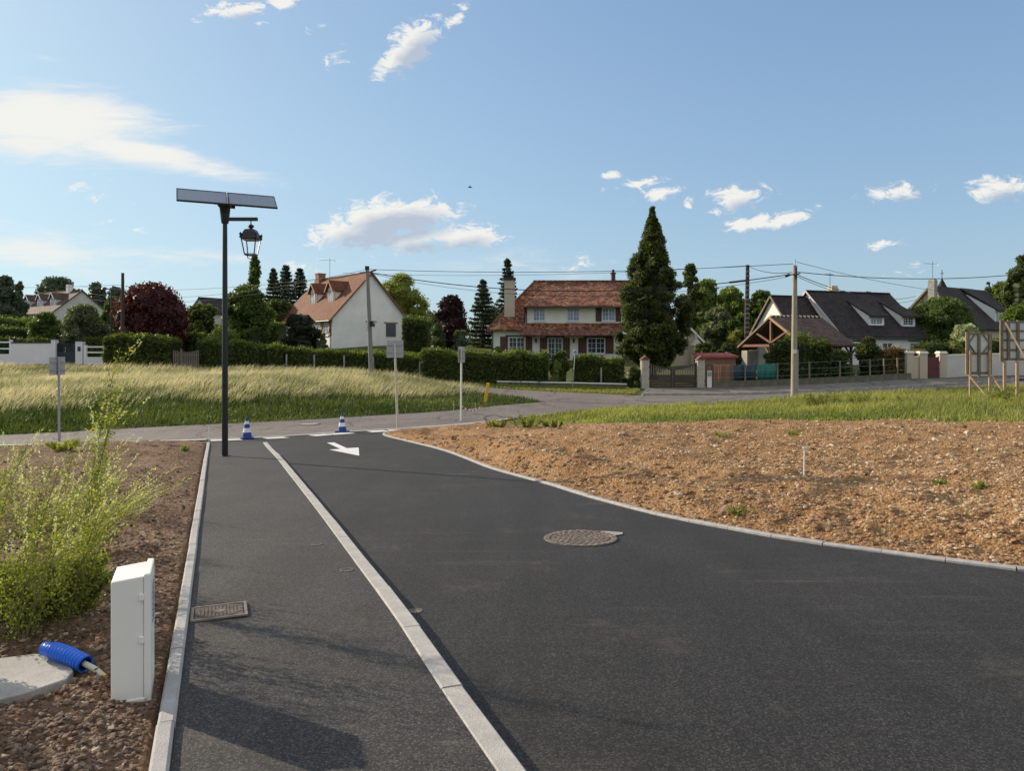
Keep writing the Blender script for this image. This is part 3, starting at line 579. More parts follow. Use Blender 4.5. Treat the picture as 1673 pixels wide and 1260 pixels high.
# ruled between the strip and the curved kerb; the fan of lines follows both edges
sv = [0]+list(np.linspace(.02, 1, 109)); Aq = resample(LA, 110); Bq = resample([KR[6]]+[KR[k] for k in range(10, 240, 3)], 110)
tag(sheet('new_road', Aq, Bq, 110, 26, .004, 'new_asphalt'), kind='structure')
tag(sheet('road_near_viewer', [st(SN, tw(SN)), (2,-14), (14,-14)], [tuple(Bq[-1]), (30,3.0), (34,-6)], 20, 10, -.002, 'new_asphalt'), kind='structure')
# cross road between its two edges, split where the side street leaves it
far_edge = E2s+EFs[1:]
tag(sheet('cross_road', E1s, far_edge, 160, 12, .010, 'old_asphalt'), kind='structure')
tag(sheet('side_street', SSn, SSf, 90, 7, .006, 'old_asphalt'), kind='structure')
# kerbs: each stone a piece of its own
def kerb(name, P, w, h, drop, length, m='kerb_concrete', zf=None, gap=.006, label=None):
    root = bpy.data.objects.new(name, None); link(root); root['kind'] = 'structure'
    P = np.array(P); d = np.r_[0, np.cumsum(np.hypot(*np.diff(P, axis=0).T))]; n = max(1, int(d[-1]/length)); L = d[-1]/n
    me = None
    for k in range(n):
        a = k*L; b = a+L-gap; pa = np.array([np.interp(a, d, P[:, 0]), np.interp(a, d, P[:, 1])]); pb = np.array([np.interp(b, d, P[:, 0]), np.interp(b, d, P[:, 1])])
        v = pb-pa; q = np.hypot(*v)
        za = (zf or gz1)(*pa); zb = (zf or gz1)(*pb)
        if me is None:
            mb = MB(); c_ = .012
            mb.add([(0,-w/2,-drop),(0,w/2,-drop),(0,w/2,h-c_),(0,w/2-c_,h),(0,-w/2+c_,h),(0,-w/2,h-c_)]+[(1,-w/2,-drop),(1,w/2,-drop),(1,w/2,h-c_),(1,w/2-c_,h),(1,-w/2+c_,h),(1,-w/2,h-c_)],
                   [(5,4,3,2,1,0),(6,7,8,9,10,11)]+[(i,(i+1)%6,6+(i+1)%6,6+i) for i in range(6)])
            me = mesh_of('kerb_stone', mb, m)
        o = share('kerb_stone', me, root, (pa[0], pa[1], za+random.uniform(-.004,.004)), (0, -math.atan2(zb-za, q), math.atan2(v[1], v[0])+random.uniform(-.004,.004)), (q, 1, 1))
    return root
kerb('footway_kerb', [st(SN, KW/2), st(SF, KW/2)], KW, .035, .2, 1.0, zf=lambda x, y: fwz(x, y))
kerb('kerb_strip', smooth([st(s_, tw(s_)+STR/2) for s_ in (SN,-3,0,1.5,3.5,6,12,SF-.15)], 80), STR, .008, .2, 1.0, zf=lambda x, y: fwz(x, y), m='concrete')
kerb('curved_kerb', KR[:215], .085, .035, .15, .55, zf=gz1)
# the far pavement along the garden walls and its kerb
PVf = [(8.6,47.0),(14,47.1),(20,48.0),(27,49.6),(38,51.8),(62,56)]
tag(sheet('pavement', [tuple(p) for p in smooth([(7.6,43.0),(12,43.5),(17,44.7),(25,46.7),(34,49.7),(62,55.1)], 50)], [tuple(p) for p in smooth(PVf, 50)], 50, 4, .09, 'old_asphalt'), kind='structure')
kerb('pavement_kerb', smooth([(7.6,42.95),(12,43.42),(17,44.62),(25,46.62),(34,49.62)], 40), .14, .13, .2, 1.0, m='old_concrete')
def strip_pts(P, s0, s1, t0, t1):       # quad strip beside a polyline (arc metres s, offset t)
    P = np.array(P); d = np.r_[0, np.cumsum(np.hypot(*np.diff(P, axis=0).T))]; s = np.linspace(s0, s1, max(2, int((s1-s0)/.5)+2))
    X = np.interp(s, d, P[:, 0]); Y = np.interp(s, d, P[:, 1]); dx = np.interp(s, d, np.gradient(P[:, 0])); dy = np.interp(s, d, np.gradient(P[:, 1])); q = np.hypot(dx, dy)
    return np.stack([X-dy/q*t0, Y+dx/q*t0], 1), np.stack([X-dy/q*t1, Y+dx/q*t1], 1)
e1 = np.array(E1s); dE = np.r_[0, np.cumsum(np.hypot(*np.diff(e1, axis=0).T))]
def s_at(x): k = np.argmin(abs(e1[:, 0]-x)); return dE[k]
def ribbon(name, s0, s1, t0, t1, off, m, kind='structure', parent=None):
    A, B = strip_pts(E1s, s0, s1, t0, t1); o = sheet(name, A, B, len(A), 2, off, m, parent)
    if kind: o['kind'] = kind
    return o
sL = s_at(far(338,721,-.97)[0]); sM = s_at(far(430,717,-1)[0]); sR = s_at(far(690,698,-1)[0])
# the joint between the new road and the old one
k0 = [tuple(p) for p in e1 if -9.6 < p[0] < -1.5]
tag(sheet('road_mouth', [(p[0]-.1, p[1]+.25) for p in k0], [st(SF-1.2, 0), st(SF-2.2, 1.47), tuple(KR[22])], 30, 6, .0, 'new_asphalt'), kind='structure')
ribbon('channel_strip', sL-9, s_at(far(800,689,-1)[0])+1.5, -.02, .24, .016, 'concrete')
dash = bpy.data.objects.new('painted_dashes', None); link(dash); dash['kind'] = 'structure'
for a, b in ((358,415),(427,468),(481,514),(529,576),(584,622),(640,700)):
    x0 = far(a,712,-1)[0]; x1 = far(b,712,-1)[0]
for (a, ya, b, yb) in ((366,719,412,718),(430,716.5,464,714.5),(482,713.5,516,711.5),(532,710,574,708),(590,705.5,620,704),(636,702,662,700)):
    pa = far(a,ya,-1); pb = far(b,yb,-1); ribbon('dash', s_at(pa[0]), s_at(pa[0])+math.hypot(pb[0]-pa[0], pb[1]-pa[1]), -.66, -.16, .014, 'white_paint', None, dash)
ribbon('edge_line', s_at(far(700,697,-1)[0]), s_at(far(770,691,-1)[0]), -.35, -.08, .014, 'white_paint')
ribbon('marking_spray_white', sL-7.5, sL-.1, -.20, -.06, .020, 'white_paint'); ribbon('marking_spray_red', sL-2.6, sL-.9, -.27, -.10, .026, 'red_paint')
# the white arrow painted on the new road
ar = [(534,724),(546,723.6),(567,733.2),(586,732),(587,745.5),(538,735.6),(556,734.4)]
P = [near(a, b) for a, b in ar]; mb = MB(); mb.add([(x, y, gz1(x, y)+.010) for x, y in P], [(0,1,2,6),(6,2,3,4),(5,6,4)])
o = obj('painted_arrow', mb, 'white_paint'); o['kind'] = 'structure'
# drain line in the footway edge and the covers are further down (things)
def fan(name, poly, y0, y1, k, r0, r1, dr, zf, m, edge=.12):
    ys = np.array(geo(y0, y1, k)); rs = np.arange(r0, r1, dr); YY, RR = np.meshgrid(ys, rs, indexing='ij'); X = (YY*RR).ravel(); Y = YY.ravel()
    sdv = sdist(poly, X, Y); Z = zf(X, Y); Z = np.where(sdv < .03, Z-.30*sstep(.03, -.10, -sdv*-1) if False else Z-.25*np.clip((.03-sdv)/.12, 0, 1), Z)
    n = len(rs); i = np.arange(len(ys)-1)[:, None]*n+np.arange(n-1)[None, :]; Fq = np.stack([i, i+1, i+n+1, i+n], -1).reshape(-1, 4)
    keep = (sdv[Fq].max(1) > -edge); Fq = Fq[keep]; used = np.unique(Fq); re = np.full(len(X), -1); re[used] = np.arange(len(used))
    return npmesh(name, np.stack([X, Y, Z], 1)[used], re[Fq], m, smooth=True)
dR = lambda x, y: pdist(KR[::3], x, y)
def zR(x, y):
    d = dR(x, y); a = sstep(.05, .5, d); slope = sstep(.2,.8,d)*(1-sstep(1.6,2.6,d))
    ga = np.arctan2(x-8, y-2)*14
    n = .10*fbm(x*.7, y*.7, 3, 1)+.105*fbm(x*2.7, y*2.7, 3, 2)+.060*fbm(x*9, y*9, 2, 6)
    return gz(x, y)+.03+a*(n*.8+slope*.26*fbm(ga*.9, d*.5, 3, 9)-.05*slope)
soil_r = fan('bare_soil_mound', SOILR, 4.2, 31, 1.0055, -.35, 1.75, .0055, zR, 'soil_ochre'); soil_r['kind'] = 'structure'
dL = lambda x, y: pdist([st(SN, 0), st(SF, 0)], x, y)
SLABP = [near(a_, b_, .08) for a_, b_ in ((-60,1150),(35,1130),(108,1108),(120,1096),(112,1082),(60,1070),(-70,1085))]
def zL(x, y):
    a = sstep(.02, .35, dL(x, y)); n = .07*fbm(x*1.1, y*1.1, 3, 11)+.070*fbm(x*4.3, y*4.3, 3, 12)+.060*np.abs(fbm(x*11, y*11, 3, 16))
    sl = sstep(-.15, .05, sdist(SLABP, x, y)); return gz(x, y)+.045+a*(n*.9+.03)*(1-sl)-.03*sl
soil_l = fan('bare_soil', SOILL, 1.9, 22.5, 1.006, -1.9, -.30, .0055, zL, 'soil_brown'); soil_l['kind'] = 'structure'
# ---- stones and gravel
def gravel(name, zf, poly, n, ymin, ymax, rmin, rmax, smin, smax, m, power=1.0, extra=None):
    u = rnd(n*2); y = 1/((1/ymin)*(1-u)+(1/ymax)*u); x = y*(rmin+(rmax-rmin)*rnd(n*2)); ok = sdist(poly, x, y) > .05; x, y = x[ok][:n], y[ok][:n]; n = len(x)
    if extra is not None: k = rnd(n) < extra(x, y); x, y = x[k], y[k]; n = len(x)
    s = smin+(smax-smin)*rnd(n)**3.2*1.0; s = s*(.75+.05*y); z = zf(x, y)
    V = IV[None]*(s[:, None, None])*(.55+.6*RNG.random((n, 12, 1)))*np.stack([.8+.5*rnd(n), .8+.5*rnd(n), .5+.35*rnd(n)], 1)[:, None, :]
    a = rnd(n)*6.28; c, q = np.cos(a)[:, None], np.sin(a)[:, None]; X = V[..., 0]*c-V[..., 1]*q; Yv = V[..., 0]*q+V[..., 1]*c
    P = np.stack([X+x[:, None], Yv+y[:, None], V[..., 2]+z[:, None]+s[:, None]*.12], -1).reshape(-1, 3)
    Fq = (IF[None]+np.arange(n)[:, None, None]*12).reshape(-1, 3)
    o = npmesh(name, P, Fq, m, None, np.repeat(rnd(n), 20)); return tag(o, None, None, None, 'stuff')
g = gravel('gravel', zR, SOILR, 34000, 5.2, 28, -.3, 1.1, .006, .030, 'stone_ochre', extra=lambda x, y: .35+.65*sstep(.4, 1.3, dR(x, y)+.8*vnoise(x*1.2, y*1.2, 51))); tag(g, 'loose flint gravel strewn over the ochre soil mound', 'gravel')
g = gravel('gravel', zL, SOILL, 11000, 2.3, 20, -1.0, -.30, .004, .022, 'stone_brown'); tag(g, 'small stones strewn over the brown soil by the footway', 'gravel')
stonemat('earth_clods', (.075,.045,.028), (.13,.08,.05), (.21,.14,.092))
g = gravel('earth_clods', zL, SOILL, 12000, 2.3, 14, -.95, -.30, .006, .030, 'earth_clods'); tag(g, 'crumbly brown earth clods covering the soil by the meter box', 'soil')
stonemat('ochre_clods', (.17,.092,.042), (.26,.145,.068), (.36,.22,.115))
g = gravel('earth_clods', zR, SOILR, 16000, 5.2, 22, -.3, 1.1, .010, .042, 'ochre_clods', extra=lambda x, y: 1-.75*sstep(.9, 2.2, dR(x, y))); tag(g, 'crumbly ochre earth clods on the mound and its bank', 'soil')
sm = []
for k in range(5):
    q = IV2*(.55+.6*RNG.random((len(IV2), 1)))*np.array([1.2, .9, .62]); mb = MB(); mb.add(q, [tuple(f) for f in IF2]); sm.append(mb)
def stones(parent, zf, poly, n, ymin, ymax, rmin, rmax, smin, smax, m):
    ms = [mesh_of('stone', a, m) for a in sm]; c = 0
    while c < n:
        u = random.random(); y = 1/((1/ymin)*(1-u)+(1/ymax)*u); x = y*random.uniform(rmin, rmax)
        if sdist(poly, np.array([x]), np.array([y]))[0] < .08: continue
        s = (smin+(smax-smin)*random.random()**2)*(.5+y*.12); z = float(zf(np.array([x]), np.array([y]))[0])
        share('stone', random.choice(ms), parent, (x, y, z+s*.2), (random.uniform(-.5,.5), random.uniform(-.5,.5), random.uniform(0, 6.3)), (s, s, s)); c += 1
stones(soil_r, zR, SOILR, 110, 5.8, 17, -.05, .72, .016, .044, 'stone_ochre'); stones(soil_l, zL, SOILL, 90, 2.7, 8, -.72, -.36, .014, .036, 'stone_brown')
# ---- grass
def grass(name, pts, h, w, lean, m, tint, segs=2, label=None, cat='grass', z=None):
    x, y = pts[:, 0], pts[:, 1]; n = len(x); z = (gz(x, y) if z is None else z)-.03
    a = rnd(n)*6.28; wx, wy = np.cos(a)*w/2, np.sin(a)*w/2
    lx, ly = lean[0]+RNG.normal(size=n)*.28, lean[1]+RNG.normal(size=n)*.28
    b0 = np.stack([x-wx, y-wy, z], 1); b1 = np.stack([x+wx, y+wy, z], 1)
    m0 = np.stack([x-wx*.8+lx*h*.28, y-wy*.8+ly*h*.28, z+h*.58], 1); m1 = m0+np.stack([wx*1.6, wy*1.6, 0*wx], 1); t = np.stack([x+lx*h*.85, y+ly*h*.85, z+h*(.95+.1*rnd(n))], 1)
    V = np.stack([b0, b1, m1, m0, t], 1).reshape(-1, 3); o = np.arange(n)[:, None]*5
    F4 = o+np.array([0,1,2,3]); F3 = o+np.array([3,2,4]); ob = npmesh(name, V, [F4, F3], m, None, np.r_[tint*.85, np.clip(tint*1.15, 0, 1)])
    return tag(ob, label, cat, None, 'stuff')
MEAD = E2s+SSn
MEADP = [p for p in E2s]+[p for p in SSn]
def scatter(poly, n, x0, x1, y0, y1, pad=.1, pw=1.0):
    x = x0+(x1-x0)*rnd(n*3); y = 1/((1-rnd(n*3))/y0+0*x+0) if False else y0+(y1-y0)*rnd(n*3)**pw; ok = sdist(poly, x, y) > pad; return np.stack([x[ok][:n], y[ok][:n]], 1)
P = scatter(MEADP, 150000, -42, 1.5, 22, 54, .02); dE2 = pdist(E2s[::2], P[:, 0], P[:, 1]); nz = vnoise(P[:, 0]*.25, P[:, 1]*.25, 4)+.6*vnoise(P[:, 0]*.9, P[:, 1]*.9, 5)
tipf = sstep(1.5, -3.5, P[:, 0]); bd = 4.0+3.2*vnoise(P[:, 0]*.3, P[:, 0]*0, 2)+2.2*vnoise(P[:, 0]*1.1, P[:, 1]*1.1, 12)
tall = sstep(bd*.75, bd*1.5, dE2)*(.55+.45*tipf)
low = P[tall < .5]; hi = P[tall >= .5]; nl, nh = nz[tall < .5], nz[tall >= .5]; dl = dE2[tall < .5]
grass('verge_grass', low, .07+.15*sstep(0, 2.5, dl)+.12*rnd(len(low)), .035, (.10, -.05), 'verge_green', np.clip(.35+.6*nl+.35*(rnd(len(low))-.5), 0, 1), label='dark green verge grass on the bank beside the cross road')
hb = tall[tall >= .5]
k = rnd(len(hi)) < .46+.5*np.clip(vnoise(hi[:, 0]*.18, hi[:, 1]*.3, 33)+.1, 0, 1)
grass('green_undergrowth', hi[k], .25+.3*rnd(k.sum()), .035, (.25, 0), 'verge_green', np.clip(.6+.6*nh[k]+.3*(rnd(k.sum())-.5), 0, 1), label='green blades growing between the tall dry meadow grass')
k = ~k; hh_ = (.34+.24*hb[k]+.26*nh[k])*(.8+.35*rnd(k.sum()))*np.where(rnd(k.sum()) < .04, 1.3, 1)
grass('meadow_grass', hi[k], hh_, .028, (.55, .05), 'meadow_straw', np.clip(.5+.7*nh[k]+.5*(rnd(k.sum())-.5)+.15*hb[k], 0, 1), label='tall dry straw coloured meadow grass leaning to the right')
FIELD = SOILR[240:][::-1]
FLD = [(-1.6,28.0),(.6,26.0),(3.6,22.2),(7.5,18.8),(13,16.4),(22,17.5),(30,18.0),(42,18)]+[(50,47.2)]+[p for p in E1s[::-1] if -1.8 < p[0] < 49]
P = scatter(FLD, 135000, -3, 46, 15.5, 47, .05, 1.15); dn = pdist(FLD[:8], P[:, 0], P[:, 1]); nz = vnoise(P[:, 0]*.3, P[:, 1]*.3, 14)+.6*vnoise(P[:, 0]*1.1, P[:, 1]*1.1, 15)
k = rnd(len(P)) < .02+.98*sstep(.9, 4.2, dn+2.6*nz); P = P[k]; dn = dn[k]; nz = nz[k]; n = len(P); h = (.06+.16*sstep(2, 6, dn)+.25*sstep(9, 16, P[:, 0])*sstep(3, 9, dn)+.10*nz)*(.7+.6*rnd(n))
grass('field_grass', P, np.maximum(h, .05), .038, (.2, 0), 'field_green', np.clip(.45+.6*nz+.5*(rnd(n)-.5), 0, 1), label='bright green field grass behind the ochre soil mound')
VR = [(1.8,48.2),(-2.6,49.8),(-6.5,51.2),(-6.5,49.6),(-2,47.6),(3.2,45.3),(5.6,44.2),(7.2,43.6),(8.2,46.6),(5,48.4)]
P = scatter(VR, 14000, -7, 9, 43, 52, .02); grass('roadside_grass', P, .06+.14*rnd(len(P)), .04, (.2, 0), 'field_green', np.clip(.25+.5*rnd(len(P)), 0, 1), label='short mown grass strip in front of the house hedge')
LG = [(-9.8,20.7),(-10.5,20.2),(-12.5,17.5),(-17,14.6),(-30,10.5),(-30,13.2),(-14.5,19.2)]
P = scatter(LG, 9000, -30, -9, 10, 21, .02); grass('edge_grass', P, .07+.10*rnd(len(P)), .022, (.2, 0), 'field_green', np.clip(.3+.6*rnd(len(P)), 0, 1), label='short green grass between the brown soil and the cross road')
# garden ground behind the hedges, drive of the white wall
DRV = [[(-37,51.9),(-31.5,53.0),(-26.0,53.3)],[(-37,57.2),(-31.5,57.4),(-25.5,57.2)]]
o = sheet('driveway', DRV[0], DRV[1], 12, 6, .03, 'old_asphalt'); o['kind'] = 'structure'
# ---------------------------------------------------------------- buildings
def L3(o, u, n):                        # frame on a facade: origin, horizontal unit u, outward normal n (local space of the house)
    return (np.array(o, float), np.array(u, float), np.array(n, float))
Zv = np.array([0,0,1.0])
def fbox(mb, fr, u0, u1, w0, w1, n0, n1): return mb.obox(fr[0], fr[1], fr[2], Zv, (u0,u1), (n0,n1), (w0,w1))
def window(par, fr, u0, u1, w0, w1, nx=2, ny=1, glass='glass', frame='window_white', bars=None, sill=True, depth=.03, fw=.06, sub=True):
    """a framed window standing in its facade: frame with panes and glazing bars as sub-parts"""
    mb = MB(); fbox(mb, fr, u0, u1, w0, w0+fw, -.02, depth); fbox(mb, fr, u0, u1, w1-fw, w1, -.02, depth); fbox(mb, fr, u0, u0+fw, w0+fw, w1-fw, -.02, depth); fbox(mb, fr, u1-fw, u1, w0+fw, w1-fw, -.02, depth)
    for k in range(1, nx): c = u0+(u1-u0)*k/nx; fbox(mb, fr, c-fw*.7, c+fw*.7, w0+fw, w1-fw, -.018, depth-.004)
    w = obj('window', mb, frame, par); P = (u1-u0)/nx
    for k in range(nx):
        mb = MB(); fbox(mb, fr, u0+k*P+fw*.7, u0+(k+1)*P-fw*.7, w0+fw, w1-fw, -.012, .006); obj('pane', mb, glass, w)
    if bars:
        mb = MB()
        for k in range(nx):
            a, b = u0+k*P+fw, u0+(k+1)*P-fw
            for j in range(1, bars[0]): c = a+(b-a)*j/bars[0]; fbox(mb, fr, c-.016, c+.016, w0+fw, w1-fw, .008, .022)
            for j in range(1, bars[1]): c = w0+(w1-w0)*j/bars[1]; fbox(mb, fr, a, b, c-.016, c+.016, .007, .020)
        obj('glazing_bars', mb, frame, w)
    if sill: mb = MB(); fbox(mb, fr, u0-.08, u1+.08, w0-.09, w0-.005, -.02, .12); obj('sill', mb, frame, w)
    return w
def shutter(par, fr, u0, u1, w0, w1, m='shutter_brown', boards=3, label=None):
    mb = MB(); P = (u1-u0)/boards
    for k in range(boards): fbox(mb, fr, u0+k*P+.006, u0+(k+1)*P-.006, w0, w1, .02, .055)
    for w in (w0+.15*(w1-w0), w1-.18*(w1-w0)): fbox(mb, fr, u0+.02, u1-.02, w-.05, w+.05, .056, .08)
    d = np.array([fr[0]+fr[1]*(u0+.05)+fr[2]*.07+Zv*(w0+.2*(w1-w0)), fr[0]+fr[1]*(u1-.05)+fr[2]*.07+Zv*(w1-.22*(w1-w0))]); mb.bar(d[0], d[1], .07, .03)
    return obj('shutter', mb, m, par)
def antenna(par, x, y, z, h, w=1.2, d=(1,0)):
    mb = MB(); mb.tube([(x,y,z),(x,y,z+h)], .022, 6); a = Vector((d[0], d[1], 0)); b = Vector((-d[1], d[0], 0)); c = Vector((x, y, z+h*.9))
    mb.tube([c-a*w*.75, c+a*w*.35], .012, 5)
    for k in range(7): p = c-a*w*(.72-.14*k); mb.tube([p-b*.2, p+b*.2], .008, 4)
    for s_ in (-1, 1): mb.tube([c+a*w*.3, c+a*w*.42+Vector((0,0,.2*s_))], .01, 4)
    return obj('antenna', mb, 'dark_metal', par)
def slab(name, par, P, th, m): mb = MB(); mb.prism(P, (0,0,-th)); return obj(name, mb, m, par)
def ridge(par, a, b, m, r=.11, n=None, ml=None):
    a, b = np.array(a, float), np.array(b, float); L = np.linalg.norm(b-a); n = n or int(L/.38); mb = MB()
    for k in range(n): mb.tube([a+(b-a)*(k/n), a+(b-a)*((k+.96)/n)], [r*1.04, r*.9], 8)
    return obj('ridge_tiles', mb, m, par)
# --- house with the mottled red roof, facing the junction
D = 66.0
def hx(px, d=D): return (px-CX)/F*d
def hz(py, d=D): return CAMZ+(HZ-py)/F*d
gD = 1.0; hs = thing('house', 'cream two storey house with mottled red tiled roof and brown shutters behind the tall hedge', 'house', (0, D, gD))
def q(px, py, d=D): return (hx(px, d), d-D, hz(py, d)-gD)
W = lambda a: hx(a); Zt = lambda b: hz(b)-gD
x0, x1, xm = W(804), W(1016), W(858.5); ze = Zt(534); zu0 = Zt(531); zu1 = Zt(500)
obj('wall', MB().box(x0, xm+.02, 0, 8.5, -.5, ze+.1).box(xm+.02, x1, .001, 8.5, -.5, ze+.12), 'render_cream', hs)
obj('upper_wall', MB().box(xm, W(1032), -.012, 4.0, ze+.12, zu1+.05), 'render_cream', hs)
zr = hz(460, 70.2)-gD; xr0 = hx(873, 70.2); xr1 = xr0+10.5
slab('roof', hs, [(x0-.45,-.6,ze-.25),(W(1040),-.6,ze-.25),(xr1,4.2,zr),(xr0,4.2,zr)], .14, 'roof_mottled')
slab('roof', hs, [(x0-.45,9.0,ze-.25),(x0-.45,-.6,ze-.25),(xr0,4.2,zr)], .14, 'roof_mottled')
slab('roof', hs, [(W(1040),9.0,ze-.25),(x0-.45,9.0,ze-.25),(xr0,4.2,zr),(xr1,4.2,zr)], .14, 'roof_mottled')
ul = W(855.5); ur = W(1024)
zt = zr-.32
slab('dormer_roof', hs, [(ul,-.75,zu1-.02),(ur,-.75,zu1-.02),(hx(1004,69.6),3.75,zt),(hx(893,69.6),3.75,zt)], .16, 'roof_mottled')
slab('dormer_cheek', hs, [(ul,-.75,zu1-.06),(hx(893,69.6),3.75,zt-.06),(hx(887,69.6),3.4,zt-.6),(ul+.03,.1,ze)], .05, 'roof_mottled')
slab('porch_roof', hs, [(W(849),-1.25,Zt(547.5)),(W(1012),-1.25,Zt(547.5)),(W(1014),-.03,zu0),(W(861),-.03,zu0)], .10, 'roof_porch')
slab('dormer_cheek', hs, [(W(849),-1.25,Zt(547.5)-.03),(W(861),-.03,zu0-.03),(W(858),.0,Zt(547))], .05, 'roof_porch')
ridge(hs, (xr0-.1,4.2,zr+.02), (xr1,4.2,zr+.02), 'roof_porch', .12); ridge(hs, (x0-.4,-.55,ze-.2), (xr0,4.15,zr), 'roof_porch', .09)
mb = MB(); ch = W(823); mb.box(hx(824,67), hx(841,67), .6, 1.7, 1.0, hz(458,67)-gD); obj('chimney', mb, 'render_beige', hs)
mb = MB().box(hx(823,67)-.05, hx(842,67)+.05, .5, 1.8, hz(458,67)-gD, hz(454.5,67)-gD).box(hx(826,67), hx(839,67), .7, 1.6, hz(454.5,67)-gD, hz(453,67)-gD); obj('chimney_cap', mb, 'joint_dark', hs)
mb = MB().box(hx(999.5,70), hx(1005.5,70), 4.0, 4.6, zr-.3, hz(447,70)-gD).box(hx(998.5,70), hx(1006.5,70), 3.95, 4.65, hz(447,70)-gD, hz(445,70)-gD); mb.tube([(hx(1002.5,70),4.3,hz(445,70)-gD),(hx(1002.5,70),4.3,hz(440,70)-gD)], .13, 8); obj('chimney', mb, 'roof_dark_brown', hs)
fr = L3((0,0,0), (1,0,0), (0,-1,0)); fu = L3((0,-.012,0), (1,0,0), (0,-1,0))
for a, b, s_ in ((871.5,890.5,0),(926.5,946.5,0),(984,1004.5,1)):
    window(hs, fu, W(a), W(b), Zt(524.5), Zt(504), 2, bars=(2,3), glass='glass_curtain')
    if s_: shutter(hs, fu, W(973), W(983), Zt(525.5), Zt(503)); shutter(hs, fu, W(1005.5), W(1015), Zt(525.5), Zt(503))
window(hs, fr, W(831.5), W(857), Zt(575), Zt(551), 2, bars=(2,3)); shutter(hs, fr, W(817), W(830), Zt(577), Zt(550)); shutter(hs, fr, W(858.5), W(869.5), Zt(576), Zt(550.5))
window(hs, fr, W(895), W(918.5), Zt(582)-.3, Zt(552), 2, bars=(2,4), sill=False); shutter(hs, fr, W(882), W(894), Zt(583)-.2, Zt(552)); shutter(hs, fr, W(919.5), W(931), Zt(583)-.2, Zt(552))
window(hs, fr, W(960), W(988), Zt(577.5), Zt(552.5), 2, bars=(2,3)); shutter(hs, fr, W(944.5), W(958.5), Zt(578), Zt(552)); shutter(hs, fr, W(989), W(1002.5), Zt(578), Zt(552))
for a_, b_, c_, d_ in ((826,862,550,547.8),(890,922,551.5,549),(955,1003,551.8,549)): mb = MB(); fbox(mb, fr, W(a_), W(b_), Zt(c_), Zt(d_), .01, .10); obj('lintel', mb, 'wood_dark', hs)
for a in (875.5, 937.0):
    mb = MB(); mb.lathe([(.02,.26),(.11,.2),(.13,.16),(.10,.14),(.07,-.12),(.02,-.16)], 8, (W(a), -.28, Zt(558))); mb.bar((W(a), -.28, Zt(558)+.26), (W(a), 0, Zt(558)+.34), .03); obj('wall_lantern', mb, 'black_metal', hs)
mb = MB()
for a in range(852, 1012, 10): mb.box(W(a), W(a)+.09, -1.1, .0, Zt(548.2)-.1, Zt(548.2)-.02)
tag(obj('rafter_ends', mb, 'wood_dark', hs), kind='stuff')
obj('gutter', MB().tube([(ul,-.82,zu1-.16),(ur,-.82,zu1-.16)], .06, 6), 'dark_metal', hs)
# --- generic gabled house in its own frame: x across the gable (0..w), y along the ridge (0..l)
def gable_house(label, loc, rz, w, l, ze, zr, wall, roofm, ov=.35, gable='wall', trim=None, th=.13, ridge_m=None, z0=-1.0, name='house', group=None):
    h = thing(name, label, 'house', loc, rz, group); mb = MB()
    mb.add([(0,0,z0),(w,0,z0),(w,l,z0),(0,l,z0),(0,0,ze),(w,0,ze),(w,l,ze),(0,l,ze),(w/2,0,zr),(w/2,l,zr)], [(0,1,5,8,4),(3,7,9,6,2),(0,4,7,3),(1,2,6,5),(4,8,9,7),(5,6,9,8)]); obj('wall', mb, wall, h)
    s_ = (zr-ze)/(w/2); e = ze-ov*s_; t = .10
    slab('roof', h, [(-ov,-ov*.6,e+t),(w/2,-ov*.6,zr+t),(w/2,l+ov*.6,zr+t),(-ov,l+ov*.6,e+t)], th, roofm)
    slab('roof', h, [(w/2+.001,-ov*.6,zr+t),(w+ov,-ov*.6,e+t),(w+ov,l+ov*.6,e+t),(w/2+.001,l+ov*.6,zr+t)], th, roofm)
    if trim:
        mb = MB()
        for x in (-ov, w+ov): mb.bar((x,-ov*.6-.03,e+t-.10), (w/2,-ov*.6-.03,zr+t-.10), .05, .16)
        obj('barge_board', mb, trim, h)
    ridge(h, (w/2,-ov*.6,zr+t+.02), (w/2,l+ov*.6,zr+t+.02), ridge_m or roofm, .10)
    return h
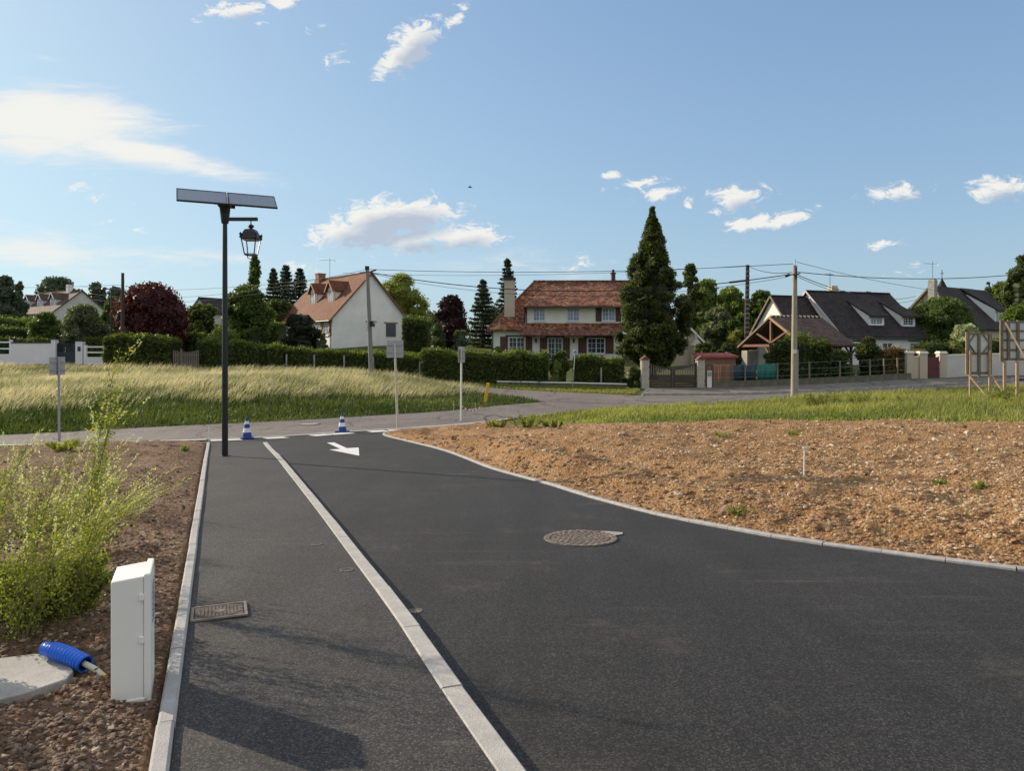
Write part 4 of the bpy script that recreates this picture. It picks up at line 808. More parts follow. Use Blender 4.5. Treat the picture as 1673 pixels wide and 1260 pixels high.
def dormer(h, xf, yc, ze_slope, slope, wd, zb, zt2, rise, roofm, wall, trim=None, side=-1, w=None, win='window_white', glass='glass_curtain', sh=False):
    """gabled dormer on the slope facing local -x; front at x=xf, cheeks run back to the slope"""
    d = MB(); xb = (zt2+rise*.4)/slope if False else xf+(zt2-zb)/slope+.15; xa = xf+(zt2+rise-zb)/slope+.2
    d.add([(xf,yc-wd/2,zb-.25),(xf,yc+wd/2,zb-.25),(xf,yc+wd/2,zt2),(xf,yc,zt2+rise),(xf,yc-wd/2,zt2),(xb,yc-wd/2,zt2),(xb,yc+wd/2,zt2),(xa,yc,zt2+rise),(xf+.1,yc-wd/2,zb-.3),(xf+.1,yc+wd/2,zb-.3)],
          [(0,4,3,2,1),(0,8,5,4),(1,2,6,9),(4,5,7,3),(2,3,7,6)])
    o = obj('dormer', d, wall, h); s2 = rise/(wd/2); v = .16
    for sg in (-1, 1):
        mb = MB(); mb.prism([(xf-.28,yc,zt2+rise+.09),(xf-.28,yc+sg*(wd/2+v),zt2-v*s2+.09),(xb+.1,yc+sg*(wd/2+v),zt2-v*s2+.09),(xa+.2,yc,zt2+rise+.09)], (0,0,-.08)); obj('dormer_roof', mb, roofm, o)
    if trim:
        mb = MB()
        for sg in (-1, 1): mb.bar((xf-.30,yc+sg*(wd/2+v),zt2-v*s2), (xf-.30,yc,zt2+rise+.02), .05, .13); fb = mb.box(xf-.05, xf+.03, yc+sg*wd/2-.07, yc+sg*wd/2+.07, zb-.1, zt2)
        obj('barge_board', mb, trim, o)
    f = L3((xf-.03, yc, 0), (0,-1,0), (-1,0,0)); ww = wd*.5
    mb = MB(); fbox(mb, f, -ww/2-.1, ww/2+.1, zb-.10, zb, 0, .14); obj('sill', mb, 'window_white', o)
    mb = MB(); fbox(mb, f, -ww/2, ww/2, zb, zt2-.06, 0, .02); obj('pane', mb, glass, o)
    mb = MB(); fbox(mb, f, -ww/2-.06, -ww/2, zb, zt2-.02, 0, .04); fbox(mb, f, ww/2, ww/2+.06, zb, zt2-.02, 0, .04); fbox(mb, f, -.03, .03, zb, zt2-.06, .02, .04); fbox(mb, f, -ww/2-.06, ww/2+.06, zt2-.06, zt2-.02, 0, .042); obj('frame', mb, win, o)
    return o
# --- left house: white gable, brown roof with two dormers
x, y = hx(543,68), 68.0; gC = 2.3; zeC = hz(517,68)-gC; zrC = hz(446,70.6)-gC
c1 = gable_house('white gabled house with brown tiled roof and two orange framed dormers', (x, y, gC), R(40), 8.0, 12.0, zeC, zrC, 'render_white', 'roof_brown', .35, trim='wood_brown', ridge_m='roof_brown')
sC = (zrC-zeC)/4
for yc in (3.2, 7.1): dormer(c1, 1.45, yc, zeC, sC, 1.45, zeC+1.1*sC, zeC+1.1*sC+1.55, .85, 'roof_brown', 'render_cream', 'wood_trim')
fg = L3((0,0,0), (1,0,0), (0,-1,0)); Zc = lambda py, d=70.: hz(py, d)-gC
mb = MB(); fbox(mb, fg, 5.65, 6.75, Zc(550,72), Zc(529,72), .0, .05); w = obj('roller_shutter', mb, 'shutter_grey', c1); mb = MB()
for k in range(9): z = Zc(550,72)+k*.14; fbox(mb, fg, 5.68, 6.72, z, z+.02, .05, .058)
obj('slats', mb, 'dark_metal', w)
mb = MB(); fbox(mb, fg, 5.45, 6.95, Zc(528.5,72), Zc(526.5,72), .0, .07); obj('lintel', mb, 'wood_trim', c1); mb = MB(); fbox(mb, fg, 3.45, 4.6, Zc(526.5,71), Zc(524.7,71), .0, .07); obj('lintel', mb, 'wood_trim', c1)
window(c1, fg, 3.6, 4.1, Zc(541,71), Zc(527.5,71), 1, sill=False, frame='brick_red'); window(c1, fg, 4.15, 4.5, Zc(535,71), Zc(527.5,71), 1, sill=False)
fl = L3((0,0,0), (0,-1,0), (-1,0,0)); window(c1, fl, -1.75, -.75, .95, 2.15, 2, frame='window_white', glass='glass_curtain'); shutter(c1, fl, -2.4, -1.8, .9, 2.2, 'wood_trim')
shutter(c1, fl, -.7, -.2, .9, 2.2, 'wood_trim'); window(c1, fl, -8, -6.8, .2, 2.15, 2)
mb = MB().box(3.5, 4.3, 10.3, 11.1, zrC-.4, zrC+.7).box(3.45, 4.35, 10.25, 11.15, zrC+.7, zrC+.8); obj('chimney', mb, 'brick_red', c1); antenna(c1, 4.1, 8.9, zrC, 2.3, 1.5, (.75,-.6))
# --- far left house with three dormers
xA, yA = hx(86,108), 108.0; gA = 3.9; zeA = hz(509,108)-gA; zrA = hz(473.5,110)-gA
h2 = gable_house('distant house with grey gable, brown roof and three small dormers', (xA, yA, gA), R(57), 8.2, 13.0, zeA, zrA, 'render_beige', 'roof_dark_brown', .4, trim='roof_dark_brown')
obj('gable_wall', MB().prism([(0,-.01,-1),(8.2,-.01,-1),(8.2,-.01,zeA),(4.1,-.01,zrA),(0,-.01,zeA)], (0,-.05,0)), 'render_grey', h2)
sA = (zrA-zeA)/4.1
for yc in (2.6, 6.6, 10.6): dormer(h2, 1.25, yc, zeA, sA, 1.35, zeA+1.0*sA, zeA+1.0*sA+1.35, .75, 'roof_dark_brown', 'render_grey', 'window_white')
fa = L3((0,0,0), (0,-1,0), (-1,0,0))
for a in (1.2, 5.0, 9.0): window(h2, fa, -a-1.1, -a, zeA-1.9, zeA-.5, 2, sill=False, frame='wood_trim')
obj('chimney', MB().box(3.4, 4.1, 2.6, 3.2, zrA-.9, zrA+1.0), 'render_white', h2)
# --- small dark roofed gable further right
xB, yB = hx(323,100), 100.0; gB = 3.4; zeB = hz(512,100)-gB; zrB = hz(490,101)-gB
h3 = gable_house('small distant bungalow with dark grey roof between the red tree and the lamp', (xB-1.2, yB, gB), R(-36), 5.2, 8.5, zeB, zrB, 'render_grey', 'roof_slate', .3)
window(h3, fg, 1.9, 2.9, zeB-.5, zeB+.5, 1, sill=False)
# --- garden outbuilding right of the big conifer
xE, yE = hx(1093,61), 61.0; gE = gz1(xE+1, yE); zeE = hz(556,61)-gE; zrE = hz(531,61)-gE
h4 = gable_house('low pinkish outbuilding with dark roof beside the big conifer', (xE, yE, gE), R(24), 3.3, 5.4, zeE, zrE+.1, 'render_beige', 'roof_slate', .25, trim='window_white')
mb = MB(); mb.box(2.0, 2.7, -.75, -.35, 0, 1.0).box(2.05, 2.2, -.7, -.35, 1.0, 1.7).box(2.5, 2.65, -.7, -.35, 1.0, 1.7); mb.add([(1.9,-.8,1.7),(2.8,-.8,1.7),(2.8,-.3,1.7),(1.9,-.3,1.7),(2.2,-.6,2.2),(2.5,-.6,2.2),(2.5,-.4,2.2),(2.2,-.4,2.2)], [(0,1,2,3),(4,5,6,7)[::-1],(0,4,5,1),(1,5,6,2),(2,6,7,3),(3,7,4,0)]); mb.box(2.25, 2.45, -.58, -.42, 2.2, 2.7)
bq = thing('barbecue', 'pale masonry barbecue with a little chimney in front of the pinkish outbuilding', 'barbecue', (xE, yE, gE), R(24)); obj('hearth', mb, 'stone_pale', bq)
# --- right house: dark roof, two shed dormers, wing and open carport
yawF = R(19); e = np.array([math.cos(yawF), math.sin(yawF)]); nf = np.array([math.sin(yawF), -math.cos(yawF)]); rl = np.array([26.2, 65.0]); org = rl+nf*4.2
gF = .55; dz = lambda py, d: hz(py, d)-gF; zrF = dz(478,65); zeF = dz(552,61)
# frame: x along the ridge, y away from the street
def gable_x(par, x0, x1, yc, hw, ze, zr, wall, roofm, ov=.35, ovx=.25, th=.13, z0=-1, nofront=False):
    mb = MB(); mb.add([(x0,yc-hw,z0),(x1,yc-hw,z0),(x1,yc+hw,z0),(x0,yc+hw,z0),(x0,yc-hw,ze),(x1,yc-hw,ze),(x1,yc+hw,ze),(x0,yc+hw,ze),(x0,yc,zr),(x1,yc,zr)], [(0,1,5,4),(1,2,6,9,5),(2,3,7,6),(3,0,4,8,7),(4,5,9,8),(6,7,8,9)]); obj('wall', mb, wall, par)
    s_ = (zr-ze)/hw; el = ze-ov*s_; t = .1
    slab('roof', par, [(x0-ovx,yc-hw-ov,el+t),(x1+ovx,yc-hw-ov,el+t),(x1+ovx,yc,zr+t),(x0-ovx,yc,zr+t)], th, roofm)
    slab('roof', par, [(x0-ovx,yc+.001,zr+t),(x1+ovx,yc+.001,zr+t),(x1+ovx,yc+hw+ov,el+t),(x0-ovx,yc+hw+ov,el+t)], th, roofm)
hF = thing('house', 'white house with steep black roof, two long shed dormers and a lower wing', 'house', (float(org[0]), float(org[1]), gF), yawF)
gable_x(hF, 0, 9.1, 4.2, 4.0, zeF+.35, zrF, 'render_white', 'roof_slate'); zw = dz(485.5,63.8); gable_x(hF, -3.7, -.28, 4.3, 4.0, zw-4.6, zw, 'render_cream', 'roof_slate')
mb = MB(); sf = (zrF-zeF-.35)/4.0
for yy in (4.2-4.35, ): mb.bar((-.28, yy, zeF+.1), (-.28, 4.2, zrF+.12), .04, .12)
mb.bar((-.28, 4.2, zrF+.12), (-.28, 7.5, zrF-3.2), .04, .16); obj('white_verge', mb, 'render_grey', hF)
mb = MB(); mb.bar((-3.98, .2, zw-4.65), (-3.98, 4.3, zw+.08), .04, .15); mb.bar((-3.98, 8.5, zw-4.8), (-3.98, 4.3, zw+.08), .04, .15); obj('barge_board', mb, 'wood_weathered', hF)
ridge(hF, (-.2,4.2,zrF+.13), (9.3,4.2,zrF+.13), 'roof_slate', .1); ridge(hF, (-3.9,4.3,zw+.12), (-.3,4.3,zw+.12), 'roof_slate', .09)
def shed(par, xa, xb, yf, zb, zt2, zback):
    """shed dormer: front wall at y=yf between zb and zt2, roof rising back to the ridge"""
    mb = MB(); yb = 4.0; sl = (zrF-zeF-.35)/4.0; zs = lambda y: zeF+.35+(y-.2)*sl
    mb.add([(xa,yf,zs(yf)-.1),(xb,yf,zs(yf)-.1),(xb,yf,zt2),(xa,yf,zt2),(xa,yb,zback-.1),(xb,yb,zback-.1),(xa,yb,zback-.4),(xb,yb,zback-.4)], [(0,1,2,3),(0,3,4,6),(1,7,5,2),(3,2,5,4)])
    o = obj('dormer', mb, 'render_white', par); mb = MB(); mb.prism([(xa-.12,yf-.4,zt2-.02),(xb+.25,yf-.4,zt2-.02),(xb+.05,yb+.1,zback+.10),(xa-.12,yb+.1,zback+.10)], (0,0,-.12)); obj('dormer_roof', mb, 'roof_slate', o)
    f = L3((0,yf,0), (1,0,0), (0,-1,0)); window(par, f, xa+.18, xb-.25, zb, zt2-.12, 2, bars=(2,3), sill=True); return o
shed(hF, 3.55, 5.25, .92, dz(530,63), dz(515.5,63), zrF-.35); shed(hF, 7.15, 8.75, .92, dz(532,64.5), dz(516.5,64.5), zrF-.35)
ff = L3((0,.2,0), (1,0,0), (0,-1,0)); window(hF, ff, 7.35, 8.3, dz(576,63.5), dz(560,63.5), 2, bars=(2,3)); window(hF, ff, 1.3, 2.7, dz(578,62), dz(560,62), 2, bars=(2,3)); window(hF, ff, 4.3, 5.4, dz(577,62.5), dz(560,62.5), 2)
mb = MB(); fbox(mb, ff, 7.2, 8.5, dz(558.5,63.5), dz(556.5,63.5), .0, .06); obj('lintel', mb, 'wood_dark', hF); mb = MB(); fbox(mb, ff, 1.1, 2.9, dz(558,62), dz(556,62), 0, .06); obj('lintel', mb, 'wood_dark', hF)
obj('chimney', MB().box(3.0, 3.75, 4.6, 5.3, zrF-.6, zrF+.55).box(3.05, 3.7, 4.65, 5.25, zrF+.55, zrF+.75), 'stone_pale', hF); antenna(hF, 2.6, 4.4, zrF, 1.9, .9, (1,0))
# carport: open timber gable towards the left
cp = thing('carport', 'open timber framed carport with dark tiled roof in front of the black roofed house', 'carport', (20.6, 52.3, -.35), yawF)
gc = -.35; ez = hz(561,52)-gc; rz_ = hz(517,55.3)-gc; cw = 3.45; Lc = 4.6; s_ = (rz_-ez)/cw
slab('roof', cp, [(0,-.35,ez-.1),(Lc,-.35,ez-.1),(Lc+.3,cw,rz_),(0,cw,rz_)], .12, 'roof_dark_brown'); slab('roof', cp, [(0,cw+.001,rz_),(Lc,cw+.001,rz_),(Lc,2*cw+.8,ez-.35),(0,2*cw+.8,ez-.35)], .12, 'roof_dark_brown')
mb = MB()
for k in range(12): mb.tube([(.05+k*Lc/12,cw,rz_+.03),(.02+(k+.55)*Lc/12,cw,rz_+.03)], .10, 8)
obj('ridge_tiles', mb, 'stone_pale', cp); mb = MB()
for k in range(12): mb.tube([(.02+(k+.56)*Lc/12,cw,rz_+.02),(.04+(k+1)*Lc/12,cw,rz_+.02)], .09, 8)
obj('ridge_tiles', mb, 'roof_slate', cp)
mb = MB(); mb.bar((-.03,-.4,ez-.2), (-.03,cw,rz_-.08), .06, .17); obj('barge_board', mb, 'wood_trim', cp); mb = MB(); mb.bar((-.03,2*cw+.8,ez-.45), (-.03,cw,rz_-.08), .05, .15); obj('barge_board', mb, 'wood_weathered', cp)
for a, b, w in (((.15,.1,ez-.12),(.15,2*cw,ez-.12),.19),((.15,cw,ez-.1),(.15,cw,rz_-.15),.16),((.15,cw-.05,ez+.1),(.15,cw*.42,ez+.98),.14),((.15,cw+.05,ez+.1),(.15,cw*1.58,ez+.98),.14),((.15,.15,ez-.02),(.15,cw,rz_-.22),.14),((.15,2*cw,ez-.02),(.15,cw,rz_-.22),.14),((.15,cw-.7,ez-.15),(.15,cw,ez-1.0),.13),((.15,cw+.7,ez-.15),(.15,cw,ez-1.0),.13),((.15,cw,-.2),(.15,cw,ez-.15),.16),((.15,.15,-.2),(.15,.15,ez-.15),.17)):
    mb = MB(); mb.bar(a, b, w); obj('beam', mb, 'wood_brown', cp)
for xx in (1.6, 3.1, 4.5):
    mb = MB(); mb.bar((xx,.05,-.2), (xx,.05,ez-.2), .15); obj('post', mb, 'wood_dark', cp)
    for s2 in (-1, 1): mb = MB(); mb.bar((xx,.05,ez-.85), (xx+s2*.55,.05,ez-.22), .10); obj('brace', mb, 'wood_dark', cp)
mb = MB(); mb.bar((0,.05,ez-.2), (Lc,.05,ez-.2), .15); obj('beam', mb, 'wood_dark', cp)
obj('stone_pier', MB().box(-.1,.9,2*cw-.9,2*cw-.2,-.4,ez-.5), 'old_concrete', cp); obj('back_wall', MB().box(1.5,Lc,2*cw-.3,2*cw-.05,-.4,ez-.1), 'render_white', cp)
# --- far right house
xG, yG = hx(1523,83), 83.0; gG = 1.5; dG = lambda py, d: hz(py, d)-gG; yg = R(33)
h5 = thing('house', 'half timbered house with dark roof and tall chimney behind the round garden tree', 'house', (xG, yG, gG), yg)
zr5 = dG(468,83); ze5 = zr5-4.6; gable_x(h5, 0, 12.0, 0, 4.4, ze5, zr5, 'render_beige', 'roof_slate', .4, .4)
mb = MB(); mb.bar((-.45,-4.8,ze5-.4), (-.45,0,zr5+.05), .06, .2); mb.bar((-.45,4.8,ze5-.4), (-.45,0,zr5+.05), .06, .2); obj('barge_board', mb, 'wood_weathered', h5)
mb = MB()
for yy in (-3,-2,-1,0,1,2,3): mb.bar((-.03,yy,ze5-2.5), (-.03,yy,zr5-abs(yy)*1.04-.1), .14, .06)
mb.bar((-.035,-3.9,ze5+.2), (-.035,3.9,ze5+.2), .06, .16); obj('timber_framing', mb, 'wood_weathered', h5)
mb = MB().box(-1.5,-.8,-1.0,-.3,-.5,dG(457,81)); mb.add([(-1.5,-1.0,dG(457,81)),(-.8,-1.0,dG(457,81)),(-.8,-.3,dG(457,81)),(-1.5,-.3,dG(457,81)),(-1.15,-.75,dG(453,81)),(-.95,-.75,dG(453,81)),(-.95,-.6,dG(453,81)),(-1.15,-.6,dG(453,81))], [(0,1,5,4),(1,2,6,5),(2,3,7,6),(3,0,4,7),(4,5,6,7)]); obj('chimney', mb, 'old_concrete', h5)
mb = MB(); xa, xb, yf = 5.9, 8.6, -3.9; zt2, zb = dG(510,86.5), dG(531,86.5)
mb.add([(xa,yf,zb-.6),(xb,yf,zb-.6),(xb,yf,zt2+.1),(xa,yf,zt2+.1),(xa,-.6,zr5-.6),(xb,-.6,zr5-.6)], [(0,1,2,3),(0,3,4),(1,5,2),(3,2,5,4)]); o = obj('dormer', mb, 'render_white', h5)
mb = MB(); mb.prism([(xa-.1,yf-.4,zt2+.05),(xb+.2,yf-.4,zt2+.05),(xb+.2,-.2,zr5+.1),(xa-.1,-.2,zr5+.1)], (0,0,-.12)); obj('dormer_roof', mb, 'roof_slate', o)
f5 = L3((0,yf,0), (1,0,0), (0,-1,0)); window(h5, f5, xa+.35, xb-.35, zb, zt2-.1, 2, glass='glass_curtain', frame='gate_burgundy', sill=False); mb = MB(); fbox(mb, f5, xa+.2, xb-.2, zb-.15, zb-.02, 0, .05); fbox(mb, f5, xa+.2, xb-.2, zt2-.08, zt2+.03, 0, .05); obj('surround', mb, 'window_white', h5)
antenna(h5, .5, .2, zr5, 2.9, 1.5, (1,-.3))
# church spire tip behind
xs, ys = hx(1539,150), 150.0; sp = thing('church_spire', 'tiny dark church spire with cross above the half timbered house roof', 'spire', (xs, ys, 3)); zt_ = hz(441,150)-3
obj('tower', MB().box(-1.5,1.5,-1.5,1.5,-1,zt_-6), 'old_concrete', sp); mb = MB(); mb.add([(-1.5,-1.5,zt_-6),(1.5,-1.5,zt_-6),(1.5,1.5,zt_-6),(-1.5,1.5,zt_-6),(0,0,zt_-1.6)], [(0,1,4),(1,2,4),(2,3,4),(3,0,4),(3,2,1,0)]); obj('roof', mb, 'roof_slate', sp)
obj('cross', MB().box(-.05,.05,-.05,.05,zt_-1.8,zt_).box(-.35,.35,-.05,.05,zt_-.75,zt_-.65), 'dark_metal', sp)

for h_, P_ in ((hs, [(W(860),-.09,ze+.1),(W(860),-.09,zu1)]), (hs, [(W(805),-.07,-.3),(W(805),-.07,ze-.2)]), (hF, [(9.0,.12,-.5),(9.0,.12,zeF+.1)]), (c1, [(-.06,.3,-.3),(-.06,.3,zeC-.2)])):
    obj('downpipe', MB().tube(P_, .045, 8), 'dark_metal', h_)
obj('gutter', MB().tube([(-.25,-.28,zeF-.02),(9.35,-.28,zeF-.02)], .06, 6), 'dark_metal', hF); obj('gutter', MB().tube([(-.42,-.2,zeC-.42),(-.42,12.2,zeC-.42)], .06, 6), 'dark_metal', c1)
# ---------------------------------------------------------------- walls, gates, fences, poles
def pilar(mb, x, y, z0, z1, w): mb.box(x-w/2, x+w/2, y-w/2, y+w/2, z0, z1)
# left: white wall, navy gate, rail fences
dLf = 57.0; zb = .88; X = lambda px, d=dLf: (px-CX)/F*d; Zp = lambda py, d=dLf: CAMZ+(HZ-py)/F*d
wl = thing('garden_wall', 'low white rendered wall left of the navy gate', 'wall', (X(20), dLf, zb)); wd_ = X(86)-X(20)
obj('wall', MB().box(0, wd_, -.12, .12, -.4, Zp(561)-zb), 'wall_white', wl); obj('coping', MB().box(-.02, wd_, -.16, .16, Zp(561)-zb, Zp(559.3)-zb), 'dark_metal', wl)
for a, b, top, lab in ((86,93,555,'white gate pillar with dark cap at the left side of the navy gate'), (125.5,137,558,'white gate pillar with letterbox at the right side of the navy gate')):
    p = thing('gate_pillar', lab, 'pillar', (X(a), dLf, zb)); w = X(b)-X(a); h = Zp(top)-zb
    obj('shaft', MB().box(0, w, -.2, .2, -.4, h), 'wall_white', p); obj('cap', MB().box(-.04, w+.04, -.24, .24, h, h+.08), 'dark_metal', p)
    if a > 100: obj('letterbox', MB().box(w*.35, w*.75, -.235, -.2, h-.75, h-.4), 'dark_metal', p)
gt = thing('gate', 'navy metal double gate with vertical bars between white pillars', 'gate', (X(93.5), dLf, zb)); w = X(125)-X(93.5); h = Zp(561)-zb
obj('panel', MB().box(0, w/2-.02, -.02, .02, .05, h*.5).box(w/2+.02, w, -.02, .02, .05, h*.5), 'gate_navy', gt)
mb = MB()
for x0, x1 in ((0, w/2-.02), (w/2+.02, w)): mb.box(x0, x1, -.03, .03, h*.5, h*.5+.06).box(x0, x1, -.03, .03, h-.06, h).box(x0, x0+.05, -.031, .031, h*.5+.06, h-.06).box(x1-.05, x1, -.031, .031, h*.5+.06, h-.06)
obj('frame', mb, 'gate_navy', gt); me = mesh_of('bar', MB().box(-.018,.018,-.014,.014,h*.5+.06,h-.06), 'gate_navy')
for k in range(14): share('bar', me, gt, (.09+k*(w-.16)/13.5, 0, 0))
def railfence(label, a, b, top, base, d=dLf, n=2):
    x0, x1 = X(a, d), X(b, d); z = Zp(base, d); h = Zp(top, d)-z; f = thing('rail_fence', label, 'fence', (x0, d, z)); w = x1-x0
    obj('base_wall', MB().box(0, w, -.10, .10, -.5, h*.33), 'wall_white', f); pm = mesh_of('post', MB().box(-.09,.09,-.09,.09,h*.33,h), 'window_white'); rm = mesh_of('rail', MB().box(.09,w/n-.09,-.03,.03,0,.11), 'window_white')
    for k in range(n+1): share('post', pm, f, (min(max(k*w/n, .09), w-.09), 0, 0))
    for k in range(n):
        for zz in (h*.55, h*.86): share('rail', rm, f, (k*w/n, 0, zz))
railfence('white two rail fence on a low wall at the left edge of the photo', -60, 20, 555.5, 590, n=3); railfence('white two rail fence between letterbox pillar and the dark bush', 138, 173, 564, 593, d=56.6, n=1)
obj2 = thing('garden_wall', 'short low white wall piece beside the dark round bush', 'wall', (X(173, 56.4), 56.4, zb)); obj('wall', MB().box(0, .9, -.1, .1, -.5, .35), 'wall_white', obj2)
pg = thing('picket_gate', 'grey weathered picket gate between the dark hedges', 'gate', (X(283, 54), 54.0, .55)); w = X(325, 54)-X(283, 54); h = Zp(572, 54)-.55
obj('rails', MB().box(0, w, .0, .04, .25, .35).box(0, w, .0, .04, h-.4, h-.3), 'wood_weathered', pg)
for k in range(15): mb = MB().box(0, .075, -.03, -.002, .05, h-.14*math.sin(math.pi*k/14)); obj('picket', mb, 'wood_weathered', pg, loc=(k*(w-.08)/14, 0, 0))
obj('post', MB().box(w*.3, w*.3+.1, -.08, -.032, -.3, h+.1), 'wood_weathered', pg)
# gate with stone pillars before the house
dG_ = 47.0; zg = -.66; XG = lambda px: (px-CX)/F*dG_; ZG = lambda py: CAMZ+(HZ-py)/F*dG_-zg
for a, b, lab in ((1048.5,1061,'pale stone gate pillar with tiled cap, left of the wooden gate'), (1139.5,1151.5,'pale stone gate pillar with tiled cap, right of the wooden gate')):
    p = thing('gate_pillar', lab, 'pillar', (XG(a), dG_, zg)); w = XG(b)-XG(a); h = ZG(588)
    obj('core', MB().box(.02, w-.02, .02, w-.02, -.3, h), 'mortar', p); mb = MB(); z = 0.0
    while z < h-.06:
        hh = random.uniform(.11, .17); x = 0.0
        while x < w-.05:
            ww = min(random.uniform(.12, .22), w-x); mb.box(x+.008, x+ww-.008, -.015+random.uniform(-.01,.01), .1, z+.008, z+hh-.008); mb.box(w-.1, w+.012, x+.008+.02, x+ww-.008, z+.008, z+hh-.008) if x > .1 else None; mb.box(-.012, .1, x+.008+.02, x+ww-.008, z+.008, z+hh-.008) if x > .1 else None; x += ww
        z += hh
    tag(obj('stones', mb, 'stone_pale', p), kind='stuff')
    mb = MB(); mb.prism([(-.08,-.08,h),(w+.08,-.08,h),(w*.5,-.08,h+.26)], (0, w+.16, 0)); obj('cap', mb, 'roof_porch', p)
gt = thing('gate', 'dark wooden double gate with pickets above boards between stone pillars', 'gate', (XG(1061.5), dG_+.2, zg)); w = XG(1139)-XG(1061.5); hw = w/2; hb = ZG(614)
def gtop(x): t = abs(x/w*2-1); return ZG(602)+(ZG(593)-ZG(602))*t**1.6
for s_ in (0, 1):
    x0 = s_*hw+(.02 if s_ else 0); x1 = x0+hw-.02
    for k in range(5): mb = MB().box(x0+.1, x1-.1, -.03, .03, .05+k*(hb-.1)/5+.01, .05+(k+1)*(hb-.1)/5-.015); obj('board', mb, 'wood_dark', gt)
    obj('stile', MB().box(x0, x0+.1, -.05, .05, .02, gtop(x0)+.02), 'wood_dark', gt); obj('stile', MB().box(x1-.1, x1, -.05, .05, .02, gtop(x1)+.02), 'wood_dark', gt)
    obj('rail', MB().box(x0+.1, x1-.1, -.05, .05, hb-.05, hb+.05), 'wood_dark', gt); mb = MB()
    for k in range(8): a = x0+.1+(x1-x0-.2)*k/8; b = x0+.1+(x1-x0-.2)*(k+1)/8; mb.bar((a,0,gtop(a)-.04), (b,0,gtop(b)-.04), .09, .08)
    obj('top_rail', mb, 'wood_dark', gt)
    for k in range(9): a = x0+.14+(x1-x0-.28)*k/8.; obj('picket', MB().box(a-.035, a+.035, -.018, .018, hb+.05, gtop(a)-.06), 'wood_weathered', gt)
pm = thing('letterbox_post', 'narrow white letterbox panel beside the right stone pillar', 'letterbox', (XG(1155), dG_, zg)); obj('panel', MB().box(0,.30,-.05,.05,-.2,1.15), 'wall_white', pm); obj('box', MB().box(.03,.27,-.10,-.052,.8,1.1), 'old_concrete', pm)
obj('frame', MB().box(-.05,0,-.03,.03,-.2,1.55).box(.30,.35,-.03,.03,-.2,1.55).box(-.05,.35,-.031,.031,1.5,1.55), 'dark_metal', pm)
rs = thing('reed_screen', 'brown reed screen fence behind the low wall beside the gate', 'screen', (XG(1165.5), dG_+.35, zg)); w = XG(1195)-XG(1165.5); rm = [mesh_of('reed', MB().box(-.022,.022,-.02,.02,.3,1.45+k*.05), 'reed') for k in range(3)]
for k in range(24): share('reed', rm[k % 3], rs, (k*w/23.5, random.uniform(-.02,.02), 0), (0, random.uniform(-.02,.02), 0))
sh = thing('shed', 'small reed walled shelter with red sheet roof behind the reed screen', 'shed', (XG(1150)+.3, 49.0, -.5)); w = (1210-1150)/F*49-.1; z1 = CAMZ+(HZ-583)/F*49+.5
obj('wall', MB().box(0, w, 0, 1.8, -.2, z1), 'reed', sh); mb = MB(); mb.prism([(-.1,-.25,z1),(w+.1,-.25,z1),(w+.1,2,z1+.22),(-.1,2,z1+.22)], (0,0,-.06)); obj('roof', mb, 'roof_red_sheet', sh)
mb = MB()
for k in range(22): mb.tube([(-.1+k*(w+.2)/21,-.26,z1+.02),(-.1+k*(w+.2)/21,2,z1+.24)], .035, 5, False)
tag(obj('ribs', mb, 'roof_red_sheet', sh), kind='stuff')
# low concrete wall with wire fence posts, following the pavement
WL = resample([(XG(1164),47.05),(19.5,48.1),(24,49.0),(27.1,49.9)], 14); lw = thing('low_wall', 'low grey concrete wall with wire fence posts along the pavement', 'wall', (0,0,0)); pmn = mesh_of('panel', MB().box(0,1,-.07,.07,-.3,.42), 'mossy_wall'); pp = mesh_of('post', MB().box(-.04,.04,-.04,.04,-.3,1.5), 'wood_weathered')
for k in range(13):
    a, b = WL[k], WL[k+1]; z = gz1(*a)+.05; q = math.hypot(*(b-a)); share('panel', pmn, lw, (a[0], a[1], z), (0, -math.atan2(gz1(*b)+.05-z, q), math.atan2(*(b-a)[::-1])), (q-.01, 1, 1))
    if k % 2 == 0 or k > 9: share('post', pp, lw, (a[0], a[1]-.0, z+.002))
mb = MB()
for zz in (.7, 1.1, 1.5):
    for k in range(13): a, b = WL[k], WL[k+1]; mb.tube([(a[0],a[1],gz1(*a)+zz),(b[0],b[1],gz1(*b)+zz)], .006, 4)
obj('wires', mb, 'galvanised', lw)
for a, b, m, lab in ((1197,1236,'tarp_navy','dark navy windbreak sheet on the wire fence above the low wall'),(1238,1271,'tarp_green','teal windbreak sheet on the wire fence, right of the navy sheet')):
    t0, t1 = [(p/47.2-0)*0+(p-CX)/F*47.6 for p in (a, b)]; n = 10; mb = MB(); V = []; 
    for k in range(n+1):
        x = t0+(t1-t0)*k/n; y = np.interp(x, WL[:, 0], WL[:, 1])+.12+.04*math.sin(k*2.1); z = gz1(x, y); V += [(x,y,z+.45),(x,y+.02,z+1.0),(x,y,z+1.48-.05*math.sin(k*1.3))]
    mb.add(V, [(k*3+j, k*3+3+j, k*3+4+j, k*3+1+j) for k in range(n) for j in (0,1)]); r_ = thing('windbreak', lab, 'screen', (t0, 47.8, -.5)); o = obj('sheet', mb, m, r_, world_=True, smooth=True)
    sd_ = o.modifiers.new('t', 'SOLIDIFY'); sd_.thickness = .01
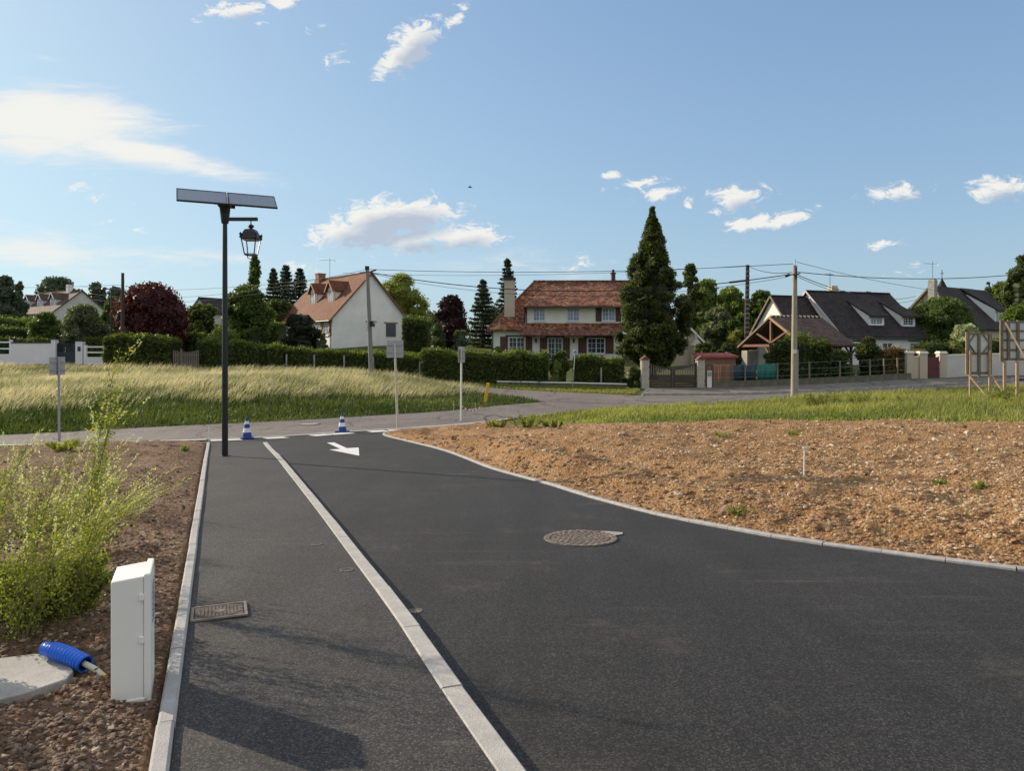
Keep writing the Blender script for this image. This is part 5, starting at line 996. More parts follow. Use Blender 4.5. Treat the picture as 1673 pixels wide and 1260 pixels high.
# right: white wall, pillars and burgundy gate
for a, b, t, bs, d, lab in ((1482,1493,574,0,50.6,'cream gate pillar standing alone left of the white garden wall'),(1503,1515.5,574.5,0,50.8,'cream gate pillar with flat cap left of the burgundy gate'),(1535.5,1547,574.5,0,51.4,'cream gate pillar with flat cap right of the burgundy gate')):
    x = (a-CX)/F*d; w = (b-a)/F*d; z = gz1(x, d); h = CAMZ+(HZ-t)/F*d-z; p = thing('gate_pillar', lab, 'pillar', (x, d, z)); obj('shaft', MB().box(0,w,0,w,-.3,h-.14), 'render_beige', p); mb = MB().box(-.05,w+.05,-.05,w+.05,h-.14,h-.05).box(0,w,0,w,h-.05,h+.02); obj('cap', mb, 'render_cream', p)
x = (1515.8-CX)/F*51; w = (1535.2-1515.8)/F*51; z = gz1(x, 51); p = thing('gate', 'burgundy metal gate between the cream pillars', 'gate', (x, 51.05, z)); obj('leaf', MB().box(.02,w-.02,0,.04,.06,1.45), 'gate_burgundy', p); obj('frame', MB().box(.02,.09,-.02,-.002,.06,1.5).box(w-.09,w-.02,-.02,-.002,.06,1.5).box(.09,w-.09,-.02,-.002,.7,.76), 'gate_burgundy', p)
def wallseg(label, P, h, m='render_grey', th=.2):
    r_ = thing('garden_wall', label, 'wall', (P[0][0], P[0][1], gz1(*P[0]))); mb = MB(); mc = MB()
    for a, b in zip(P[:-1], P[1:]):
        za, zb_ = gz1(*a), gz1(*b); n = np.array([-(b[1]-a[1]), b[0]-a[0]]); n = n/np.hypot(*n)*th/2
        for M_, lo, hi, e_ in ((mb,-.3,h,1.0),(mc,h,h+.07,1.3)): M_.add([(a[0]-n[0]*e_,a[1]-n[1]*e_,za+lo),(b[0]-n[0]*e_,b[1]-n[1]*e_,zb_+lo),(b[0]+n[0]*e_,b[1]+n[1]*e_,zb_+lo),(a[0]+n[0]*e_,a[1]+n[1]*e_,za+lo),(a[0]-n[0]*e_,a[1]-n[1]*e_,za+hi),(b[0]-n[0]*e_,b[1]-n[1]*e_,zb_+hi),(b[0]+n[0]*e_,b[1]+n[1]*e_,zb_+hi),(a[0]+n[0]*e_,a[1]+n[1]*e_,za+hi)], [(0,3,2,1),(4,5,6,7),(0,1,5,4),(1,2,6,5),(2,3,7,6),(3,0,4,7)])
    obj('wall', mb, m, r_, world_=True); obj('coping', mc, 'render_cream', r_, world_=True)
wallseg('short pale wall between two cream pillars left of the burgundy gate', [((1494-CX)/F*50.7, 50.9), ((1502.5-CX)/F*50.8, 51.0)], 1.45, 'render_beige')
wallseg('long pale rendered garden wall right of the burgundy gate', [((1547.5-CX)/F*51.4, 51.6), ((1640-CX)/F*53, 53.0), (46, 55.5)], 1.5, 'render_grey')
wallseg('low grey wall under the hedge in front of the cream house', [(-1.0,49.3),(4.0,48.6),(8.3,47.6)], .20, 'mossy_wall')
# utility poles
def pole(label, px, pb, pt, d, w, m, lean=0, fit=None, name='utility_pole', cat='pole', z=None):
    x = (px-CX)/F*d; g = gz1(x, d) if z is None else z; top = CAMZ+(HZ-pt)/F*d; p = thing(name, label, cat, (x, d, g)); H = top-g
    obj('shaft', MB().tube([(0,0,-.5),(lean*.5,0,H*.5),(lean,0,H)], [w*.58, w*.5, w*.40], 10), m, p, smooth=True); return p, Vector((x+lean, d, top)), H
pR, tR, H = pole('tall pale wooden utility pole in front of the carport', 1297, 655, 434, 40.5, .30, 'pole_wood', .06)
mb = MB(); mb.tube([(.06,0,H-.1),(.09,0,H+.35)], .02, 6); obj('rod', mb, 'galvanised', pR); mb = MB(); mb.bar((-.45,-.12,H-.55),(.3,-.12,H-.45),.07); mb.tube([(-.5,-.12,H-.6),(-.28,-.12,H-.5)], .075, 8); mb.tube([(.05,-.16,H-.15),(.05,-.16,H-.75)], .07, 8); obj('insulators', mb, 'black_metal', pR)
obj('conduit', MB().tube([(.20,-.02,-.3),(.20,-.02,2.8)], .045, 8), 'galvanised', pR); obj('plate', MB().box(-.08,.08,-.19,-.175,2.6,2.8), 'sign_white', pR)
pD, tD, HD = pole('dark lattice concrete utility pole behind the bright green trees', 1219, 560, 433, 60, .36, 'pole_dark', .12); mb = MB()
for k in range(20): mb.box(-.19+.1*k/20, .19-.02*k/20+.06*k/20, -.22, -.19, .5+k*.38, .62+k*.38)
obj('rungs', mb, 'pole_grey', pD)
pM, tM, HM = pole('grey utility pole leaning before the white gabled house', 607.5, 606, 438, 46, .27, 'pole_grey', -.30); mb = MB(); mb.tube([(-.30,0,HM-.12),(-.30,0,HM+.12)], .14, 8); mb.tube([(.0,-.1,HM-.22),(.3,-.1,HM-.12)], .05, 6); mb.tube([(-.75,-.1,HM-.3),(-.3,-.1,HM-.25)], .03, 6); mb.box(-.08,.14,-.3,-.14,HM*.47,HM*.52); obj('insulators', mb, 'black_metal', pM)
pL, tL, HL = pole('bare dark wooden pole standing beside the red leaved tree', 200.5, 548, 446, 56, .26, 'pole_dark')
sl, _, HS = pole('thin green street light among trees left of the red leaved tree', 182, 550, 473, 60, .13, 'dark_metal', name='street_light', cat='street light'); obj('arm', MB().tube([(0,0,HS-.05),(-.5,0,HS+.12)], .035, 6), 'dark_metal', sl); obj('lamp_head', MB().lathe([(.04,.16),(.22,.05),(.26,-.03),(.05,-.06)], 10, (-.55,0,HS+.05)), 'dark_metal', sl)
def wire(label, A, B, sag, r=.016, joint=None):
    A, B = Vector(A), Vector(B); w = thing('wire', label, 'wire', A); P = [A.lerp(B, k/24)-A-Vector((0,0,sag*4*(k/24)*(1-k/24))) for k in range(25)]; obj('cable', MB().tube(P, r, 5), 'wire_black', w)
    if joint: a, b, rr = joint; k0 = int(a*24); mb = MB(); mb.tube([P[k0], P[k0].lerp(P[k0+1], b)], rr, 6); obj('splice', mb, 'black_metal', w)
V_ = lambda p, dx, dz: (p.x+dx, p.y, p.z+dz)
TL = Wp(-80, 470, 62)
wire('upper overhead wire from the leaning grey pole to the pale pole', V_(tM,.1,-.08), V_(tR,-.1,.1), .30); wire('lower thick overhead wire from the leaning grey pole to the pale pole', V_(tM,.1,-.25), V_(tR,-.4,-.5), 1.05, .026, (.90, .9, .06)); wire('lowest thin overhead wire from the leaning grey pole to the pale pole', V_(tM,.1,-.32), V_(tR,-.4,-.62), 1.25, .012)
wire('overhead wire from the dark lattice pole to the pale pole', V_(tD,.1,-.1), V_(tR,0,-.35), .25, .022); wire('overhead wire from the lattice pole leaving behind the conifer', V_(tD,0,-.05), Wp(560, 446, 78), .5)
wire('upper overhead wire running left from the leaning grey pole', V_(tM,-.1,-.1), Wp(150, 480, 80), 1.0, .014); wire('second overhead wire running left from the leaning grey pole', V_(tM,-.1,-.25), Wp(140, 488, 80), 1.1, .014); wire('third overhead wire running left from the leaning grey pole', V_(tM,-.1,-.3), Wp(130, 468, 80), .7, .014); wire('wire from the bare dark pole to far left trees', V_(tL,0,-.9), TL, .1, .012)
wire('nearly level overhead wire running right from the pale pole', V_(tR,.1,-.35), Wp(1760, 436, 46), .55, .022); wire('overhead wire sloping from the pale pole top over the black roof', V_(tR,.1,.2), Wp(1640, 480, 70), .55, .014)
wire('first service wire sloping from the pale pole to the tall chimney', V_(tR,.1,-.5), Wp(1496, 484, 78), .75, .022, (.28, 1, .07)); wire('second service wire sloping from the pale pole to the tall chimney', V_(tR,.1,-.6), Wp(1496, 490, 78), .8, .016)
# ---------------------------------------------------------------- hedges and trees
def pts(*a): return [((px-CX)/F*d, d) for px, d in a]
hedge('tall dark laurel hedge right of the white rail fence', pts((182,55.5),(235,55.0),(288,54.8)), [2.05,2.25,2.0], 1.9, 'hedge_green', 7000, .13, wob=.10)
hedge('long dark hedge behind the dry meadow, left half', pts((327,55.2),(400,54.5),(470,53.6)), [1.9,1.85,1.5], 1.2, 'hedge_green', 7000, .10, lit_top=.15)
hedge('long dark hedge behind the dry meadow, right half with small posts', pts((472,53.6),(560,52.6),(640,51.8),(695,51.4)), [1.45,1.35,1.3,1.25], 1.1, 'hedge_green', 8000, .10, lit_top=.15, posts=((.02,.23,.45,.66,.98), 1.15))
hedge('second sunlit hedge behind the front hedge before the white gable', pts((455,61),(560,59.5),(700,57.5),(800,56)), [.75,.85,1.0,1.4], 1.2, 'hedge_green', 8000, .11, lit_top=.2)
hedge('tall clipped hedge beside the side street junction', pts((693,51.0),(780,50.2),(896,49.6)), [1.85,1.95,2.0], 1.5, 'hedge_green', 14000, .10, lit_top=.2)
hedge('low garden hedge in front of the cream house, right part', pts((938,50.3),(985,49.7),(1018,49.2)), [1.75,1.7,1.6], 1.1, 'hedge_green', 6000, .10, lit_top=.2, posts=((.6,), 1.2))
hedge('dark hedge terrace at the far left edge', pts((-60,66),(20,66),(60,67)), [2.3,2.3,2.2], 2.0, 'dark_green', 4500, .13); hedge('upper light green hedge terrace at the far left edge', pts((-60,74),(10,74),(58,75)), [3.0,3.0,2.6], 2.0, 'mid_green', 4500, .14, lit_top=.3)
hedge('front dark hedge row just behind the white wall at left', pts((-60,60.5),(20,60.5),(95,60)), [1.7,1.7,1.5], 1.2, 'dark_green', 4500, .12); hedge('low dark hedge behind the white rail fence', pts((138,60),(180,59.5)), [1.65,1.65], 1.2, 'hedge_green', 2500, .11)
hedge('dark hedge below the pale round shrub left of the lamp post', pts((300,62),(360,61.5),(420,61)), [1.9,1.9,2.3], 1.5, 'hedge_green', 5000, .12)
hedge('tall clipped dark hedge block right of the white gable', pts((662,64.5),(703,64.2)), [3.1,3.0], 2.0, 'dark_green', 5000, .12, wob=.04, lit_top=.3)
hedge('olive clipped hedge left of the dark yew', pts((405,72),(462,71)), [2.2,2.2], 1.6, 'hedge_green', 2500, .12)
hedge('dark hedge of mixed shrubs behind the teal sheet', pts((1258,51),(1300,50.5),(1345,50.8)), [2.2,2.6,2.3], 1.9, 'dark_green', 7000, .13, wob=.2); hedge('sunlit leafy hedge top behind the pale utility pole', pts((1285,53.2),(1345,53)), [2.75,2.5], 1.5, 'mid_green', 3500, .13, lit_top=.35, wob=.12)
hedge('clipped hedge with rusty leaves left of the white garden wall', pts((1438,51.4),(1470,51.5),(1500,51.8)), [1.75,1.75,1.7], 1.1, 'hedge_rust', 5000, .10, lit_top=.1)
hedge('low dark planting behind the white garden wall', pts((1500,55),(1560,56),(1660,58)), [1.9,2.1,1.9], 1.5, 'dark_green', 4500, .13, wob=.15)
tree('bush', 'upright dark thuja bush between the hedges on the right', 1419, 551, 45, 51.5, 'conifer_green', COL, 5000, .11, 26, 0, core=.8, clumpr=.35, cat='bush')
tree('bush', 'rounded dark bush in front of the carport, right part', 1368, 573, 55, 50.8, 'dark_green', BUSH, 3500, .11, 20, 0, cat='bush'); tree('bush', 'small bright round bush above the teal sheet', 1256, 577, 28, 51, 'bright_green', BUSH, 1800, .09, 12, 0, cat='bush'); tree('bush', 'thin leafless looking shrub beside the upright thuja bush', 1389, 588, 20, 50.6, 'olive_leaf', BUSH, 500, .08, 8, .04, cat='bush', core=.3)
tree('bush', 'dark round bush right of the barbecue', 1152, 560, 40, 57, 'dark_green', BUSH, 3000, .12, 16, 0, cat='bush'); tree('bush', 'dark round bush behind the red sheet roof', 1192, 562, 42, 55, 'dark_green', BUSH, 3000, .12, 16, 0, cat='bush')
tree('bush', 'airy light green bush in the gap of the hedge', 916, 573, 40, 50.0, 'mid_green', BUSH, 3000, .10, 16, 0, cat='bush', clumpr=.34); tree('bush', 'yellowish small bush beside the thin street sign', 908, 590, 26, 49.2, 'field_green', BUSH, 1200, .08, 10, 0, cat='bush')
tree('bush', 'low dark rose bush left of the stone pillar', 1034, 601, 44, 47.8, 'dark_green', BUSH, 2200, .09, 12, 0, cat='bush', core=.6); tree('bush', 'flowering bush before the left corner of the cream house', 812, 568, 34, 58, 'mid_green', BUSH, 1800, .11, 12, 0, cat='bush')
tree('tree', 'big round copper beech with dark red leaves', 248, 466, 126, 60, 'purple_leaf', [(.0,.72),(.15,.9),(.35,1),(.6,.98),(.8,.8),(1,.35)], 15000, .15, 90, .2, clumpr=.28)
tree('tree', 'dark green leafy tree directly behind the lamp post', 402, 467, 92, 63, 'mid_green', [(.0,.75),(.2,.95),(.45,1),(.7,.8),(.9,.5),(1,.2)], 11000, .16, 70, .18, clumpr=.26)
tree('tree', 'slim poplar rising behind the lantern', 416, 416, 25, 92, 'mid_green', [(.1,.7),(.4,1),(.7,.95),(.9,.7),(1,.2)], 3600, .2, 30, .15, clumpr=.55, core=.5)
spruce('spruce_tree', 'dark spruce left of the brown roof, leftmost of the three', 447, 440, 50, 82, 'blue_spruce', 5200, .24); spruce('spruce_tree', 'tallest dark spruce left of the brown roof, middle of the three', 467, 434, 60, 86, 'blue_spruce', 6200, .25); spruce('spruce_tree', 'dark spruce touching the brown roof, rightmost of the three', 490, 438, 58, 88, 'blue_spruce', 5600, .25)
tree('tree', 'shady broad tree under the three spruces', 455, 492, 62, 78, 'dark_green', BUSH, 4500, .18, 30, .15)
tree('yew', 'dark upright yew cluster before the white gabled house', 491, 515, 64, 60.5, 'yew_green', [(0,.95),(.3,1),(.65,.92),(.85,.75),(1,.45)], 8000, .12, 55, 0, clumpr=.22, core=.8, cat='bush'); tree('bush', 'small rounded grey shrub at the foot of the dark yew', 527, 545, 24, 60, 'olive_leaf', BUSH, 1600, .09, 12, 0, cat='bush')
tree('willow', 'yellow green willow behind the white gable', 655, 449, 88, 88, 'willow_green', [(.1,.7),(.3,.95),(.55,1),(.8,.8),(1,.3)], 9000, .2, 60, .2, aspect=.25, core=.6)
tree('bush', 'clipped dark topiary dome beside the tall hedge block', 715, 528, 33, 61, 'dark_green', DOME, 3500, .08, 14, 0, cat='bush', core=.88, clumpr=.5); tree('tree', 'dark plum tree left of the grey spruce', 737, 484, 68, 72, 'plum_leaf', [(.05,.7),(.3,.95),(.5,1),(.75,.8),(1,.3)], 7000, .16, 50, .15)
spruce('spruce_tree', 'broad grey green spruce left of the mottled roof', 789, 457, 56, 76, 'blue_spruce', 7000, .22, lo=.02); spruce('spruce_tree', 'narrow dark spruce rising behind the tall beige chimney', 829, 423, 52, 88, 'blue_spruce', 5600, .25)
tree('bush', 'blue green shrub below the dark plum tree', 752, 540, 36, 62, 'olive_leaf', BUSH, 1800, .1, 12, 0, cat='bush')
# the big conifer right of the house
x, d = px_base(1066, 53), 53.0
prof = [(.07,.42),(.16,.86),(.27,1),(.40,.97),(.50,.86),(.57,.72),(.64,.58),(.72,.46),(.80,.33),(.88,.20),(.95,.09),(1,.02)]
tree('conifer', 'big dark conifer with pointed top beside the cream house', 1066, 338, 126, 53, 'conifer_green', prof, 60000, .12, 330, .30, clumpr=.14, core=.62, aspect=.36, cat='tree')
tree('tree', 'shaggy dark pine behind the big conifer', 1128, 432, 44, 75, 'conifer_green', [(.3,.6),(.6,1),(.8,.7),(1,.3)], 3500, .18, 30, .15, core=.5)
for px, top, w, d, m, lab in ((1152,458,72,80,'bright_green','bright green tree just right of the big conifer'),(1196,470,70,84,'bright_green','rounded bright tree left of the lattice pole'),(1243,476,60,82,'mid_green','leafy tree right of the lattice pole'),(1172,505,60,72,'olive_leaf','pale green lower tree behind the outbuilding'),(1210,515,52,70,'mid_green','lower leafy tree at the foot of the lattice pole')):
    tree('tree', lab, px, top, w, d, m, ROUND if top < 500 else BUSH, 7000, .19, 45, .16)
tree('bush', 'feathery light green bamboo clump at the foot of the lattice pole', 1203, 541, 36, 60, 'field_green', BUSH, 2200, .16, 14, 0, cat='bush', aspect=.2, core=.6)
tree('tree', 'distant treetop above the black roof ridge', 1415, 476, 30, 110, 'olive_leaf', BUSH, 1500, .25, 12, .1)
tree('tree', 'large dark round garden tree before the half timbered house', 1533, 491, 122, 66, 'mid_green', [(.0,.7),(.2,.92),(.45,1),(.7,.9),(.88,.66),(1,.35)], 16000, .17, 90, .2, clumpr=.24)
tree('bush', 'shrub covered with creamy white blossom beside the round tree', 1577, 531, 58, 58, 'pale_blossom', BUSH, 5000, .10, 26, 0, cat='bush'); tree('bush', 'yellow green shrub behind the pale garden wall', 1565, 558, 40, 54.5, 'field_green', BUSH, 2200, .10, 14, 0, cat='bush')
tree('tree', 'tall dark tree at the right edge of the photo', 1672, 418, 66, 92, 'dark_green', ROUND, 6000, .22, 40, .2); tree('tree', 'sunlit green tree right of the half timbered house', 1640, 462, 74, 98, 'bright_green', ROUND, 7000, .22, 50, .2, clumpr=.25); tree('tree', 'leafy green tree filling the right edge behind the boards', 1668, 500, 70, 74, 'bright_green', BUSH, 6000, .18, 40, .2)
tree('tree', 'slender pale tree left of the tall dark right edge tree', 1616, 459, 26, 96, 'olive_leaf', COL, 1500, .2, 14, .12, core=.5)
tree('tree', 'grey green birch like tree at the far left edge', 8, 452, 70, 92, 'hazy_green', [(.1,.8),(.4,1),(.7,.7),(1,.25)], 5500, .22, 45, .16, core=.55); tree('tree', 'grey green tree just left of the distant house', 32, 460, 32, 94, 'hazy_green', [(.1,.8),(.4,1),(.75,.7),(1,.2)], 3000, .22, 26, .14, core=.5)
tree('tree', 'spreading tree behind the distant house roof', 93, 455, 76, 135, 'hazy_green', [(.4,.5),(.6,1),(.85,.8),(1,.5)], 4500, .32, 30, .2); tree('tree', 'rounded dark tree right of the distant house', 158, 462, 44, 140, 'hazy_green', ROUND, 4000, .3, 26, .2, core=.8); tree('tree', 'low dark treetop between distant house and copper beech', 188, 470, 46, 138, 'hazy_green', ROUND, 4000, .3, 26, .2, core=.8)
tree('tree', 'green tree before the distant grey gable', 182, 486, 36, 80, 'mid_green', BUSH, 2600, .17, 18, .1)
tree('tree', 'dark shrubby tree above the left half of the white wall', 76, 512, 62, 63.5, 'mid_green', BUSH, 6000, .13, 36, .1); tree('tree', 'pale airy olive like tree above the navy gate', 138, 499, 80, 62, 'olive_leaf', [(.05,.6),(.25,.9),(.5,1),(.75,.85),(1,.4)], 9000, .12, 55, .12, clumpr=.26)
tree('bush', 'pale grey rounded shrub left of the lamp post', 369, 537, 70, 58, 'weed_green', DOME, 4000, .09, 22, 0, cat='bush', core=.85)
for k, (px, top, w, d) in enumerate(((330,500,60,90),(560,520,300,120),(900,500,260,110),(1330,520,200,100),(720,512,120,100),(250,520,160,100))):
    tree('tree', ['leafy tree behind the small bungalow','low tree line behind the white gabled house','tree line hidden behind the cream house','trees behind the black roofed house','low trees between plum tree and topiary dome','low trees behind the copper beech'][k], px, top, w, d, 'dark_green', BUSH, 3500, .3, 26, .1)
# ---------------------------------------------------------------- things on and by the road
def box_bevel(name, mb, m, par, b=.006): return obj(name, mb, m, par, bevel=b)
# solar street lamp
x, y = near(367.5, 750); y0 = y; g = fwz(x, y); lp = thing('street_lamp', 'black solar street lamp with hanging lantern on the dark footway', 'street lamp', (x, y, g)); zz = lambda py: CAMZ+(HZ-py)/F*y-g
ztop = zz(343)
obj('pole', MB().tube([(0,0,-.1),(0,0,.02),(0,0,ztop*.5),(0,0,ztop-.3)], [.068,.068,.060,.050], 20), 'black_metal', lp, smooth=True); obj('base_plate', MB().lathe([(.125,-.02),(.125,.012),(.09,.02)], 20), 'black_metal', lp)
obj('head', MB().lathe([(.075,zz(365)),(.085,zz(361)),(.10,zz(352)),(.115,zz(340)),(.14,zz(338)),(.16,zz(336))], 16), 'black_metal', lp, smooth=True)
ya = math.atan2(.95, 2.05); u = np.array([math.cos(ya), math.sin(ya), 0]); nh = np.array([math.sin(ya), -math.cos(ya), 0]); til = R(33); sv_ = nh*math.cos(til)-Zv*math.sin(til); nn_ = nh*math.sin(til)+Zv*math.cos(til)   # sv_ runs down the slope toward the viewer
cen = np.array([.02, .10, zz(323)])
mb = MB(); mb.obox(cen-nn_*.05, u, sv_, nn_, (-.28,.28), (-.14,.2), (-.03,.03)); mb.bar(cen-nn_*.08+u*-.2, (0,0,zz(340)), .05); mb.bar(cen-nn_*.08+u*.2, (0,0,zz(340)), .05); mb.obox(cen-nn_*.12, u, sv_, nn_, (-.16,.16), (-.12,.12), (-.06,.04)); obj('bracket', mb, 'black_metal', lp)
for s_ in (-1, 1):
    a, b = (-1.05, -.006) if s_ < 0 else (.006, 1.05)
    fr_ = MB(); f_ = .022
    for ur, vr in (((a,b),(-.335,-.335+f_)),((a,b),(.335-f_,.335)),((a,a+f_),(-.335+f_,.335-f_)),((b-f_,b),(-.335+f_,.335-f_))): fr_.obox(cen, u, sv_, nn_, ur, vr, (-.02,.02))
    o = obj('solar_panel', fr_, 'galvanised' if False else 'dark_metal', lp); p_ = obj('solar_cells', MB().obox((0,0,0), (1,0,0), (0,1,0), (0,0,1), (a+f_, b-f_), (-.335+f_, .335-f_), (-.012, .012)), 'solar_cells', o)
    p_.matrix_local = Matrix(((u[0],sv_[0],nn_[0],cen[0]),(u[1],sv_[1],nn_[1],cen[1]),(u[2],sv_[2],nn_[2],cen[2]),(0,0,0,1)))
    # pale rim of the module edge facing up
    rim = MB().obox(cen, u, sv_, nn_, (b-.012 if s_ > 0 else b-.010, b), (-.335, .335), (.0201, .024)); obj('rim', rim, 'cone_white', o)
au = np.array([1,0,0]); za = zz(357.5); obj('arm', MB().box(.06,.73,-.035,.035,za-.045,za+.03), 'black_metal', lp)
lx = (410-367.5)/F*y; ln = obj('lantern_roof', MB().lathe([(.012,zz(360)),(.012,zz(366)),(.06,zz(368)),(.075,zz(370)),(.03,zz(373)),(.05,zz(375))], 10, (lx,0,0)), 'black_metal', lp)
def quadring(mb, c, ws, zs):
    V = []
    for w, z in zip(ws, zs): V += [(c-w,-w,z),(c+w,-w,z),(c+w,w,z),(c-w,w,z)]
    k = len(ws); return mb.add(V, [(i*4+a, i*4+(a+1) % 4, (i+1)*4+(a+1) % 4, (i+1)*4+a) for i in range(k-1) for a in range(4)]+[(3,2,1,0), tuple((k-1)*4+a for a in range(4))])
mb = MB(); quadring(mb, lx, [.172,.186,.172,.135,.105,.05], [zz(391),zz(390),zz(388),zz(380),zz(375.5),zz(374)]); obj('lantern_hood', mb, 'black_metal', lp)
mb = MB()
for sx in (-1, 1):
    for sy in (-1, 1):
        mb.bar((lx+sx*.16, sy*.16, zz(391)), (lx+sx*.108, sy*.108, zz(415.5)), .02); mb.lathe([(.03,0),(.02,.06),(.035,.09),(.004,.13)], 6, (lx+sx*.172, sy*.172, zz(390)))
for z_, w in ((415.5,.112),(417,.105)):
    for s_ in (-1, 1): mb.bar((lx-w, s_*w, zz(z_)), (lx+w, s_*w, zz(z_)), .016); mb.bar((lx+s_*w, -w, zz(z_)), (lx+s_*w, w, zz(z_)), .016)
mb.tube([(lx-.09,0,zz(416)),(lx-.07,0,zz(421.5)),(lx,0,zz(423.5)),(lx+.07,0,zz(421.5)),(lx+.09,0,zz(416))], .010, 6); obj('lantern_frame', mb, 'black_metal', lp)
mb = MB(); quadring(mb, lx, [.145,.14], [zz(393),zz(391)]); obj('light_panel', mb, 'old_concrete', lp)
# cones
cu = None
def cone(label, px, py, h=.66, rz=0):
    x, y = near(px, py); g = gz1(x, y)+.018; c = thing('traffic_cone', label, 'traffic cone', (x, y, g), rz, 'blue and white cones at the road end'); w = .19
    obj('base', MB().box(-w,w,-w,w,0,.035), 'cone_blue', c, bevel=.01); R_ = lambda z: .125*(1-z/h)+.028
    for z0, z1, m, n in ((.035,.19,'cone_blue','body'),(.19,.32,'cone_white','band'),(.32,.44,'cone_blue','body'),(.44,.53,'cone_white','band'),(.53,h,'cone_blue','body')):
        mb = MB(); e = .002 if n == 'band' else 0; mb.lathe([(R_(z0)+e, z0),(R_(z1)+e, z1)], 18); obj(n, mb, m, c, smooth=True)
cone('blue and white traffic cone right beside the lamp post', 403.5, 717.5, .66, .3); cone('blue and white traffic cone with dark tip, right of the footway end', 559, 708.5, .64, -.2)
# signs seen from behind
def signpost(label, px, pb, pt, w, m, lean, plates, pm='alu_back', d=None):
    x, y = near(px, pb); g = gz1(x, y); H = CAMZ+(HZ-pt)/F*y-g; s_ = thing('road_sign', label, 'road sign', (x, y, g)); obj('post', MB().tube([(0,0,-.2),(lean,0,H)], w/2, 10), m, s_, smooth=True)
    for (cx_, cz, ww, hh, rz) in plates:
        mb = MB(); c, q = math.cos(rz), math.sin(rz); mb.obox((lean*(cz/H)+cx_, 0, cz), (c,q,0), (q,-c,0), (0,0,1), (-ww/2,ww/2), (-.04,-.026), (-hh/2,hh/2)); o = obj('plate', mb, pm, s_, bevel=.004)
        mb = MB()
        for zz_ in (-.22, .22): mb.obox((lean*(cz/H)+cx_, 0, cz+hh*zz_), (c,q,0), (q,-c,0), (0,0,1), (-ww*.46,ww*.46), (-.026,.006), (-.018,.018))
        obj('rail', mb, 'galvanised', o)
    return s_
ppm = lambda py: F/(2040/(py-626))
signpost('beige post with blank square sign seen from behind at the road mouth', 650, 703, 562, .085, 'beige_post', -.11, [(0,2.83,.60,.62,R(4))])
signpost('thin white post with edge-on sign near the red and white tape', 753, 697, 570, .075, 'plastic_white', .02, [(-.02,2.60,.28,.62,R(62)),(.12,2.60,.28,.62,R(75))])
signpost('grey post with narrow edge-on sign by the cross road at left', 97, 722, 583, .07, 'galvanised', -.02, [(-.01,2.2,.55,.52,R(78)),(-.05,2.2,.5,.5,R(80))])
x, y = (938-CX)/F*47.6, 47.6; g = gz1(x, y); s_ = thing('street_name_sign', 'small white street name sign on a thin leaning post before the hedge', 'sign', (x, y, g)); H = CAMZ+(HZ-573)/F*y-g; obj('post', MB().tube([(-.12,0,-.2),(.08,0,H)], .03, 8), 'galvanised', s_)
obj('plate', MB().box(-.08,.22,-.05,-.03,H-.22,H+.06), 'sign_white', s_); obj('border', MB().box(-.05,.19,-.056,-.0505,H-.16,H-.10).box(-.02,.16,-.056,-.0505,H-.07,H-.02), 'sign_blue', s_)
x, y = far(792, 659, -.95); yp = thing('marker_post', 'leaning yellow plastic marker post on the grass tip', 'marker post', (x, y, gz1(x, y))); mb = MB(); mb.bar((0,0,-.1),(.18,0,1.05),.22,.16); obj('post', mb, 'yellow_plastic', yp, bevel=.015)
# stakes with red and white tape
stk_ = []
for px, py, h, lab in ((741,697,.75,'thin pale stake left of the tape'),(776,690,.42,'short pale stake right of the tape'),(787,690,.30,'shortest pale stake at the end of the tape')):
    x, y = near(px, py); g = gz1(x, y)+.05; s_ = tag(obj('stake', MB().tube([(0,0,-.1),(.01,0,h)], .014, 6), 'beige_post'), lab, 'stake'); s_.location = (x, y, g); stk_.append((x, y, g+h))
mb = MB(); A = Vector((near(753,697)[0], near(753,697)[1], gz1(*near(753,697))+.62)); B = Vector(stk_[2]); tp = thing('barrier_tape', 'red and white barrier tape sagging between the white post and a stake', 'tape', A)
for k in range(12):
    p, q_ = A.lerp(B, k/12), A.lerp(B, (k+1)/12); f1 = lambda t: Vector((0,0,-.22*4*t*(1-t))); p = p+f1(k/12)-A; q_ = q_+f1((k+1)/12)-A; mb = MB(); mb.bar(p, q_, .004, .06); obj('stripe', mb, 'plastic_red' if k % 2 else 'cone_white', tp)
x, y = 11.0*(1313.5-CX)/F, 11.0; z = float(zR(np.array([x]), np.array([y]))[0]); H = CAMZ+(HZ-730)/F*y-z; s_ = thing('survey_stake', 'thin white survey stake with small cap on the ochre mound', 'stake', (x, y, z)); obj('rod', MB().tube([(0,0,-.1),(.01,0,H-.02)], .012, 8), 'plastic_white', s_); obj('cap', MB().tube([(.01,0,H-.03),(.01,0,H)], .035, 8), 'plastic_white', s_)
x, y = near(340, 722); s_ = tag(obj('stake', MB().tube([(0,0,-.1),(0,0,.42)], .010, 6), 'cone_white'), 'tiny white peg at the far end of the left kerb', 'stake'); s_.location = (x, y+.05, gz1(x, y)+.03)
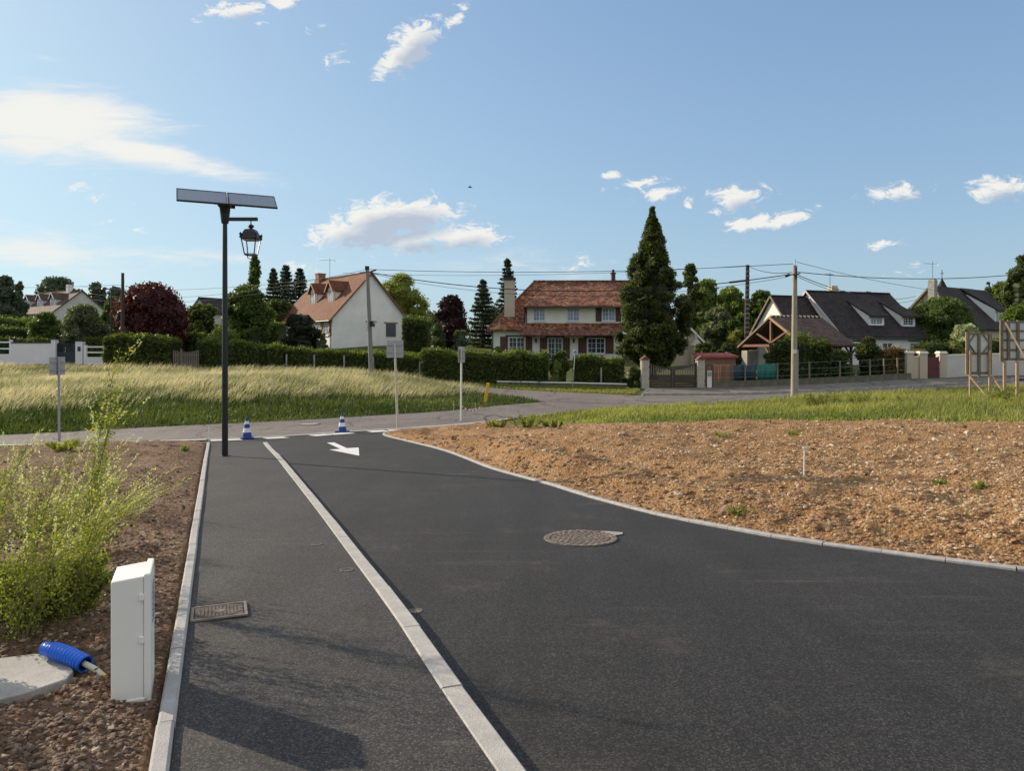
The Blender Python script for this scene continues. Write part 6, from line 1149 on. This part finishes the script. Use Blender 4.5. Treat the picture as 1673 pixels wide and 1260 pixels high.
# covers in the asphalt
def ringc(mb, r0, r1, z0, z1, n=28): 
    V = []; 
    for r, z in ((r0,z0),(r0,z1),(r1,z1),(r1,z0)):
        for k in range(n): a = 2*math.pi*k/n; V.append((r*math.cos(a), r*math.sin(a), z))
    return mb.add(V, [(i*n+k, ((i+1) % 4)*n+k, ((i+1) % 4)*n+(k+1) % n, i*n+(k+1) % n) for i in range(4) for k in range(n)])
x, y = near(948, 881); mh = thing('manhole_cover', 'large round cast iron manhole cover in the new asphalt road', 'manhole cover', (x, y, gz1(x, y)+.004)); mh.rotation_euler = (R(-2.4), 0, .3)
ringc(mb := MB(), .335, .40, 0, .012); obj('frame', mb, 'iron', mh); obj('gap', MB().lathe([(.338,.0),(.338,.003)], 28), 'joint_dark', mh); obj('lid', MB().lathe([(.322,.001),(.322,.009)], 28), 'iron_dark', mh); mb = MB()
for r_, n_k in ((.06,5),(.12,9),(.18,14),(.24,19),(.295,26)):
    for k in range(n_k): a = 2*math.pi*k/n_k+r_*7; mb.obox((r_*math.cos(a), r_*math.sin(a), .009), (math.cos(a), math.sin(a), 0), (-math.sin(a), math.cos(a), 0), (0,0,1), (-.014,.014), (-.02,.02), (0,.006))
for k in range(30): a = 2*math.pi*k/30; mb.obox((.368*math.cos(a), .368*math.sin(a), .012), (math.cos(a), math.sin(a), 0), (-math.sin(a), math.cos(a), 0), (0,0,1), (-.022,.022), (-.016,.016), (0,.005))
tag(obj('studs', mb, 'iron_light', mh), kind='stuff'); mb = MB(); mb.prism([(.30,.27,.002),(.42,.24,.002),(.56,.11,.002),(.52,.03,.002),(.41,.0,.002),(.395,.06,.002),(.36,.18,.002)], (0,0,.004)); obj('mortar_patch', mb, 'old_concrete', mh)
x, y = near(347, 1004, .07); s_c = (x-K0[0])*DV[0]+(y-K0[1])*DV[1]; x, y = st(s_c, .088+.187); rc = thing('access_cover', 'square cast iron cover in the footway beside the left kerb', 'access cover', (x, y, fwz(x, y)+.003), math.atan2(.3727,.928)); rc.rotation_euler[0] = R(-2.3)
mb = MB().box(-.185,.185,-.165,-.145,0,.012).box(-.185,.185,.145,.165,0,.012).box(-.185,-.165,-.145,.145,0,.012).box(.165,.185,-.145,.145,0,.012); obj('frame', mb, 'iron_light', rc); obj('gap', MB().box(-.165,.165,-.145,.145,0,.003), 'joint_dark', rc); obj('lid', MB().box(-.158,.158,-.138,.138,.003,.008), 'iron_dark', rc); mb = MB()
for i in range(12):
    for j in range(10):
        a, b = -.132+i*.024, -.108+j*.024
        if (a/.145)**2+(b/.125)**2 < 1 and abs(a)/.06+abs(b)/.05 > 1: mb.box(a-.008, a+.008, b-.007, b+.007, .008, .0125)
mb.prism([(-.055,0,.008),(0,-.044,.008),(.055,0,.008),(0,.044,.008)], (0,0,.005)); 
for k in range(36):
    a = 2*math.pi*k/36; 
    if k % 9: mb.obox((.150*math.cos(a), .130*math.sin(a), .008), (-.15*math.sin(a), .13*math.cos(a), 0), (math.cos(a), math.sin(a), 0), (0,0,1), (-.09,.09), (-.003,.003), (0,.004))
tag(obj('studs', mb, 'iron_light', rc), kind='stuff')
for px, py, r_, lab, off in ((517,891,.055,'small round valve cap in the footway, further from the viewer',1),(566,933,.06,'small round valve cap in the footway near the concrete strip',1),(678,1000,.055,'small rusty round cap in the road beside the concrete strip',0)):
    x, y = near(px, py, .07*off); g = fwz(x, y) if off else gz1(x, y)+.004; c = thing('valve_cap', lab, 'valve cap', (x, y, g)); c.rotation_euler = (R(-2.4),0,0); ringc(mb := MB(), r_*.8, r_, 0, .006, 16); obj('ring', mb, 'iron', c); obj('lid', MB().lathe([(r_*.72,0),(r_*.72,.005)], 16), 'joint_dark' if off else 'iron', c)
x, y = far(505, 693.5, -1.0); c = thing('manhole_cover', 'round manhole cover in the old cross road behind the cones', 'manhole cover', (x, y, gz1(x, y)+.012)); ringc(mb := MB(), .36, .42, 0, .008, 20); obj('frame', mb, 'iron', c); obj('lid', MB().lathe([(.33,0),(.33,.006)], 20), 'old_concrete', c)
x, y = far(1063, 656, -.95); c = thing('manhole_cover', 'round manhole cover in the old road before the wooden gate', 'manhole cover', (x, y, gz1(x, y)+.012)); ringc(mb := MB(), .36, .42, 0, .008, 20); obj('frame', mb, 'iron', c); obj('lid', MB().lathe([(.33,0),(.33,.006)], 20), 'iron', c)
# meter box
x, y = near(181, 1170); bx = thing('meter_box', 'cream plastic meter box standing in the brown soil beside the kerb', 'meter box', (x, y, -SL*y-.01), R(23)); H = .705; sx = .150
mb = MB(); mb.add([(0,0,-.15),(sx,0,-.15),(sx,.30,-.15),(0,.30,-.15),(0,0,H-.015),(sx,0,H),(sx,.30,H),(0,.30,H-.015)], [(0,3,2,1),(4,5,6,7),(0,1,5,4),(1,2,6,5),(2,3,7,6),(3,0,4,7)]); obj('body', mb, 'box_cream', bx, bevel=.006)
obj('door', MB().box(sx+.001,sx+.035,-.008,.31,-.02,H+.012), 'box_cream', bx, bevel=.007); obj('plinth', MB().box(-.006,sx+.02,-.008,.308,-.15,.075), 'box_cream', bx, bevel=.004)
for z in (.36,.58): obj('hinge', MB().box(sx-.022,sx+.003,-.012,.0,z,z+.035), 'box_cream', bx, bevel=.003)
obj('label_plate', MB().box(sx+.035,sx+.038,.04,.22,.40,.68), 'sign_white', bx); mb = MB()
for k in range(7): mb.box(sx+.038, sx+.0395, .06, .20-.02*(k % 3), .44+k*.03, .45+k*.03)
obj('label_print', mb, 'sign_blue', bx)
# blue corrugated duct with a grey cable, concrete slab
A = Vector((*near(74,1063,.13), 0)); B = Vector((*near(140,1086,.10), 0)); zA = -SL*A.y+.13; zB = -SL*B.y+.10; P = [Vector((A.x,A.y,zA+.01)).lerp(Vector((B.x,B.y,zB)), k/56)+Vector((0,0,.012*math.sin(math.pi*k/56))) for k in range(57)]
hz_ = thing('drain_hose', 'bright blue corrugated duct piece lying on the concrete slab', 'duct', P[0]); rr = [.040+(.008 if k % 4 < 2 else -.002)*(1 if k > 12 else .15) for k in range(57)]; obj('duct', MB().tube([p-P[0] for p in P], rr, 16, False), 'blue_plastic', hz_, smooth=True); obj('inner', MB().tube([p-P[0] for p in P], .034, 12, False), 'cone_blue', hz_)
C0 = P[-1]+(P[-2]-P[-1])*2; C1 = Vector((*near(172,1110,.05), -SL*3.9+.05)); cb = thing('cable', 'grey cable stub with yellow end sticking out of the blue duct', 'cable', C0); obj('sleeve', MB().tube([(0,0,0), (C1-C0)*.5+Vector((0,0,.008)), (C1-C0)*.93], .016, 10), 'cable_grey', cb, smooth=True); obj('end', MB().tube([(C1-C0)*.93, C1-C0], .017, 10), 'yellow_plastic', cb)
sl_ = thing('concrete_slab', 'flat concrete slab lying in the soil below the weeds', 'slab', (0,0,0)); pl = [near(a_, b_, .08) for a_, b_ in ((-60,1150),(35,1130),(108,1108),(120,1096),(112,1082),(60,1070),(-70,1085))]; zt_ = -SL*4.2+.08; mb = MB(); mb.prism([(a, b, zt_) for a, b in pl], (0,0,-.09)); obj('slab', mb, 'concrete', sl_, bevel=.006)
# parked car behind the hedge, only its roof shows
x = (767-CX)/F*56; c = thing('parked_car', 'silver car roof showing over the hedge left of the cream house', 'car', (x, 56, .15)); zt_ = CAMZ+(HZ-565)/F*56-.15
mb = MB(); mb.add([(-2,-.8,.35),(2,-.8,.35),(2,.8,.35),(-2,.8,.35),(-2,-.8,.95),(2,-.8,.9),(2,.8,.9),(-2,.8,.95)], [(0,3,2,1),(4,5,6,7),(0,1,5,4),(1,2,6,5),(2,3,7,6),(3,0,4,7)]); obj('body', mb, 'car_silver', c, bevel=.12)
mb = MB(); mb.add([(-1.5,-.72,.92),(1.2,-.72,.9),(1.2,.72,.9),(-1.5,.72,.92),(-.9,-.6,1.42),(.5,-.6,1.42),(.5,.6,1.42),(-.9,.6,1.42)], [(4,5,6,7),(0,1,5,4),(1,2,6,5),(2,3,7,6),(3,0,4,7)]); obj('windows', mb, 'glass', c); obj('roof', MB().box(-.88,.48,-.6,.6,1.40,1.47), 'car_silver', c, bevel=.05)
for a in (-1.25, 1.25):
    for b in (-.78, .78): obj('wheel', MB().tube([(a,b-.08,.32),(a,b+.08,.32)], .32, 16), 'tyre', c)
# bare timber notice boards seen from behind
def bar_part(par, a, b, w, h, m='wood_weathered', name='post'): mb = MB(); mb.bar(a, b, w, h); return obj(name, mb, m, par)
db = 36.0; k_ = db/F; x = (1579-CX)*k_; g = gz1((1600-CX)*k_, db); b1 = thing('notice_board', 'wooden framed notice board seen from behind with octagonal white panel', 'notice board', (x, db, g)); Zb = lambda py, d=db: CAMZ+(HZ-py)/F*d-g; w = 39*k_
obj('backing', MB().box(.02, w-.02, -.005, .015, Zb(612), Zb(544)), 'board_white', b1)
for a, b, ww, mm in (((.05,-.05,Zb(612)),(.05,-.05,Zb(544)),.12,'wood_weathered'),((w-.05,-.05,Zb(612)),(w-.05,-.05,Zb(544)),.14,'wood_weathered'),((w/2,-.055,Zb(616)),(w/2,-.055,Zb(544)),.11,'wood_weathered')): bar_part(b1, a, b, ww, .08, mm, 'upright')
for zz2, hh in ((545.5,.10),(577.5,.11),(609.5,.11)): obj('crosspiece', MB().box(.11, w-.12, -.045, -.008, Zb(zz2)-hh/2, Zb(zz2)+hh/2), 'wood_weathered', b1)
for a, b in (((.07,Zb(561)),(.40,Zb(546))),((w-.07,Zb(561)),(w-.40,Zb(546))),((.07,Zb(561)),(.40,Zb(577))),((w-.07,Zb(561)),(w-.40,Zb(577)))): bar_part(b1, (a[0],-.028,a[1]), (b[0],-.028,b[1]), .14, .03, 'wood_weathered', 'corner_brace')
for xx in (.10, w-.12): bar_part(b1, (xx,-.13,-.3), (xx,-.13,Zb(573) if xx < .5 else Zb(573)), .09, .06, 'wood_pine', 'leg')
bar_part(b1, (-.01,-.2,Zb(613)), (.62,-1.3,-.02), .12, .05, 'wood_pine', 'strut'); bar_part(b1, (w,-.1,Zb(614)), (w+.45,-.9,.1), .12, .05, 'wood_pine', 'strut'); bar_part(b1, (-.02,-.03,Zb(612)), (-.02,-.03,Zb(543)), .07, .04, 'wood_pine', 'edge_trim')
db = 34.0; k_ = db/F; x = (1633-CX)*k_; g = gz1((1660-CX)*k_, db); b2 = thing('notice_board', 'large wooden notice board seen from behind at the right edge with long diagonal prop', 'notice board', (x, db, g)); Zb = lambda py, d=db: CAMZ+(HZ-py)/F*d-g; w = 2.4
obj('backing', MB().box(.05, w, -.005, .015, Zb(589), Zb(524)), 'board_white', b2)
for xx in (.05, .10+.28, .82, 1.5, 2.2): bar_part(b2, (xx,-.06,Zb(591) if xx < .1 else Zb(589)), (xx,-.06,Zb(523)), .11 if xx > .1 else .14, .07, 'wood_weathered', 'upright')
for zz2 in (526, 541, 556, 572, 587): obj('crosspiece', MB().box(.0, w, -.022, -.008, Zb(zz2)-.05, Zb(zz2)+.05), 'wood_weathered', b2)
for xx in (.16, .74, 1.6): bar_part(b2, (xx,-.12,-.3), (xx,-.12,Zb(589)), .13, .06, 'wood_pine', 'leg')
bar_part(b2, (.18,-.14,Zb(527)), (1.35,-1.4,.15), .14, .06, 'wood_pine', 'prop'); bar_part(b2, (.3,-1.3,.18), (1.1,-1.35,.32), .06, .05, 'wood_pine', 'ground_rail')
# a bird far up
x, y, z = Wp(768, 306, 60); mb = MB(); mb.tube([(-.18,0,0),(0,0,.02),(.2,0,0)], [.02,.06,.01], 6); mb.add([(-.05,0,.03),(.07,0,.03),(.0,.35,.12),(-.05,0,.03),(.07,0,.03),(.0,-.35,.12)], [(0,1,2),(5,4,3)]); o = tag(obj('bird', mb, 'black_metal'), 'tiny dark bird flying alone high in the blue sky', 'bird'); o.location = (x, y, z)
# ---------------------------------------------------------------- weeds in the foreground
def weed(label, px, py, H, nst, spread, lean, seed, leafn=520, flower=.35, low=True, lsize=.016, yellow=0, mtall=1.0, tint=.5):
    rg = np.random.default_rng(seed); x, y = near(px, py); z = float(zL(np.array([x]), np.array([y]))[0])-.02; root = thing('wild_plant', label, 'plant', (x, y, z)); st_ = MB(); LP = []; LO = []; FP = []
    for i in range(nst):
        a = rg.random()*6.28; h = H*(.45+.55*rg.random()) if i else H*mtall; rad = spread*(.3+.7*rg.random()); b = Vector((math.cos(a)*rad*.25, math.sin(a)*rad*.25, 0)); e = Vector((math.cos(a)*rad+lean[0]*h, math.sin(a)*rad+lean[1]*h, h)); m_ = b.lerp(e, .5)+Vector((-lean[0]*h*.16, 0, h*.06))
        Q = [b*(1-t)**2+m_*2*t*(1-t)+e*t*t for t in np.linspace(0, 1, 9)]; st_.tube(Q, [.0042*(1-.75*k/8)+.0009 for k in range(9)], 5, False)
        nb = int(5+6*h)
        for j in range(nb):
            t = .15+.83*j/nb; p = b*(1-t)**2+m_*2*t*(1-t)+e*t*t; aa = rg.random()*6.28; L = (.10+.30*rg.random())*(1-.45*t)*min(1, H); q_ = p+Vector((math.cos(aa)*L*.7+lean[0]*L, math.sin(aa)*L*.7, L*(.55+.5*rg.random()))); st_.tube([p, p.lerp(q_, .55)+Vector((0,0,-.01)), q_], [.0016,.0013,.0007], 4, False)
            k = int(leafn/nst/nb*1.6); tt = rg.random(k)
            for s_ in tt: w_ = p.lerp(q_, s_); LP.append((w_.x+rg.normal()*.022, w_.y+rg.normal()*.022, w_.z+rg.normal()*.016))
            if flower and t > .55 and rg.random() < flower*2:
                L2 = .07+.09*rg.random(); dirr = (q_-p).normalized()
                for s_ in rg.random(34): w_ = q_+dirr*L2*s_+Vector((lean[0],0,.3)).normalized()*L2*s_*.5; FP.append((w_.x+rg.normal()*.0045, w_.y+rg.normal()*.0045, w_.z+rg.normal()*.004))
        k = int(leafn/nst*.8)
        for s_ in rg.random(k)**(1.4 if low else 1): w_ = b*(1-s_)**2+m_*2*s_*(1-s_)+e*s_*s_; LP.append((w_.x+rg.normal()*.05*(1-s_*.6), w_.y+rg.normal()*.05*(1-s_*.6), abs(w_.z+rg.normal()*.03)))
    LP = np.array(LP); V, Fq = leaves(LP, lsize, np.tile([0,0,1.], (len(LP),1)), .5, .45); npmesh('leaves', V, Fq, 'weed_green', root, np.clip(tint-.3+.7*rg.random(len(LP)), 0, 1)); obj('stems', st_, 'weed_stem', root)
    if FP: V, Fq = leaves(np.array(FP), .0065, None, 0, .6); tag(npmesh('flower_spikes', V, Fq, 'flower_cream', root, rg.random(len(FP))), kind='stuff')
    if yellow:
        Y = LP[rg.choice(len(LP), yellow)]; Y = np.repeat(Y, 7, 0)+rg.normal(size=(yellow*7, 3))*.006; V, Fq = leaves(Y, .013, None, 0, .7); tag(npmesh('yellow_flowers', V, Fq, 'flower_yellow', root, rg.random(len(Y))), kind='stuff')
    return root
mat('weed_stem', (.20,.20,.07), .7, var=.3)
weed('tallest wild melilot plant leaning right above the left soil', 128, 985, 1.72, 5, .10, (.20,.04), 1, 1300, .55, yellow=5, lsize=.012, mtall=1.12); weed('tall wild melilot with arching stems left of the tallest one', 60, 960, 1.05, 7, .32, (.22,0), 2, 900, .5, yellow=3, lsize=.011)
weed('wild melilot plant at the far left edge with pale spikes', -30, 940, 1.10, 7, .30, (.22,0), 3, 1000, .6, lsize=.012); weed('low bushy green weed clump left of the meter box', 118, 1030, .40, 12, .24, (.10,0), 4, 3800, 0, yellow=4, lsize=.014, tint=.3)
weed('low bushy green weed beside the concrete slab', 50, 1045, .34, 12, .26, (.10,0), 5, 3400, 0, yellow=3, lsize=.014, tint=.35); weed('low bushy weed at the left photo edge above the slab', -20, 1030, .42, 12, .30, (.1,0), 6, 3200, 0, lsize=.014)
weed('wild plant with long thin stems leaning right behind the meter box', 150, 915, .55, 10, .28, (.95,.05), 7, 900, .4, lsize=.010, tint=.7); weed('straggly flowering weed further right on the soil', 200, 860, .42, 9, .3, (1.1,.1), 8, 600, .7, lsize=.009, tint=.85)
weed('pale flowering weed patch on the soil at left', 60, 880, .55, 12, .45, (.7,0), 9, 900, .6, lsize=.010, tint=.75); weed('scruffy weed patch far left behind the tall stems', -40, 860, .7, 11, .5, (.5,0), 10, 900, .6, lsize=.011, tint=.7)
weed('small leafy weed near the kerb end on the soil', 300, 745, .16, 8, .14, (.1,0), 12, 500, 0, lsize=.014); weed('leafy weed by the grey signpost at the soil edge', 100, 745, .30, 12, .5, (.2,0), 13, 1500, 0, lsize=.020, tint=.8)
weed('airy tall weed with thin leaning stems beside the blue duct', 112, 1040, .95, 7, .22, (.30,.02), 17, 1100, .4, lsize=.012, tint=.6); weed('airy weed with drooping pale stems above the concrete slab', 40, 1062, 1.05, 7, .3, (.32,.0), 18, 1200, .45, lsize=.012, tint=.6)
weed('wild weed off the left frame edge casting shade', -160, 1000, 1.3, 9, .4, (.2,0), 14, 3500, 0, lsize=.014)
weed('leafy weed between slab and photo edge near the viewer', -130, 1130, .75, 12, .35, (.2,0), 15, 4500, 0, lsize=.015)
weed('thin grey green weed tuft on the soil between melilot and kerb', 150, 830, .35, 9, .35, (.8,.1), 16, 500, .6, lsize=.009, tint=.8)
def fieldweed(label, px, py, d, H, w, n, seed, m='field_green', ls=.05):
    rg = np.random.default_rng(seed); x = (px-CX)/F*d; z = float(zR(np.array([x]), np.array([d]))[0]) if d < 25 else gz1(x, d); root = thing('wild_plant', label, 'plant', (x, d, z-.03)); st_ = MB(); LP = []
    for i in range(14):
        a = rg.random()*6.28; r_ = w*rg.random()**.5; h = H*(.5+.5*rg.random()); st_.tube([(math.cos(a)*r_*.5, math.sin(a)*r_*.5, 0), (math.cos(a)*r_, math.sin(a)*r_, h)], [.006,.002], 4, False)
        t = rg.random(n//14); LP.append(np.stack([math.cos(a)*r_*(.5+.5*t)+rg.normal(size=len(t))*.06*H, math.sin(a)*r_*(.5+.5*t)+rg.normal(size=len(t))*.06*H, h*t+rg.normal(size=len(t))*.03], 1))
    LP = np.vstack(LP); V, Fq = leaves(LP, ls, np.tile([0,0,1.], (len(LP),1)), .4, .4); npmesh('leaves', V, Fq, m, root, rg.random(len(LP))); obj('stems', st_, 'weed_stem', root)
for k, (px, d, H, w, lab) in enumerate(((1345,29,.9,.9,'tall bushy weed in the field right of the pale pole'),(1385,30,1.0,.9,'tallest bushy weed in the field before the upright thuja'),(1430,31,.7,.8,'leafy weed in the field before the rusty hedge'),(1500,30,.6,.9,'leafy weed in the field before the cream pillars'),(1560,28,.6,.8,'leafy weed left of the octagon notice board'),(1625,31,1.1,.7,'tall flowering weed between the two notice boards'),(1665,27,.7,.9,'leafy weed at the right edge below the large board'))):
    fieldweed(lab, px, 0, d, H, w, 2600, 20+k, ls=.045)
for k, (px, d, H, w, lab) in enumerate(((810,25.5,.35,.45,'leafy weed at the left tip of the soil mound'),(860,24.5,.45,.6,'larger leafy weed on the soil mound edge beside the tip weed'),(905,23.5,.35,.5,'leafy weed on the mound edge, third from the tip'),(1180,15.7,.16,.25,'small green tuft on the upper middle of the ochre mound'),(1300,16.2,.15,.25,'small green tuft behind the survey stake'),(1600,9.6,.12,.13,'small dark green weed on the right of the ochre mound'),(1535,10,.10,.12,'tiny pale weed on the right of the ochre mound'),(1210,8.9,.05,.16,'flat green weed low on the mound near the curved kerb'))):
    fieldweed(lab, px, 0, d, H, w, 1400 if d > 20 else 420, 40+k, 'weed_green', .04 if d > 20 else .022)

GROUPS = {'hedge':'clipped garden hedges','utility_pole':'utility poles along the street','wire':'overhead wires between the poles','spruce_tree':'spruce trees behind the houses','gate_pillar':'pillars beside the garden gates','notice_board':'wooden notice boards seen from behind','valve_cap':'small round caps in the asphalt','wild_plant':'wild plants on bare soil and field','manhole_cover':'round manhole covers','road_sign':'road signs seen from behind','house':'village houses across the street','tree':'garden trees','bush':'garden bushes','stake':'small stakes by the road','garden_wall':'rendered garden walls','rail_fence':'white rail fences','windbreak':'windbreak sheets on the wire fence'}
for o in list(bpy.data.objects):
    if o.parent is None and 'label' in o and 'group' not in o and o.name.split('.')[0] in GROUPS: o['group'] = GROUPS[o.name.split('.')[0]]
